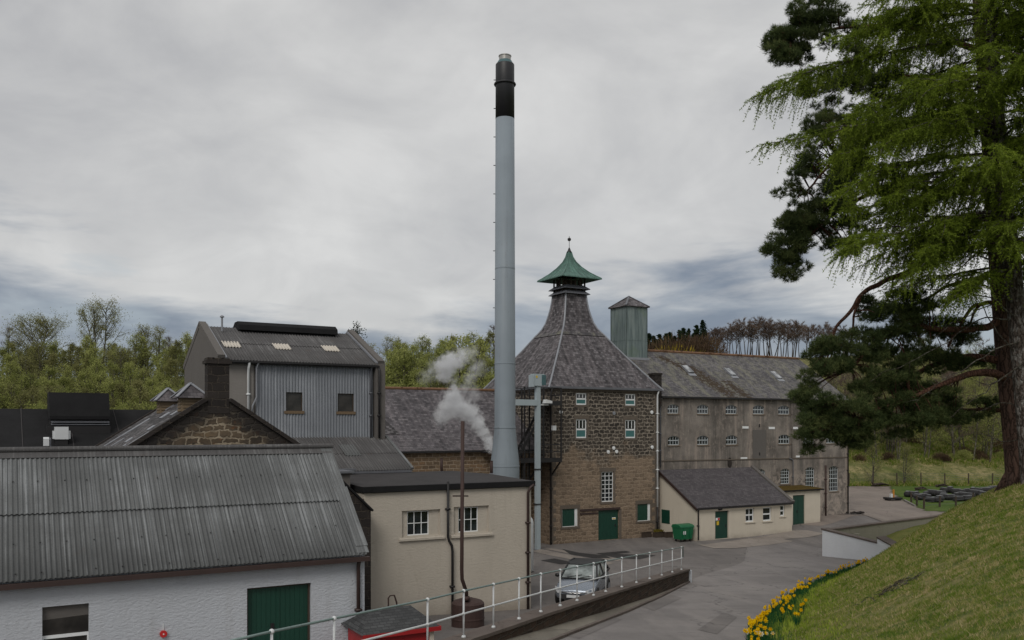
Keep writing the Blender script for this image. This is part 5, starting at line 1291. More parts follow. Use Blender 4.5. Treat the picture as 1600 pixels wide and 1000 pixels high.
m_ = MB(); m_.box(.168, .9, -.05, .05, zd-.2, zd-.1); m_.prism([(.4, -.4, zd-.05), (1.0, -.4, zd-.05), (1.0, -.4, zd+.12), (.5, -.4, zd+.22)], (0, .4, 0)); m_.build('floodlight', M['tarpaulin'], b)
m_ = MB()
for z in (3.3, 5.8): m_.box(-.25, .25, -.21, .21, z, z+.07)
m_.build('band', M['black_metal'], b)
u0, u1, v0, v1 = 32.6, 36.1, 55.2, 57.75
b = site('fire_escape', u0, v0, -9, 'black iron fire escape with caged platforms at the kiln corner', 'fire escape')
UL, VL = u1-u0, v1-v0; za, zb_, zc = 6.55, 10.75, 11.8
def deck(z):
    m = MB(); m.box(0, UL, 0, VL, z-.1, z); m.box(-.03, UL+.03, -.05, 0, z-.26, z+.06); m.box(UL, UL+.05, 0, VL, z-.2, z+.04); return m.build('platform', M['black_metal'], b)
def rail(z):
    m = MB()
    for h in (.5, 1.05): m.tube([(0, VL, z+h), (0, 0, z+h), (UL, 0, z+h), (UL, VL if z > 8 else 1.0, z+h)], .03, 6)
    for k in range(13): m.tube([(UL*k/12, 0, z), (UL*k/12, 0, z+1.05)], .014, 4)
    for k in range(6): m.tube([(0, VL*k/5, z), (0, VL*k/5, z+1.05)], .014, 4)
    return m.build('handrail', M['black_metal'], b)
deck(za); rail(za); deck(zb_); rail(zb_)
m_ = MB(); m_.box(-1.9, 0, 1.0, VL, za+.45, za+.55); m_.build('platform', M['black_metal'], b)
m_ = MB(); m_.tube([(-1.9, 1.0, za+1.5), (0, 1.0, za+1.5)], .03, 6)
for k in range(8): m_.tube([(-1.9+k*.27, 1.0, za+.5), (-1.9+k*.27, 1.0, za+1.5)], .014, 4)
m_.build('handrail', M['black_metal'], b)
for (x, y, zz) in ((.33, 0.02, 3.0), (UL, .02, za-.1), (1.95, .02, za-.1), (.05, VL, 3.0), (1.6, VL, 0.1), (2.2, VL-.1, .1), (UL-.7, VL-.2, .1)):
    m_ = MB(); m_.bar((x, y, zz), (x, y, zc), .09, .09); m_.build('post', M['black_metal'], b)
m_ = MB(); m_.bar((.0, .02, zc), (UL, .02, zc), .05); m_.bar((UL, 0, zc), (UL, VL, zc), .05); m_.bar((0, 0, zc), (0, VL, zc), .05); m_.bar((0, VL, zc), (UL, VL, zc), .05); m_.build('top_frame', M['black_metal'], b)
for x in (UL, 1.75): m_ = MB(); m_.bar((x, 0, za-.12), (x-.1, VL, za-2.5), .09, .09); m_.build('brace', M['black_metal'], b)
m_ = MB()
for s_ in (.55, 1.25): m_.bar((.5, VL-s_-.0, za), (UL-.4, VL-s_, zb_), .05, .2)
for k in range(18): t = (k+.5)/18; m_.box(.5+(UL-.9)*t-.1, .5+(UL-.9)*t+.12, VL-1.25, VL-.55, za+(zb_-za)*t-.02, za+(zb_-za)*t+.02)
m_.build('stair', M['black_metal'], b)
m_ = MB()
for s_ in (0, .38): m_.tube([(.33+s_, 0.2, 2.5), (.33+s_, .2, za)], .03, 6)
for k in range(14): m_.tube([(.33, .2, 2.6+k*.29), (.71, .2, 2.6+k*.29)], .016, 5)
m_.build('ladder', M['black_metal'], b)
m_ = MB(); m_.box(UL-.75, UL-.45, -.02, .2, za+2.1, za+2.45); m_.build('lamp', M['tarpaulin'], b)
q = P(832, 835, 50); b = empty('gas_tank', (q.x-.35, q.y+.3, -8.42), TH, 'small white domed gas tank half hidden behind the cream building', 'tank')
m_ = MB(); m_.lathe([(.3, .12), (.42, .2), (.42, 2.9), (.38, 3.1), (.24, 3.28), (.03, 3.34)], 0, 0, 20); m_.build('shell', M['tarpaulin'], b, True)
m_ = MB(); m_.box(-.35, .35, -.35, .35, 0, .15); m_.build('plinth', M['harl_grey'], b)

# ---------------------------------------------------------------- wheeled bin and troughs
q = on_ground(1067, 846); b = empty('wheeled_bin', (q[0], q[1], yard_z(q[0], q[1])), TH, 'large green four-wheeled refuse bin by the lean-to gable', 'bin')
m_ = MB(); bt, tp_ = (-.56, .56, -.4, .4, .2), (-.67, .67, -.5, .5, 1.12)
lo_ = [(bt[0], bt[2], bt[4]), (bt[1], bt[2], bt[4]), (bt[1], bt[3], bt[4]), (bt[0], bt[3], bt[4])]; hi = [(tp_[0], tp_[2], tp_[4]), (tp_[1], tp_[2], tp_[4]), (tp_[1], tp_[3], tp_[4]), (tp_[0], tp_[3], tp_[4])]
for k in range(4): m_.quad(lo_[k], lo_[(k+1) % 4], hi[(k+1) % 4], hi[k])
m_.quad(*lo_[::-1]); m_.box(-.7, .7, -.53, .53, 1.1, 1.17); m_.box(-.36, -.3, -.54, -.44, .3, 1.1); m_.box(.3, .36, -.54, -.44, .3, 1.1); m_.build('body', M['bin_green'], b)
m_ = MB(); pr_ = [(-.52, 1.175), (-.5, 1.24), (-.3, 1.33), (.1, 1.38), (.4, 1.34), (.53, 1.175)]
m_.prism([(-.71, y, z) for y, z in pr_], (1.42, 0, 0)); m_.build('lid', M['bin_green'], b)
m_ = MB(); m_.box(-.42, -.16, -.535, -.52, .6, .86); m_.build('sticker', M['tarpaulin'], b)
for x in (-.45, .45):
    for y in (-.3, .3): m_ = MB(); m_.tube([(x-.03, y, .09), (x+.03, y, .09)], .09, 12); m_.box(x-.045, x+.045, y-.03, y+.05, .12, .21); m_.build('castor', M['tyre'], b)
for i, (px, lab, plant) in enumerate(((1009, 'empty brown timber trough below the kiln corner shutter', 0), (1029, 'brown timber trough with yellow-green plants beside the kiln downpipe', 1), (1046, 'low brown timber trough next to the green bin', 0))):
    q = on_ground(px, 839.5); b = empty('planter', (q[0], q[1], yard_z(q[0], q[1])), TH, lab, 'planter', 'timber troughs by the kiln')
    m_ = MB(); m_.box(-.42, .42, -.2, -.16, 0, .42); m_.box(-.42, .42, .16, .2, 0, .42); m_.box(-.42, -.38, -.16, .16, 0, .42); m_.box(.38, .42, -.16, .16, 0, .42); m_.box(-.46, .46, -.24, -.15, .42, .46); m_.build('box', M['timber_dark'], b)
    m_ = MB(); m_.box(-.38, .38, -.16, .16, .02, .36); m_.build('soil', M['soot_stone'], b)
    if plant:
        m_ = MB()
        for k in range(220):
            x, y = random.uniform(-.38, .38), random.uniform(-.15, .15); h = random.uniform(.12, .34); a = random.uniform(0, 6.3)
            m_.quad((x, y, .36), (x+.05*math.cos(a), y+.05*math.sin(a), .36+h*.6), (x+random.uniform(-.1, .1), y+random.uniform(-.1, .1), .36+h))
        m_.build('foliage', M['gorse'], b)

# ---------------------------------------------------------------- white and beige low walls round the sunken garden
c0 = Vector((20.6, 58.0)); vd = Vector((.5, -.866)); ud = Vector((.866, .5))
b = empty('white_low_wall', (c0.x, c0.y, -8.9), math.atan2(vd.y, vd.x), 'white painted low wall stepping down to the daffodils', 'wall')
prof = [(-.37, 2.03), (3.85, 1.62), (3.85, 1.95), (5.35, 1.42), (5.35, 0), (-.37, 0)]
m_ = MB(); m_.prism([(x, 0, z) for x, z in prof], (0, .32, 0)); m_.build('wall', M['whitewash'], b)
m_ = MB()
for (xa, za_, xb, zb2) in ((-.44, 2.05, 3.83, 1.63), (3.83, 1.96, 5.45, 1.38)):
    m_.prism([(xa, -.05, za_), (xb, -.05, zb2), (xb, -.05, zb2+.09), (xa, -.05, za_+.09)], (0, .5 if xa < 0 else .85, 0))
m_.build('coping', M['coping'], b)
b = empty('beige_low_wall', (c0.x, c0.y, -8.9), math.atan2(ud.y, ud.x), 'long stained beige garden wall with dark coping behind the white wall', 'wall')
m_ = MB(); m_.prism([(.34, .0, 0), (15.5, 0, 0), (15.5, 0, 2.45), (.34, 0, 2.0)], (0, .34, 0)); m_.build('wall', M['beige_wall'], b)
m_ = MB(); m_.prism([(.5, -.06, 2.02), (15.5, -.06, 2.455), (15.5, -.06, 2.54), (.5, -.06, 2.105)], (0, .48, 0)); m_.build('coping', M['coping'], b)
m_ = MB(); m_.box(2.5, 2.75, -.45, -.0, .2, 1.7); m_.build('buttress', M['beige_wall'], b)
V = []; Fc = []
for i in range(17):
    for j in range(11):
        p_ = c0+ud*(.2+i*.95)+vd*(.1+j*.9); V.append((p_.x, p_.y, -8.35+.055*i+.8*sstep(1.5, 9, i*.95)+.12*mnoise.noise(Vector((p_.x*.6, p_.y*.6, 0)))))
for i in range(16):
    for j in range(10): Fc.append((i*11+j, i*11+j+1, (i+1)*11+j+1, (i+1)*11+j))
me = np_mesh('garden_grass', V, Fc, M['lawn_pale'], 4); me.polygons.foreach_set('use_smooth', [True]*len(me.polygons)); me.flip_normals() if me.polygons[0].normal.z < 0 else None
tag(link('garden_grass', me), 'pale worn grass in the sunken garden behind the white wall', 'grass', kind='structure')

# ---------------------------------------------------------------- retaining wall with white railing
b = empty('retaining_wall', (wall_x(25.2), 25.2, wall_top(25.2)), 0, 'low dark retaining wall with flat coping under the white railing', 'wall')
def wl(X, Y, Z): return (X-wall_x(25.2), Y-25.2, Z-wall_top(25.2))
YS = frange(8, 43.4, .6); body = MB(); cop = MB()
nx_, ny_ = .922, -.387       # across the wall, towards the road
for Ya, Yb in zip(YS, YS[1:]):
    for mbx, off0, off1, dz0, dz1 in ((body, -.25, .2, -2.2, -.085), (cop, -.32, .27, -.083, 0)):
        pts = []
        for Yq in (Ya, Yb):
            X = wall_x(Yq); Z = wall_top(Yq); w_ = random.uniform(-.006, .006) if mbx is cop else 0
            pts.append([wl(X+nx_*o_, Yq+ny_*o_, Z+dz+w_) for o_, dz in ((off0, dz0), (off1, dz0), (off1, dz1), (off0, dz1))])
        p0, p1 = pts
        for k in range(4): k2 = (k+1) % 4; mbx.quad(p0[k], p0[k2], p1[k2], p1[k])
        if Yb == YS[-1]: mbx.quad(*p1)
body.build('wall', M['brickwall'], b); cop.build('coping', M['coping'], b)
m_ = MB(); X = wall_x(43.4); m_.box(*(lambda c: (c[0]-.3, c[0]+.34, c[1]-.02, c[1]+.3, c[2]-.75, c[2]-.1))(wl(X, 43.4, wall_top(43.4)))); m_.build('end_block', M['white_wall'], b)
b = empty('railing', (wall_x(25.2), 25.2, wall_top(25.2)), 0, 'white tubular railing with ball-jointed posts along the retaining wall', 'railing')
def py_of(px): r = (px-800)/F; return 9.764/(.42-r)
PX = [330, 424.5, 522, 668, 724.5, 771, 811, 845, 875.3, 901.6, 927.4, 946.5, 971.5, 994.4, 1015, 1034, 1050.6, 1064.7]
posts = [py_of(p) for p in PX]
tops = []
for Yq in posts:
    X = wall_x(Yq); Z = wall_top(Yq); hgt = 1.08
    m_ = MB(); m_.tube([wl(X, Yq, Z), wl(X, Yq, Z+hgt)], .023, 8); m_.lathe([(.06, 0), (.055, .03), (.032, .06)], *wl(X, Yq, 0)[:2], 10) if False else None
    c_ = wl(X, Yq, Z); m_.tube([c_, (c_[0], c_[1], c_[2]+.05)], [.062, .04], 8); m_.ico((c_[0], c_[1], c_[2]+hgt), .046, 2); m_.ico((c_[0], c_[1], c_[2]+.55), .042, 2)
    m_.build('post', M['rail_white'], b, True); tops.append((X, Yq, Z))
for nm, h_, mt, r_ in (('top_rail', 1.08, 'rail_green', .023), ('middle_rail', .55, 'rail_white', .024)):
    m_ = MB(); pts = [wl(X, Y, Z+h_) for X, Y, Z in tops]
    if nm == 'middle_rail': pts += [(pts[-1][0]+.12, pts[-1][1]+.22, pts[-1][2]+.0)]
    m_.tube(pts, r_, 8); m_.build(nm, M[mt], b, True)
X, Y, Z = tops[-1]; m_ = MB(); e = wl(X, Y, Z+1.08); m_.tube([e, (e[0]+.12, e[1]+.22, e[2]), (e[0]+.12, e[1]+.22, e[2]-.53)], .028, 8); m_.build('end_return', M['rail_green'], b, True)

# ---------------------------------------------------------------- casks on the lawn, fences and odds
def make_cask(name='cask'):
    e = empty(name, (0, 0, 0), 0)
    m = MB(); pr_ = [(.3, -.52), (.37, -.3), (.4, 0), (.37, .3), (.3, .52)]
    m.lathe(pr_, 0, 0, 18); bo_ = m.build('barrel', M['cask'], e, True); bo_.rotation_euler = (0, R(90), 0); bo_.location = (0, 0, .4)
    h = MB()
    for z, r_ in ((-.44, .335), (-.2, .392), (.2, .392), (.44, .335)): h.lathe([(r_, z-.025), (r_+.006, z-.02), (r_+.006, z+.02), (r_, z+.025)], 0, 0, 18)
    h.build('hoop', M['black_metal'], bo_)
    d_ = MB(); d_.box(-.5, .5, -.16, .16, .36, .415); d_.box(-.5, .5, -.3, -.2, .3, .33) if False else None
    d_.build('lit_strip', M['cask_lit_top'], e, loc=(0, 0, .38))  # added pale strip imitating light on top of the dark barrel
    return e
cz = [(275,330),(325,335),(380,325),(395,365),(455,360),(505,362),(530,392),(600,392),(640,390),(490,322),(560,322),(610,322),(690,285),(760,283),(650,330),(690,345),(700,362),(760,368),(830,298),(880,300),(840,345),(905,350),(985,350),(850,383),(960,380),(960,292),(1020,292),(1080,290),(1040,322),(1100,325),(1150,335),(1130,350),(1160,287),(1205,275),(1250,268)]
proto = make_cask()
for i, (zx, zy) in enumerate(cz):
    px, py = 1380+zx/7.27, 730+zy/7.27+1.5
    q = on_ground(px, py, lawn_z); o = proto if i == 0 else copy_tree(proto)
    o.location = (q[0], q[1], lawn_z(q[0], q[1])+.02); o.rotation_euler = (0, 0, R(random.choice((10, 30, 50, 95, 120))+random.uniform(-15, 15))); s_ = random.uniform(.75, 1.05); o.scale = (s_*1.15, s_, s_*.92)
    tag(o, 'weathered dark cask lying on the lawn among the other old casks', 'cask', 'old casks lying on the lawn')
def post_fence(name, label, pts, zf, h, mat='timber_dark', wires=3, r=.07):
    e = empty(name, (pts[0][0], pts[0][1], zf(*pts[0])), 0, label, 'fence'); z0 = zf(*pts[0])
    tl = []
    for (X, Y) in pts:
        z = zf(X, Y); m = MB(); lean = random.uniform(-.05, .05); m.bar((X-pts[0][0], Y-pts[0][1], z-z0-.2), (X-pts[0][0]+lean, Y-pts[0][1], z-z0+h*random.uniform(.93, 1.06)), r*2, r*2); m.build('post', M[mat], e); tl.append((X-pts[0][0], Y-pts[0][1], z-z0))
    m = MB()
    for w_ in range(wires):
        hh = h*(.3+.6*w_/max(1, wires-1))
        for a, c in zip(tl, tl[1:]): m.tube([(a[0], a[1], a[2]+hh), (c[0], c[1], c[2]+hh)], .012, 4)
    m.build('wire', M['lead_dark'], e)
    return e
def og(px, py): q = on_ground(px, py, lawn_z); return (q[0], q[1])
post_fence('post_and_wire_fence', 'short dark timber posts with wire in front of the casks', [og(1424, 786), og(1432.5, 791), og(1443.7, 795.5), og(1468, 793), og(1493.5, 792), og(1521, 788)], lawn_z, 1.15)
post_fence('field_fence', 'thin grey post and wire fence along the back of the lawn', [(36+k*3.1, 110.6+.2*k) for k in range(16)], lambda X, Y: ground_z(X, 112)+.1, 1.25, 'timber_dark', 4, .055)
q = on_ground(1395, 782, lawn_z); b = empty('pallet_truck', (q[0], q[1], lawn_z(q[0], q[1])+.03), R(10), 'low dark platform truck with an orange upright on the gravel', 'truck')
m_ = MB(); m_.box(-.85, .85, -.5, .5, .12, .32)
for x in (-.6, .6): m_.tube([(x, -.45, .1), (x, .45, .1)], .1, 10)
m_.build('platform', M['black_metal'], b); m_ = MB(); m_.box(.0, .13, -.1, .05, .32, 1.15); m_.build('upright', M['orange'], b); m_ = MB(); m_.box(-.34, -.12, -.2, .1, .32, .7); m_.build('drum', M['tarpaulin'], b)
q0, q1 = on_ground(1413, 783, lawn_z), on_ground(1430, 792, lawn_z); m_ = MB(); m_.bar((q0[0], q0[1], q0[2]+.1), (q1[0], q1[1], q1[2]+.1), .16, .18); tag(m_.build('kerb', M['harl_buff']), 'pale kerb stones between gravel and lawn', 'kerb', kind='structure')
q = on_ground(1332, 802); b = empty('scrap_pile', (q[0], q[1]-.5, yard_z(33, q[1])+.02), .3, 'small heap of dark scrap at the far maltings corner', 'heap'); m_ = MB()
for k in range(9): m_.ico((random.uniform(-.9, .9), random.uniform(-.3, .3), .1), random.uniform(.1, .22), 1, sq=(1.4, 1, .7))
m_.build('lump', M['soot_stone'], b)
for i, (zx, zy, ln, lab) in enumerate(((120, 210, 2.4, 'fallen grey log lying at the foot of the rough slope'), (440, 258, 1.8, 'thin dark branch lying on the bright lawn'), (670, 222, 1.6, 'heap of brown sticks on the lawn behind the casks'))):
    px, py = 1380+zx/7.27-(20 if i == 0 else 0), 730+zy/7.27; q = on_ground(px, py, lambda X, Y: lawn_z(X, Y)+.1)
    e = empty('fallen_branch', (q[0], q[1], q[2]), R(20), lab, 'branch'); m_ = MB()
    for k in range(5): a = random.uniform(-.3, .3); y = random.uniform(-.3, .3); m_.tube([(-ln/2, y, .05+.05*k), (0, y+a*.5, .12+.06*k), (ln/2, y+a, .06)], [.09, .07, .03], 6)
    m_.build('wood', M['bare_bark'], e)

# ---------------------------------------------------------------- parked car
def make_car():
    q = on_ground(893, 951); yaw = R(-17)
    e = empty('parked_car', (q[0]+.12, q[1]+.6, yard_z(q[0], q[1]+1)+.0), yaw, 'silver-blue hatchback parked nose forward behind the white railing', 'car')
    # x across, y back from the nose (0 = front), z up
    Lc, Wc = 3.75, .84
    st = [ # y, half width, z sill, z belt (bonnet / shoulder), z roof or None, roof half width
        (-.02, .50, .34, .58), (.06, .68, .26, .66), (.22, .79, .22, .74), (.55, .835, .2, .84), (1.0, .845, .2, .93), (1.5, .845, .2, .97), (2.2, .845, .2, .99), (2.9, .84, .22, 1.0), (3.4, .82, .26, .99), (3.66, .76, .3, .95), (3.75, .64, .36, .9)]
    m = MB(); rows_ = []
    for y, hw_, zs, zb2 in st:
        pr2 = [(0, zs), (hw_*.86, zs), (hw_*.97, zs+.1), (hw_, zs+(zb2-zs)*.45), (hw_*.985, zs+(zb2-zs)*.8), (hw_*.93, zb2-.015), (hw_*.8, zb2+.012), (hw_*.4, zb2+.035), (0, zb2+.045)]
        rows_.append([(x, y, z) for x, z in pr2]+[(-x, y, z) for x, z in pr2[-2:0:-1]])
    k = len(rows_[0])
    for r0, r1 in zip(rows_, rows_[1:]):
        for i in range(k): i2 = (i+1) % k; m.quad(r0[i2], r0[i], r1[i], r1[i2])
    m.quad(*rows_[0]); m.quad(*rows_[-1][::-1]); bo_ = m.build('body', M['car_body'], e)
    import bmesh
    bm = bmesh.new(); bm.from_mesh(bo_.data); bmesh.ops.remove_doubles(bm, verts=bm.verts, dist=.0005); bmesh.ops.recalc_face_normals(bm, faces=bm.faces); bm.to_mesh(bo_.data); bm.free()
    bo_.data.polygons.foreach_set('use_smooth', [True]*len(bo_.data.polygons)); sm = bo_.modifiers.new('s', 'SUBSURF'); sm.levels = 2; sm.render_levels = 2
    # glasshouse
    gh = [(.95, .76, .94, .02), (1.62, .62, 1.42, .0), (2.0, .63, 1.48, 0), (2.7, .62, 1.47, 0), (3.2, .58, 1.41, 0), (3.68, .66, .97, 0)]
    def gx(y, t):   # half width at height fraction t of the glasshouse
        base = .77 if y < 3 else .74; top = .60; return base+(top-base)*t
    A = [(-.72, .98, .97), (.72, .98, .97), (.565, 1.66, 1.43), (-.565, 1.66, 1.43)]
    m = MB(); m.quad(*A); ws = m.build('windscreen', M['car_glass'], e)
    m = MB(); rp = [(-.58, 1.62, 1.44), (.58, 1.62, 1.44), (.62, 1.95, 1.5), (.62, 2.7, 1.51), (.57, 3.25, 1.45), (-.57, 3.25, 1.45), (-.62, 2.7, 1.51), (-.62, 1.95, 1.5)]
    m.prism(rp, (0, 0, -.05)); rf_ = m.build('roof', M['car_black'], e); 
    m = MB(); m.quad((.57, 3.27, 1.42), (-.57, 3.27, 1.42), (-.68, 3.68, 1.0), (.68, 3.68, 1.0)); m.build('rear_window', M['car_glass'], e)
    for s_ in (-1, 1):
        m = MB(); o1 = [(s_*.775, 1.12, 1.0), (s_*.775, 2.05, 1.02), (s_*.63, 2.05, 1.44), (s_*.6, 1.72, 1.41)]; o2 = [(s_*.775, 2.13, 1.02), (s_*.765, 3.1, 1.04), (s_*.61, 3.05, 1.42), (s_*.63, 2.13, 1.44)]
        for o_ in (o1, o2): m.quad(*(o_ if s_ > 0 else o_[::-1]))
        m.build('side_window', M['car_glass'], e)
        m = MB()
        for a, c in (((s_*.76, .93, .96), (s_*.6, 1.68, 1.44)), ((s_*.6, 1.66, 1.45), (s_*.64, 2.1, 1.485)), ((s_*.64, 2.1, 1.485), (s_*.62, 2.9, 1.475)), ((s_*.62, 2.9, 1.475), (s_*.72, 3.55, 1.02)), ((s_*.785, 2.09, 1.0), (s_*.635, 2.09, 1.47)), ((s_*.78, .95, .975), (s_*.78, 3.5, 1.02))): m.bar(a, c, .07, .06)
        m.build('pillar', M['car_black'], e)
        m = MB(); m.ico((s_*.95, 1.2, 1.02), .11, 2, sq=(1, .6, .75)); m.bar((s_*.78, 1.2, .98), (s_*.9, 1.2, 1.0), .05); m.build('mirror', M['car_black'], e, True)
        m = MB(); m.prism([(s_*.82, .32, .74), (s_*.5, .035, .64), (s_*.47, .02, .5), (s_*.66, .05, .5), (s_*.81, .25, .6)][::s_], (0, -.03, .01)); hl = m.build('headlight', M['lamp'], e)
        m = MB(); m.box(s_*.6-.12, s_*.6+.12, 3.68, 3.76, .72, .98); m.build('tail_light', M['red_lamp'], e)
        for y in (.72, 3.02):
            m = MB(); m.tube([(s_*.68, y, .3), (s_*.86, y, .3)], .3, 24); wh_ = m.build('wheel', M['tyre'], e)
            m = MB(); m.tube([(s_*.85, y, .3), (s_*.872, y, .3)], .2, 16); m.build('rim', M['lead'], wh_)
            m = MB(); m.tube([(s_*.6, y, .32), (s_*.848, y, .32)], .36, 24); m.build('wheel_arch', M['car_black'], e)
        m = MB(); m.box(min(s_*.842, s_*.858), max(s_*.842, s_*.858), 1.1, 2.9, .36, .42); m.build('side_trim', M['car_black'], e)
    m = MB(); m.prism([(-.46, -.045, .3), (.46, -.045, .3), (.5, -.03, .48), (-.5, -.03, .48)], (0, .06, 0)); m.build('grille', M['car_black'], e)
    m = MB(); m.tube([(-.55, -.03, .585), (-.2, -.07, .55), (0, -.08, .54), (.2, -.07, .55), (.55, -.03, .585)], .018, 6); m.ico((0, -.085, .55), .05, 1, sq=(1, .4, 1)); m.build('chrome_strip', M['chrome'], e, True)
    m = MB(); m.box(-.26, .26, -.075, -.06, .36, .47); m.build('number_plate', M['tarpaulin'], e)
    m = MB(); m.bar((-.5, .99, .99), (.1, 1.12, 1.09), .02); m.bar((.05, .98, .985), (.55, 1.1, 1.07), .02); m.box(-.72, .72, .84, .97, .955, .985); m.build('wiper', M['car_black'], e)
    e.scale = (1.1, 1.1, 1.1)
    m = MB(); m.quad((.42, 1.06, 1.028), (.54, 1.06, 1.028), (.53, 1.14, 1.085), (.41, 1.14, 1.085)); m.build('tax_disc', M['tarpaulin'], ws)
make_car()
# ---------------------------------------------------------------- vegetation
rng = np.random.default_rng(11)
def unit(v): return v/np.maximum(np.linalg.norm(v, axis=-1, keepdims=True), 1e-9)
def blades(c, d, ln, wd):
    """one triangle per leaf: base at c, tip along d"""
    n = len(c); d = unit(d); side = unit(np.cross(d, rng.normal(size=(n, 3))))
    ln = np.broadcast_to(np.asarray(ln, float), (n,))[:, None]; wd = np.broadcast_to(np.asarray(wd, float), (n,))[:, None]
    V = np.stack([c-side*wd/2, c+side*wd/2, c+d*ln], 1).reshape(-1, 3)
    return V
def leaf_quads(c, ln, wd, droop=None):
    n = len(c); a = unit(rng.normal(size=(n, 3))); b = unit(np.cross(a, rng.normal(size=(n, 3))))
    ln = np.broadcast_to(np.asarray(ln, float), (n,))[:, None]; wd = np.broadcast_to(np.asarray(wd, float), (n,))[:, None]
    return np.stack([c-a*ln/2, c+b*wd/2-a*ln*.05, c+a*ln/2, c-b*wd/2+a*ln*.05], 1).reshape(-1, 3)
def tri_obj(name, V, mat, parent=None):
    V = np.asarray(V).reshape(-1, 3); me = np_mesh(name, V, np.arange(len(V)).reshape(-1, 3), mat, 3); return link(name, me, parent)
def quad_mesh(name, V, mat):
    V = np.asarray(V).reshape(-1, 3); return np_mesh(name, V, np.arange(len(V)).reshape(-1, 4), mat, 4)
def smooth_path(pts, n=6):
    pts = [Vector(p) for p in pts]
    out = []
    for i in range(len(pts)-1):
        p0, p1, p2, p3 = pts[max(i-1, 0)], pts[i], pts[i+1], pts[min(i+2, len(pts)-1)]
        for k in range(n):
            t = k/n; t2, t3 = t*t, t*t*t
            out.append(.5*((2*p1)+(p2-p0)*t+(2*p0-5*p1+4*p2-p3)*t2+(3*p1-p0-3*p2+p3)*t3))
    return out+[pts[-1]]
def limb(mb, pts, r0, r1, n=8, wob=.03, m=0):
    p = smooth_path(pts); N = len(p)
    p = [q+Vector((mnoise.noise(q*1.7), mnoise.noise(q*1.7+Vector((9, 0, 0))), mnoise.noise(q*1.7+Vector((0, 9, 0)))))*wob if 0 < i else q for i, q in enumerate(p)]
    mb.tube(p, [r0+(r1-r0)*(i/(N-1))**.8 for i in range(N)], n, m); return p

# ---- Scots pine
PD = 36.5
def PP(*a): return [P(x, y, D) for x, y, D in a]
tb = P(1592, 758, PD)
pine = empty('pine_tree', tb, 0, 'tall dark Scots pine with heavy drooping boughs at the right edge', 'tree')
def rel(mb_, o=tb): mb_.v = [(v[0]-o.x, v[1]-o.y, v[2]-o.z) for v in mb_.v]
mb = MB()
tr = smooth_path([tb-Vector((0, 0, 1.0)), P(1590, 740, PD), P(1582, 650, PD), P(1572, 560, PD), P(1564, 470, PD), P(1556, 380, PD), P(1548, 270, PD+.2), P(1538, 140, PD+.4), P(1528, 0, PD+.5), P(1520, -120, PD+.5)], 5)
mb.tube(tr, [(.62 if i < 3 else .5-.33*i/(len(tr)-1)) for i in range(len(tr))], 16)
for a in range(7):
    th = a*.9; q = tb+Vector((math.cos(th)*.85, math.sin(th)*.85, -.5)); mb.tube([tb+Vector((math.cos(th)*.3, math.sin(th)*.3, .55)), q], [.2, .16], 6)
rel(mb); mb.build('trunk', M['pine_bark'], pine, True)
limbs = [
 (PP((1562,500,PD),(1535,512,36),(1480,516,35.6),(1430,512,35.4),(1380,530,35.2),(1330,575,35)), .17, .05),
 (PP((1568,565,PD),(1520,558,36.8),(1470,566,37),(1420,590,37.2),(1370,610,37),(1310,640,36.6)), .17, .05),
 (PP((1574,592,PD),(1545,582,36),(1505,588,35.5),(1465,605,35.2),(1410,625,35),(1340,655,34.8)), .19, .05),
 (PP((1556,378,PD),(1520,384,36),(1470,402,35.6),(1420,425,35.4),(1380,440,35.2),(1345,460,35),(1330,485,35),(1305,510,35),(1303,545,35)), .16, .05),
 (PP((1345,460,35),(1335,490,35),(1333,520,35.1),(1322,560,35.2)), .06, .03),
 (PP((1395,435,35.3),(1392,460,35.4),(1375,490,35.5)), .04, .03),
 (PP((1550,300,PD),(1480,300,36.8),(1410,290,37),(1345,310,37.2),(1290,345,37.3),(1235,400,37.4)), .15, .04),
 (PP((1542,190,PD),(1470,160,37),(1400,160,37.3),(1350,200,37.5),(1300,250,37.6),(1260,300,37.6)), .15, .04),
 (PP((1535,80,PD),(1450,50,37),(1370,40,37.4),(1300,45,37.6),(1235,60,37.6)), .14, .04),
 (PP((1540,120,PD),(1480,120,38),(1400,120,38.5),(1330,130,38.6)), .12, .04),
 (PP((1562,470,PD),(1538,474,36.1),(1520,480,36),(1500,510,36),(1482,540,35.8)), .1, .05),
 (PP((1530,478,36.1),(1518,500,36.2),(1505,535,36.2)), .06, .03),
 (PP((1575,640,PD),(1520,640,37.5),(1460,640,38),(1390,660,38.2)), .1, .03),
 (PP((1560,430,PD),(1500,440,37.5),(1440,470,38),(1390,490,38)), .1, .03)]
mb = MB(); tips = []
for pts, r0, r1 in limbs: tips += limb(mb, pts, r0*1.05, r1, 8, .08)
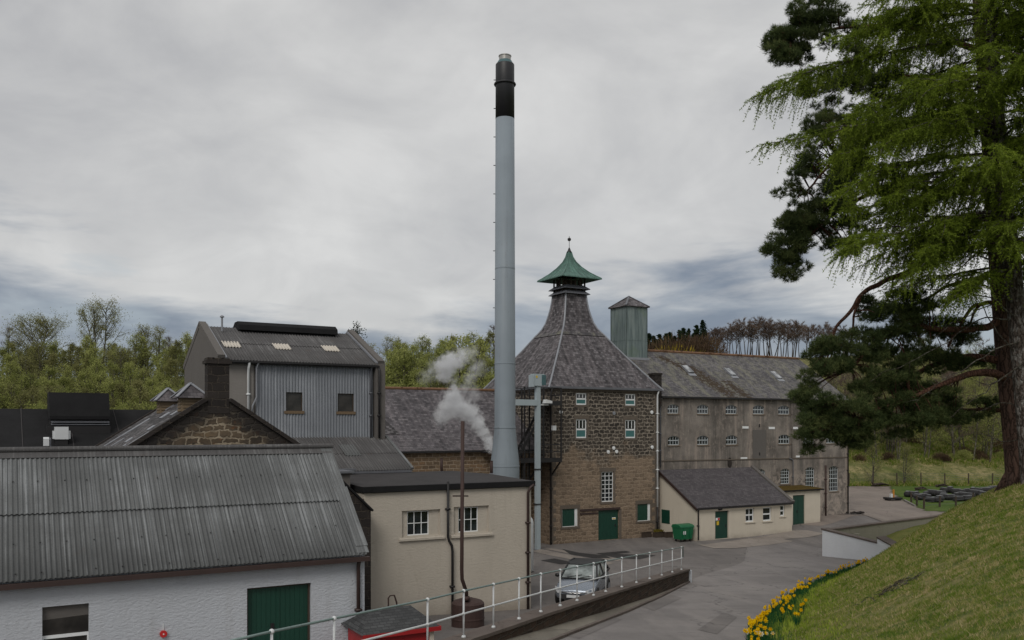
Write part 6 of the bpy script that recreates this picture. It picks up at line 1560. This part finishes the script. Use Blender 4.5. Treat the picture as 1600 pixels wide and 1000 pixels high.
clumps = [ # px, py, D, rx px, ry px, depth m, sub-clumps
 (1285,565,35,36,42,1.0,15),(1272,625,35,28,45,1.0,12),(1290,668,35,42,30,1.0,13),(1335,640,34.8,48,42,1.1,16),(1385,495,35.2,50,34,1.0,15),(1430,478,35.4,34,22,.8,8),
 (1345,545,35.2,50,34,1.0,13),(1410,545,35.4,50,34,1.0,13),(1385,600,35,52,34,1.1,14),(1440,610,36,50,36,1.2,14),(1410,655,35.5,62,28,1.2,15),(1475,645,37,56,26,1.2,11),(1330,690,35,30,16,.7,6),
 (1490,520,36.5,34,18,1.0,7),(1470,560,37,44,26,1.2,9),(1530,640,37.5,26,18,.8,5),(1445,505,37,50,20,1,7),(1525,345,38,22,14,.6,4),(1545,560,38.5,20,14,.7,3),(1265,700,35,16,10,.5,2),
 (1232,52,37.5,32,40,.9,14),(1275,22,37.6,38,28,.9,11),(1228,90,37.5,20,16,.6,4),(1325,125,38.2,50,26,1.0,12),(1370,60,38,60,40,1.2,12),(1440,90,38.2,60,40,1.2,9),(1290,150,37.8,26,20,.8,4),
 (1212,75,37.5,18,22,.6,4),(1265,62,37.6,34,30,.9,8),(1250,352,37.4,32,26,.8,8),(1292,318,37.4,30,30,.8,7),(1330,345,37.3,34,22,.8,7),(1222,392,37.4,22,18,.6,5),(1395,130,35.2,40,24,.9,8),(1350,200,35.6,34,30,.9,8),(1380,290,36.4,36,26,.9,7),(1298,195,38.2,34,40,1,10),(1330,262,38,36,36,1,10),(1262,245,37.8,24,30,.8,7),(1255,130,38,22,18,.6,4),
 (1258,285,37.5,28,22,.8,5),(1280,215,37.6,30,34,.8,7),(1312,300,37.4,30,32,.9,9),(1262,335,37.4,36,32,.9,12),(1236,380,37.4,34,26,.8,10),(1232,415,37.4,22,20,.6,6),(1300,375,37.3,20,16,.6,3),(1345,385,37.2,28,14,.7,4),(1330,240,37.6,30,40,1,8),(1430,330,38,40,20,1,4),(1228,300,37.5,10,8,.3,1)]
cen, grow = [], []; prng = random.Random(5)
for px, py, D, rx, ry, rd, ns in clumps:
    c = P(px, py, D); k = D/F
    for s_ in range(int(ns*1.7)):
        while True:
            o = Vector((prng.uniform(-1, 1), prng.uniform(-1, 1), prng.uniform(-1, 1)))
            if o.length < 1: break
        sc_ = c+Vector((o.x*rx*k, o.y*rd, o.z*ry*k))
        near = min(tips, key=lambda t: (t-sc_).length_squared)
        if (near-sc_).length < 3.0:
            mid = near.lerp(sc_, .5)+Vector((0, 0, .12)); mb.tube([near, mid, sc_], [.028, .02, .01], 5)
        r = prng.uniform(.2, .42); nt = int(66*r*r/.16)
        u = unit(rng.normal(size=(nt, 3))); rad = r*rng.uniform(.25, 1, (nt, 1))**.5
        p = np.array(sc_)+u*rad*np.array([1.15, 1.1, .62])
        cen.append(p); grow.append(unit(u*np.array([1, 1, .7])+np.array([0, 0, .75])))
rel(mb); mb.build('limb', M['pine_limb'], pine, True)
cen = np.concatenate(cen); grow = np.concatenate(grow); NB = 15
c = np.repeat(cen, NB, 0)+rng.normal(scale=.02, size=(len(cen)*NB, 3)); d = unit(np.repeat(grow, NB, 0)*.8+rng.normal(scale=.62, size=(len(cen)*NB, 3)))
V = blades(c, d, rng.uniform(.14, .24, len(c)), .02)
tri_obj('foliage', V-np.array(tb), M['pine_needle'], pine)

# ---- larch
LD = 33.5
lb = P(1618, 790, LD)
larch = empty('larch_tree', lb, 0, 'bright green larch with hanging sprays in front of the dark pine', 'tree')
mb = MB()
axis = smooth_path([lb-Vector((0, 0, .8)), P(1612, 720, LD), P(1602, 620, LD), P(1592, 520, LD), P(1580, 400, LD), P(1568, 280, LD), P(1556, 140, LD), P(1548, 0, LD), P(1542, -160, LD), P(1538, -330, LD)], 5)
mb.tube(axis, [.45-.34*i/(len(axis)-1) for i in range(len(axis))], 16)
rel(mb, lb); mb.build('trunk', M['larch_bark'], larch, True)
def axis_at(z):
    for a, b in zip(axis, axis[1:]):
        if a.z <= z <= b.z: return a.lerp(b, (z-a.z)/(b.z-a.z))
    return axis[-1]
lr = random.Random(21); mb = MB(); twigs = []; dead = MB()
def larch_branch(p0, az, L, up=.1, droop=.22, r=.05, dens=1.0, leaf=True, sub=True):
    pts = []; N = 9
    for k in range(N+1):
        s = k/N; pts.append(p0+Vector((math.sin(az)*s*L, math.cos(az)*s*L, up*L*s-droop*L*s*s+.1*L*max(0, s-.75)**1.5))+Vector((mnoise.noise(Vector((az*3, s*3, p0.z))), mnoise.noise(Vector((az*3+7, s*3, p0.z))), .6*mnoise.noise(Vector((az*3, s*3+5, p0.z)))))*.09*L*s)
    mb.tube(pts, [r*(1-.85*k/N) for k in range(N+1)], 6)
    if not leaf: return
    if sub and L > 2.5:
        for k in (3, 4, 5, 6):
            larch_branch(pts[k], az+lr.choice((-1, 1))*lr.uniform(.35, .95), L*lr.uniform(.22, .42), lr.uniform(-.25, .3), lr.uniform(.1, .4), r*.5, dens*.8, True, False)
    # side sprays
    nt = int(L*24*dens)
    for k in range(nt):
        s = lr.uniform(.18, 1.0); i = min(N-1, int(s*N)); p = pts[i].lerp(pts[i+1], s*N-i)
        a2 = az+lr.choice((-1, 1))*lr.uniform(.3, 1.5)
        if lr.random() < .62: ln = lr.uniform(.3, 1.0)*(1.25-.5*s); dirv = Vector((math.sin(a2), math.cos(a2), lr.uniform(-.45, .3))).normalized(); dr = .35
        else: ln = lr.uniform(.3, 1.2)*(1.2-.5*s); dirv = Vector((math.sin(a2), math.cos(a2), lr.uniform(-1.6, -.2))).normalized(); dr = .8
        twigs.append((p, dirv, ln, dr))
    twigs.append((pts[-1], (pts[-1]-pts[-2]).normalized(), .6, .4))
z = 5.8
while z < 18.8:
    p0 = axis_at(z)
    for q in range(2):
        az = lr.uniform(0, 2*math.pi)
        toward_left = max(0, -math.sin(az)); L = lr.uniform(3.2, 5.4)+toward_left*lr.uniform(.6, 2.2)
        if z < 8: L *= .8
        L = min(L, 4.5/max(.2, -math.sin(az))) if math.sin(az) < 0 else L
        larch_branch(p0, az, L, lr.uniform(-.12, .38), lr.uniform(.1, .36), .055, .55)
    z += lr.uniform(.2, .34)
for k in range(30):      # sprays towards the viewer that screen the trunk
    larch_branch(axis_at(6.2+k*.4), math.pi+lr.uniform(-.9, .7), lr.uniform(2.2, 3.8), lr.uniform(-.1, .3), lr.uniform(.15, .35), .045, .6)
for px, py, tx, ty in ((1556,60,1182,152),(1562,190,1206,226),(1562,120,1330,190),(1556,20,1300,70),(1560,240,1300,300),(1570,330,1310,400),(1572,300,1330,330),(1574,350,1400,440),(1562,150,1300,255),(1553,10,1360,30),(1580,420,1480,470),(1566,260,1360,300),(1575,370,1430,380),(1560,200,1320,240)):
    a, b = P(px, py, LD), P(tx, ty, LD-lr.uniform(-.4, 1.4)); dv = b-a; L = math.hypot(dv.x, dv.y); az = math.atan2(dv.x, dv.y)
    larch_branch(a, az, L, dv.z/L+.2, .2, .07, 1.15)
rel(mb, lb); mb.build('branch', M['larch_bark'], larch, True)
TV, LC, LDr = [], [], []
for p, dv, ln, dr in twigs:
    n = max(4, int(ln/.06)); p = np.array(p); dv = np.array(dv); s = (np.arange(n)+.5)/n
    pts = p+np.outer(s*ln, dv)+np.outer(-(s**1.4)*ln*dr, [0, 0, 1])+rng.normal(scale=.008, size=(n, 3))
    for a, b in zip(pts[:-1:3], pts[3::3]):
        w_ = np.array([.007, .004, 0]); TV += [a-w_, a+w_, b]
    k = 5; LC.append(np.repeat(pts, k, 0)); t = unit(np.gradient(pts, axis=0)); LDr.append(unit(np.repeat(t, k, 0)*.75+rng.normal(scale=.62, size=(n*k, 3))))
LC = np.concatenate(LC); LDr = np.concatenate(LDr)
tri_obj('twig', np.array(TV)-np.array(lb), M['twig'], larch)
V = blades(LC, LDr, rng.uniform(.065, .135, len(LC)), rng.uniform(.017, .032, len(LC)))
tri_obj('foliage', V-np.array(lb), M['larch_leaf'], larch)
mb = MB()    # dead lower branches, grey with lichen
for pts in (((1590,478,33.4),(1540,447,33),(1500,436,32.8),(1460,430,32.6)), ((1590,500,33.4),(1550,468,33),(1500,453,32.6),(1445,450,32.3),(1420,444,32.2)), ((1600,530,33.3),(1560,545,32.6),(1510,575,32),(1470,595,31.8),(1432,630,31.6)),
            ((1606,560,33.3),(1560,595,32.6),(1520,625,32.2),(1480,655,32)), ((1592,500,33.4),(1530,500,33.6),(1480,535,33.4),(1430,560,33.2),(1360,595,33)), ((1585,430,33.4),(1530,400,33),(1480,430,32.6),(1400,450,32.4),(1345,462,32.3)),
            ((1588,460,33.4),(1540,480,33.2),(1500,500,33),(1460,525,33)), ((1610,600,33.3),(1570,590,34),(1540,600,34.5),(1500,585,35)), ((1608,650,33.3),(1570,630,34),(1520,648,34.4)), ((1602,560,33.3),(1560,520,33.4),(1530,470,33.2),(1515,440,33)), ((1605,680,33.4),(1570,690,34),(1530,676,34.5)), ((1600,470,33.4),(1560,440,34),(1520,425,34.4),(1470,440,35))):
    p = limb(mb, PP(*pts), .035, .007, 6, .12)
    for k in range(5, len(p)-1, 2):
        dv = Vector((lr.uniform(-1, .4), lr.uniform(-.6, .6), lr.uniform(-.8, .6)))*lr.uniform(.2, .6); mb.tube([p[k], p[k]+dv*.5+Vector((0, 0, .03)), p[k]+dv], [.01, .007, .004], 4)
rel(mb, lb); mb.build('dead_branch', M['twig'], larch, True)

# ---- trees of the wood: a few kinds, then copies
def make_tree(name, label, group, seed, H, stems, leafmat, barkmat, nleaf, lsize, spread=.3, start=.3, upright=.55, thin=1.0, nb=16, twiggy=0):
    rd = random.Random(seed); e = empty(name, (0, 0, 0), 0, label, 'tree', group); mb = MB(); ends = []
    for s in range(stems):
        a = rd.uniform(0, 6.3); lean = spread*.35*(1 if stems > 1 else .4); top = Vector((math.cos(a)*lean*H, math.sin(a)*lean*H, H*rd.uniform(.8, .95)))
        base = Vector((math.cos(a)*.15*(stems > 1), math.sin(a)*.15*(stems > 1), -.6)); mid = base.lerp(top, .5)+Vector((rd.uniform(-.04, .04)*H, rd.uniform(-.04, .04)*H, 0))
        p = smooth_path([base, mid, top], 6); r0 = .017*H*thin; mb.tube(p, [r0*(1-.8*i/(len(p)-1)) for i in range(len(p))], 6)
        for k in range(nb):
            t = start+(1-start)*(k+rd.random())/nb; i = min(len(p)-2, int(t*(len(p)-1))); o = p[i].lerp(p[i+1], t*(len(p)-1)-i)
            az = rd.uniform(0, 6.3); L = H*spread*(1.25-t)*rd.uniform(.7, 1.2); el = upright+rd.uniform(-.2, .25)
            dv = Vector((math.cos(az)*math.cos(el), math.sin(az)*math.cos(el), math.sin(el)))
            q = [o, o+dv*L*.5+Vector((0, 0, -.02*L)), o+dv*L+Vector((rd.uniform(-.1, .1)*L, rd.uniform(-.1, .1)*L, .08*L))]
            mb.tube(q, [r0*.32, r0*.2, r0*.07], 5)
            for j in range(5):
                f = rd.uniform(.35, 1); w_ = q[0].lerp(q[1], f*2) if f < .5 else q[1].lerp(q[2], f*2-1); az2 = az+rd.uniform(-1.3, 1.3); d2 = Vector((math.cos(az2), math.sin(az2), rd.uniform(.1, 1.2))).normalized(); l2 = L*rd.uniform(.25, .5)
                mb.tube([w_, w_+d2*l2], [r0*.1, r0*.04], 4); ends.append((w_, w_+d2*l2))
    mb.build('trunk', M[barkmat], e)
    if twiggy:
        TV = []
        for a, b in ends:
            a, b = np.array(a), np.array(b)
            for k in range(twiggy):
                s = rng.uniform(.2, 1); p = a+(b-a)*s; dv = unit(unit(b-a)*.8+rng.normal(scale=.5, size=3)+np.array([0, 0, .35])); l = rng.uniform(.4, 1.0)*H*.09; sd = unit(np.cross(dv, rng.normal(size=3)))*.014*H/9
                TV += [p-sd, p+sd, p+dv*l]
        tri_obj('crown', np.array(TV), M[leafmat], e)
    else:
        A = np.array([np.array(a) for a, b in ends]); B = np.array([np.array(b) for a, b in ends]); k = rng.integers(0, len(A), nleaf); s = rng.uniform(.15, 1.1, (nleaf, 1))
        c = A[k]+(B[k]-A[k])*s+rng.normal(scale=.028*H, size=(nleaf, 3))
        me = quad_mesh('crown', leaf_quads(c, lsize*rng.uniform(.6, 1.3, nleaf), lsize*.6), M[leafmat]); link('crown', me, e)
    return e
G1 = 'young trees of the wood on the left hillside'; LB1 = 'fresh green young tree among the many on the wooded hillside'
kinds = [make_tree('woodland_tree', LB1, G1, 100+i, h, st, lm, 'wood_bark', nl, ls, sp, s0, up, 1.0, 15) for i, (h, st, lm, nl, ls, sp, s0, up) in enumerate((
    (8.5, 2, 'spring_leaf', 2700, .19, .3, .3, .7), (7.5, 3, 'spring_leaf', 2700, .19, .34, .3, .75), (9.0, 1, 'olive_leaf', 3200, .18, .3, .35, .65), (8.0, 3, 'olive_leaf', 2700, .18, .36, .25, .8), (7.0, 2, 'spring_leaf', 2900, .19, .36, .2, .7), (8.5, 4, 'spring_leaf', 3400, .18, .3, .3, .9)))]
used = set()
def place(o, X, Y, s, first=True, rz=None, zz=None, label=None, group=None):
    c = o
    if o.name in used: c = copy_tree(o)
    used.add(o.name); c.location = (X, Y, (ground_z(X, Y) if zz is None else zz)); c.rotation_euler = (0, 0, random.uniform(0, 6.3) if rz is None else rz); c.scale = (s, s, s*random.uniform(.94, 1.06))
    if label: c['label'] = label
    if group: c['group'] = group
    return c
tr_ = random.Random(3)
for Y, n_ in ((97, 19), (103, 20), (110, 20), (118, 20), (127, 20), (137, 18), (148, 16), (160, 15)):
    for k in range(n_):
        f = (k+tr_.uniform(.1, .9))/n_
        for lo, hi, keep in ((-40, 310, 1.0), (310, 575, .2), (575, 790, .55)):
            if tr_.random() > keep: continue
            px = lo+(hi-lo)*f; Yq = Y+tr_.uniform(-3.5, 3.5); X = (px-800)/F*Yq
            if px > 730 and Yq < 112: continue
            place(tr_.choice(kinds), X, Yq, tr_.uniform(.82, 1.1))
def skyline(o, px, py_top, Y, H, label, group=None, zz=None):
    X = (px-800)/F*Y; zt = (HZ-py_top)/F*Y; z0 = ground_z(X, Y); c = place(o, X, Y, max(.4, (zt-z0)/H), label=label, group=group); return c
t1 = make_tree('round_tree', 'rounded grey-green tree rising above the left end of the wood', None, 7, 9, 3, 'olive_leaf', 'wood_bark', 6500, .15, .62, .45, .7, .9, 24); skyline(t1, 52, 490, 158, 8.9, 'rounded grey-green tree rising above the left end of the wood')
t2 = make_tree('open_tree', 'tall open-crowned tree showing sky through it above the wood', None, 8, 10, 3, 'olive_leaf', 'wood_bark', 6000, .14, .42, .5, .9, .9, 15); skyline(t2, 150, 487, 150, 9.6, 'tall open-crowned tree showing sky through it above the wood')
t3 = make_tree('slender_tree', 'slender pale skyline tree between the open-crowned tree and the still house', None, 9, 10, 3, 'olive_leaf', 'wood_bark', 4500, .14, .34, .5, .9, .9, 15); skyline(t3, 236, 502, 152, 9.6, 'slender pale skyline tree between the open-crowned tree and the still house')
t4 = make_tree('bare_tree', 'thin bare tree just left of the still house gable', None, 10, 9, 2, 'bare_twig', 'bare_bark', 0, 0, .24, .3, 1.0, .8, 12, 7); skyline(t4, 268, 525, 156, 8.8, 'thin bare tree just left of the still house gable')
skyline(t4, 8, 503, 170, 8.8, 'bluish bare tree at the far left edge of the skyline'); skyline(t4, 630, 533, 175, 8.8, 'faint bare tree over the wood behind the steam'); skyline(t4, 778, 505, 190, 8.8, 'tall bare tree partly hidden by the steel chimney')
t5 = make_tree('larch_sapling', 'spindly dark larch trio rising beyond the still house roof', None, 12, 10, 3, 'spruce_leaf', 'bare_bark', 1300, .22, .12, .15, .15, .7, 22)
skyline(t5, 563, 496, 140, 9.6, 'spindly dark larch trio rising beyond the still house roof')
t6 = make_tree('green_tree', 'full bright green tree beside the steam above the slate range', None, 13, 8, 3, 'spring_leaf', 'wood_bark', 3600, .24, .4, .25, .7, .9, 18); skyline(t6, 735, 534, 118, 7.8, 'full bright green tree beside the steam above the slate range'); skyline(t6, 690, 540, 126, 7.8, 'green tree with rounded top behind the steam cloud'); skyline(t6, 618, 548, 120, 7.8, 'yellow-green tree right of the still house pier')
# conifers, scrub and bare trees on the hill behind the maltings
def make_spruce(seed, H):
    e = empty('spruce_tree', (0, 0, 0), 0, 'dark pointed spruce on the hill behind the vent tower', 'tree', 'dark spruces on the hill behind the maltings'); mb = MB(); mb.tube([(0, 0, -.5), (0, 0, H)], [.16, .02], 6); mb.build('trunk', M['bare_bark'], e)
    rd = np.random.default_rng(seed); C = []
    for k in range(34):
        t = .08+.92*k/34; L = H*.3*(1-t)**.75*rd.uniform(.7, 1.15)+.12
        for j in range(6):
            a = rd.uniform(0, 6.28); s = rd.uniform(.1, 1, 14)[:, None]; C.append(np.array([0, 0, t*H])+s*L*np.array([math.cos(a), math.sin(a), -.25])+rd.normal(scale=.09, size=(14, 3)))
    C = np.concatenate(C); link('crown', quad_mesh('crown', leaf_quads(C, .34, .2), M['spruce_leaf']), e); return e
s1, s2 = make_spruce(1, 9), make_spruce(2, 10)
for i, (px, top) in enumerate(((1014,522),(1022,528),(1030,524),(1040,521),(1046,516),(1062,518),(1068,510),(1076,517),(1088,506),(1098,499),(1102,514),(1084,522),(1054,527))): skyline((s1, s2)[i % 2], px, top, 236+(i % 4)*3, 9.6 if i % 2 else 8.7, None)
bt = [make_tree('bare_tree', 'bare brown tree in the hilltop row behind the maltings roof', 'bare trees of the hilltop row', 30+i, 9, 1+i % 2, 'bare_twig', 'bare_bark', 0, 0, .46, .48, .8, .9, 16, 22) for i in range(4)]
for i, (px, top) in enumerate(((1112,515),(1122,511),(1134,508),(1147,505),(1156,502),(1166,501),(1176,503),(1186,500),(1195,499),(1204,499),(1213,501),(1222,503),(1232,503),(1241,502),(1249,505),(1140,510),(1160,507),(1198,504),(1118,514),(1128,511),(1152,506),(1171,503),(1181,502),(1208,501),(1227,504),(1237,503))): skyline(bt[i % 4], px, top, 232+(i % 5)*3, 8.9, None)
for i, (px, top) in enumerate(((1258,512),(1266,508),(1274,509),(1283,506),(1292,508),(1300,511),(1309,509),(1318,512),(1330,514),(1345,516))): skyline(bt[(i+1) % 4], px, top, 268+(i % 4)*5, 8.9, 'paler bare tree of the farther row toward the pine', 'paler bare trees of the farther row')
def make_scrub(name, label, group, seed, mat, R_, H):
    e = empty(name, (0, 0, 0), 0, label, 'shrub', group); rd = np.random.default_rng(seed); n = 1500; u = unit(rd.normal(size=(n, 3))); u[:, 2] = np.abs(u[:, 2]); p = u*np.array([R_, R_, H])*(rd.uniform(.1, 1, (n, 1))**.5)
    V = blades(p, u+rd.normal(scale=.4, size=(n, 3))+np.array([0, 0, .6]), rd.uniform(.3, .8, n)*H*.3, .07); tri_obj('twigs', V, M[mat], e); return e
sb = make_scrub('brown_shrub', 'brown leafless scrub on the hill brow above the maltings ridge', 'brown scrub on the hill brow', 3, 'scrub', 3.2, 4.2)
for i, (px, top) in enumerate(((1034,532),(1052,527),(1066,530),(1080,525),(1094,521),(1104,526),(1022,536),(1112,530))): skyline(sb, px, top, 226+(i % 3)*2, 4.3, None)
gb = make_scrub('gorse_bush', 'yellow gorse bush on the hill brow above the maltings ridge', None, 4, 'gorse', 2.6, 2.2); skyline(gb, 1054, 541, 222, 2.3, None)
# right-hand hillside seen under the pine
G2 = 'thin spring trees on the slope beyond the lawn'; LB2 = 'thin spring tree with sparse yellow-green leaves on the slope beyond the lawn'
rk = [make_tree('hillside_tree', LB2, G2, 60+i, 10, 1+i % 2, ('spring_leaf', 'olive_leaf', 'bare_twig')[i % 3], 'wood_bark', 2200 if i % 3 != 2 else 0, .16, .34, .25, .6, .8, 16, 12 if i % 3 == 2 else 0) for i in range(6)]
for i in range(170):
    Yq = 121+85*tr_.random()**1.6; px = tr_.uniform(1290, 1660); X = (px-800)/F*Yq; place(tr_.choice(rk), X, Yq, tr_.uniform(.7, 1.05))
sp_ = make_tree('sapling', 'yellow-green leafy sapling standing at the foot of the rough slope', None, 77, 5.5, 3, 'olive_leaf', 'wood_bark', 1500, .16, .34, .12, .7, .8, 14); X = (1412-800)/F*113; place(sp_, X, 113, .9, zz=ground_z(X, 113)+.2)
sp2 = make_tree('sapling', 'twiggy sapling beside the maltings end on the rough slope', None, 78, 6, 2, 'olive_leaf', 'wood_bark', 900, .16, .3, .12, .7, 1.0, 14); X = (1362-800)/F*112; place(sp2, X, 112, .95, zz=ground_z(X, 112)+.2)
sh = [make_scrub('rough_shrub', 'brownish shrub dotted over the rough slope behind the lawn', 'shrubs on the rough slope', 40+i, ('scrub', 'spring_leaf', 'scrub')[i], 1.4, 1.2) for i in range(3)]
for i in range(22):
    Yq = tr_.uniform(119, 132); px = tr_.uniform(1325, 1590); X = (px-800)/F*Yq; place(tr_.choice(sh), X, Yq, tr_.uniform(.5, 1.1), zz=ground_z(X, Yq)+.1)

# ---- tussocks on the far slope, grass on the bank
def grass_cloud(name, pts, hts, wd, mat, label, lean=.35):
    n = len(pts); d = rng.normal(scale=lean, size=(n, 3)); d[:, 2] = 1
    V = blades(np.array(pts), d, np.array(hts), wd); o = tri_obj(name, V, M[mat]); return tag(o, label, 'grass', kind='stuff')
pts, hts = [], []
for i in range(42000):
    Yq = tr_.uniform(111.5, 146); px = tr_.uniform(1318, 1600); X = (px-800)/F*Yq; pts.append((X, Yq, rough_z(X, Yq)-.02)); hts.append(tr_.uniform(.15, .75)*max(.25, 1+1.6*mnoise.noise(Vector((X*.9, Yq*.5, 0)))))
grass_cloud('tussock_grass', pts, hts, .1, 'blade', 'tall straw and green tussock grass on the slope behind the lawn', .5)
pts, hts, wds = [], [], []; pl, hl, wl_ = [], [], []
while len(pts) < 150000:
    Yq = 5.5+(tr_.random()**1.7)*44; px = tr_.uniform(1100, 1640); X = (px-800)/F*Yq
    dv = bank_d(X, Yq)
    if dv < .05: continue
    cl = mnoise.noise(Vector((X*2.3, Yq*2.3, 1)))
    if cl < -.3 and tr_.random() < .6: continue
    if mnoise.noise(Vector((X*.9, Yq*.9, 7))) < -.38 and tr_.random() < .7: continue
    z = bank_z(X, Yq); k = max(1, Yq/11)
    if dv < 2.4 and tr_.random() < .95-.36*dv: pl.append((X, Yq, z-.01)); hl.append(tr_.uniform(.1, .24)*(1.2-.35*dv)); wl_.append(.012*k**.8)
    else: pts.append((X, Yq, z-.01)); hts.append(tr_.uniform(.03, .095)*(1+.6*cl)*k**.35); wds.append(.011*k)
for i in range(520):      # coarser tufts
    Yq = 6.5+(tr_.random()**1.5)*34; px = tr_.uniform(1150, 1640); X = (px-800)/F*Yq
    if bank_d(X, Yq) < .8: continue
    for _ in range(22):
        x, y = X+tr_.gauss(0, .05), Yq+tr_.gauss(0, .05); k = max(1, Yq/11); pts.append((x, y, bank_z(x, y)-.01)); hts.append(tr_.uniform(.07, .17)); wds.append(.009*k)
grass_cloud('bank_grass', pts, hts, np.array(wds), 'blade', 'short mown grass with straw patches covering the steep bank', .75)
grass_cloud('verge_grass', pl, hl, np.array(wl_), 'larch_leaf', 'longer lush grass along the daffodil edge of the bank', .35)
# ---- daffodils
def daff_mesh(seed, pale=False):
    rd = random.Random(seed); m = MB()
    for k in range(9):
        a = rd.uniform(0, 6.3); b = rd.uniform(.02, .1); h = rd.uniform(.24, .4); x, y = math.cos(a)*.03, math.sin(a)*.03; tx, ty = math.cos(a)*(b+.06), math.sin(a)*(b+.06); s_ = (-math.sin(a)*.013, math.cos(a)*.013)
        m.quad((x-s_[0], y-s_[1], 0), (x+s_[0], y+s_[1], 0), (tx*.55+s_[0], ty*.55+s_[1], h*.65), (tx*.55-s_[0], ty*.55-s_[1], h*.65)); m.quad((tx*.55-s_[0], ty*.55-s_[1], h*.65), (tx*.55+s_[0], ty*.55+s_[1], h*.65), (tx, ty, h))
    for k in range(rd.choice((1, 1, 2, 2, 3))):
        a = rd.uniform(0, 6.3); x, y, h = math.cos(a)*rd.uniform(.02, .13), math.sin(a)*rd.uniform(.02, .13), rd.uniform(.34, .46)
        m.tube([(x*.3, y*.3, 0), (x*.8, y*.8, h*.7), (x, y, h)], .006, 5)
        f = Vector((rd.uniform(-.9, .1), rd.uniform(-1, -.3), rd.uniform(-.2, .35))).normalized(); t = f.cross(Vector((0, 0, 1))).normalized(); u = t.cross(f); c = Vector((x, y, h))+f*.015; Rr = rd.uniform(.05, .066)
        for j in range(6):
            q = j*math.pi/3; o1 = t*math.cos(q)+u*math.sin(q); o2 = t*math.cos(q+.45)+u*math.sin(q+.45); o3 = t*math.cos(q-.45)+u*math.sin(q-.45)
            m.quad(c, c+o3*Rr*.6+f*.01, c+o1*Rr+f*.004, c+o2*Rr*.6+f*.01, m=1)
        i0 = []
        for j in range(6):
            q, q2 = j*math.pi/3, (j+1)*math.pi/3; a1, a2 = t*math.cos(q)+u*math.sin(q), t*math.cos(q2)+u*math.sin(q2)
            m.quad(c+a1*.016, c+a2*.016, c+a2*.03+f*.045, c+a1*.03+f*.045, m=2)
    return m.build('daffodil', [M['daff_leaf'], M['daff_white' if pale else 'daff_petal'], M['daff_petal']])
pd_, hd_ = [], []
for i in range(9000):
    Yq = 19+36*tr_.random()**1.4; dv = abs(tr_.gauss(.25, .3))
    if dv > 1.1 or mnoise.noise(Vector((Yq*.8, dv, 3))) < -.35: continue
    X = bank_x(Yq)+.05+dv; pd_.append((X, Yq, bank_z(X, Yq)-.01)); hd_.append(tr_.uniform(.2, .4)*(1-.35*dv))
grass_cloud('daffodil_leaves', pd_, hd_, .022, 'daff_leaf', 'dark strappy daffodil leaves along the foot of the bank', .22)
protos = [daff_mesh(i) for i in range(6)]+[daff_mesh(9, True)]
ds = []
while len(ds) < 118:
    a = -4+37.5*tr_.random()**1.15
    if mnoise.noise(Vector((a*.9, 3, 0))) < -.05 and tr_.random() < .85: continue
    ds.append((a, abs(tr_.gauss(.12, .22))))
ds += [(tr_.uniform(-1, 6), tr_.uniform(.6, 1.4)) for _ in range(6)]
for i, (a, dv) in enumerate(ds):
    Yq = 22.7+.88*a; X = bank_x(Yq)+.05+dv; pale = a < -.5 and i % 4 == 0
    src = protos[6] if pale else protos[i % 6]; c = src if src.name not in used else src.copy()
    if src.name in used: col.objects.link(c)
    used.add(src.name); c.location = (X, Yq, bank_z(X, Yq)-.01); c.rotation_euler = (0, 0, random.uniform(-.8, .8)); s_ = random.uniform(.85, 1.15); c.scale = (s_, s_, s_)
    tag(c, 'pale cream daffodil at the near end of the bed' if pale else 'yellow daffodil in the row along the foot of the bank', 'daffodil', 'pale daffodils' if pale else 'yellow daffodils along the bank')
for p in protos:
    if p.name not in used: bpy.data.objects.remove(p)
# ---- dead twigs raked together on the bank
q = on_ground(1395, 922, bank_z); e = empty('twig_pile', (q[0], q[1], q[2]), 0, 'scatter of dead brown twigs lying on the grass bank', 'twigs'); m_ = MB()
for k in range(38):
    t = tr_.gauss(0, .4); x, y = t*.95+tr_.uniform(-.12, .12), t*.05+tr_.uniform(-.4, .4); z = bank_z(q[0]+x, q[1]+y)-q[2]+.03; a = tr_.uniform(-.6, .6)+tr_.choice((0, 0, 2.2)); l = tr_.uniform(.12, .4); dx, dy = math.cos(a)*l, math.sin(a)*l; z2 = bank_z(q[0]+x+dx, q[1]+y+dy)-q[2]+tr_.uniform(.02, .14)
    m_.tube([(x, y, z), (x+dx*.5, y+dy*.5, (z+z2)/2+.03), (x+dx, y+dy, z2)], [.012, .009, .004], 5)
m_.build('stick', M['twig'], e)
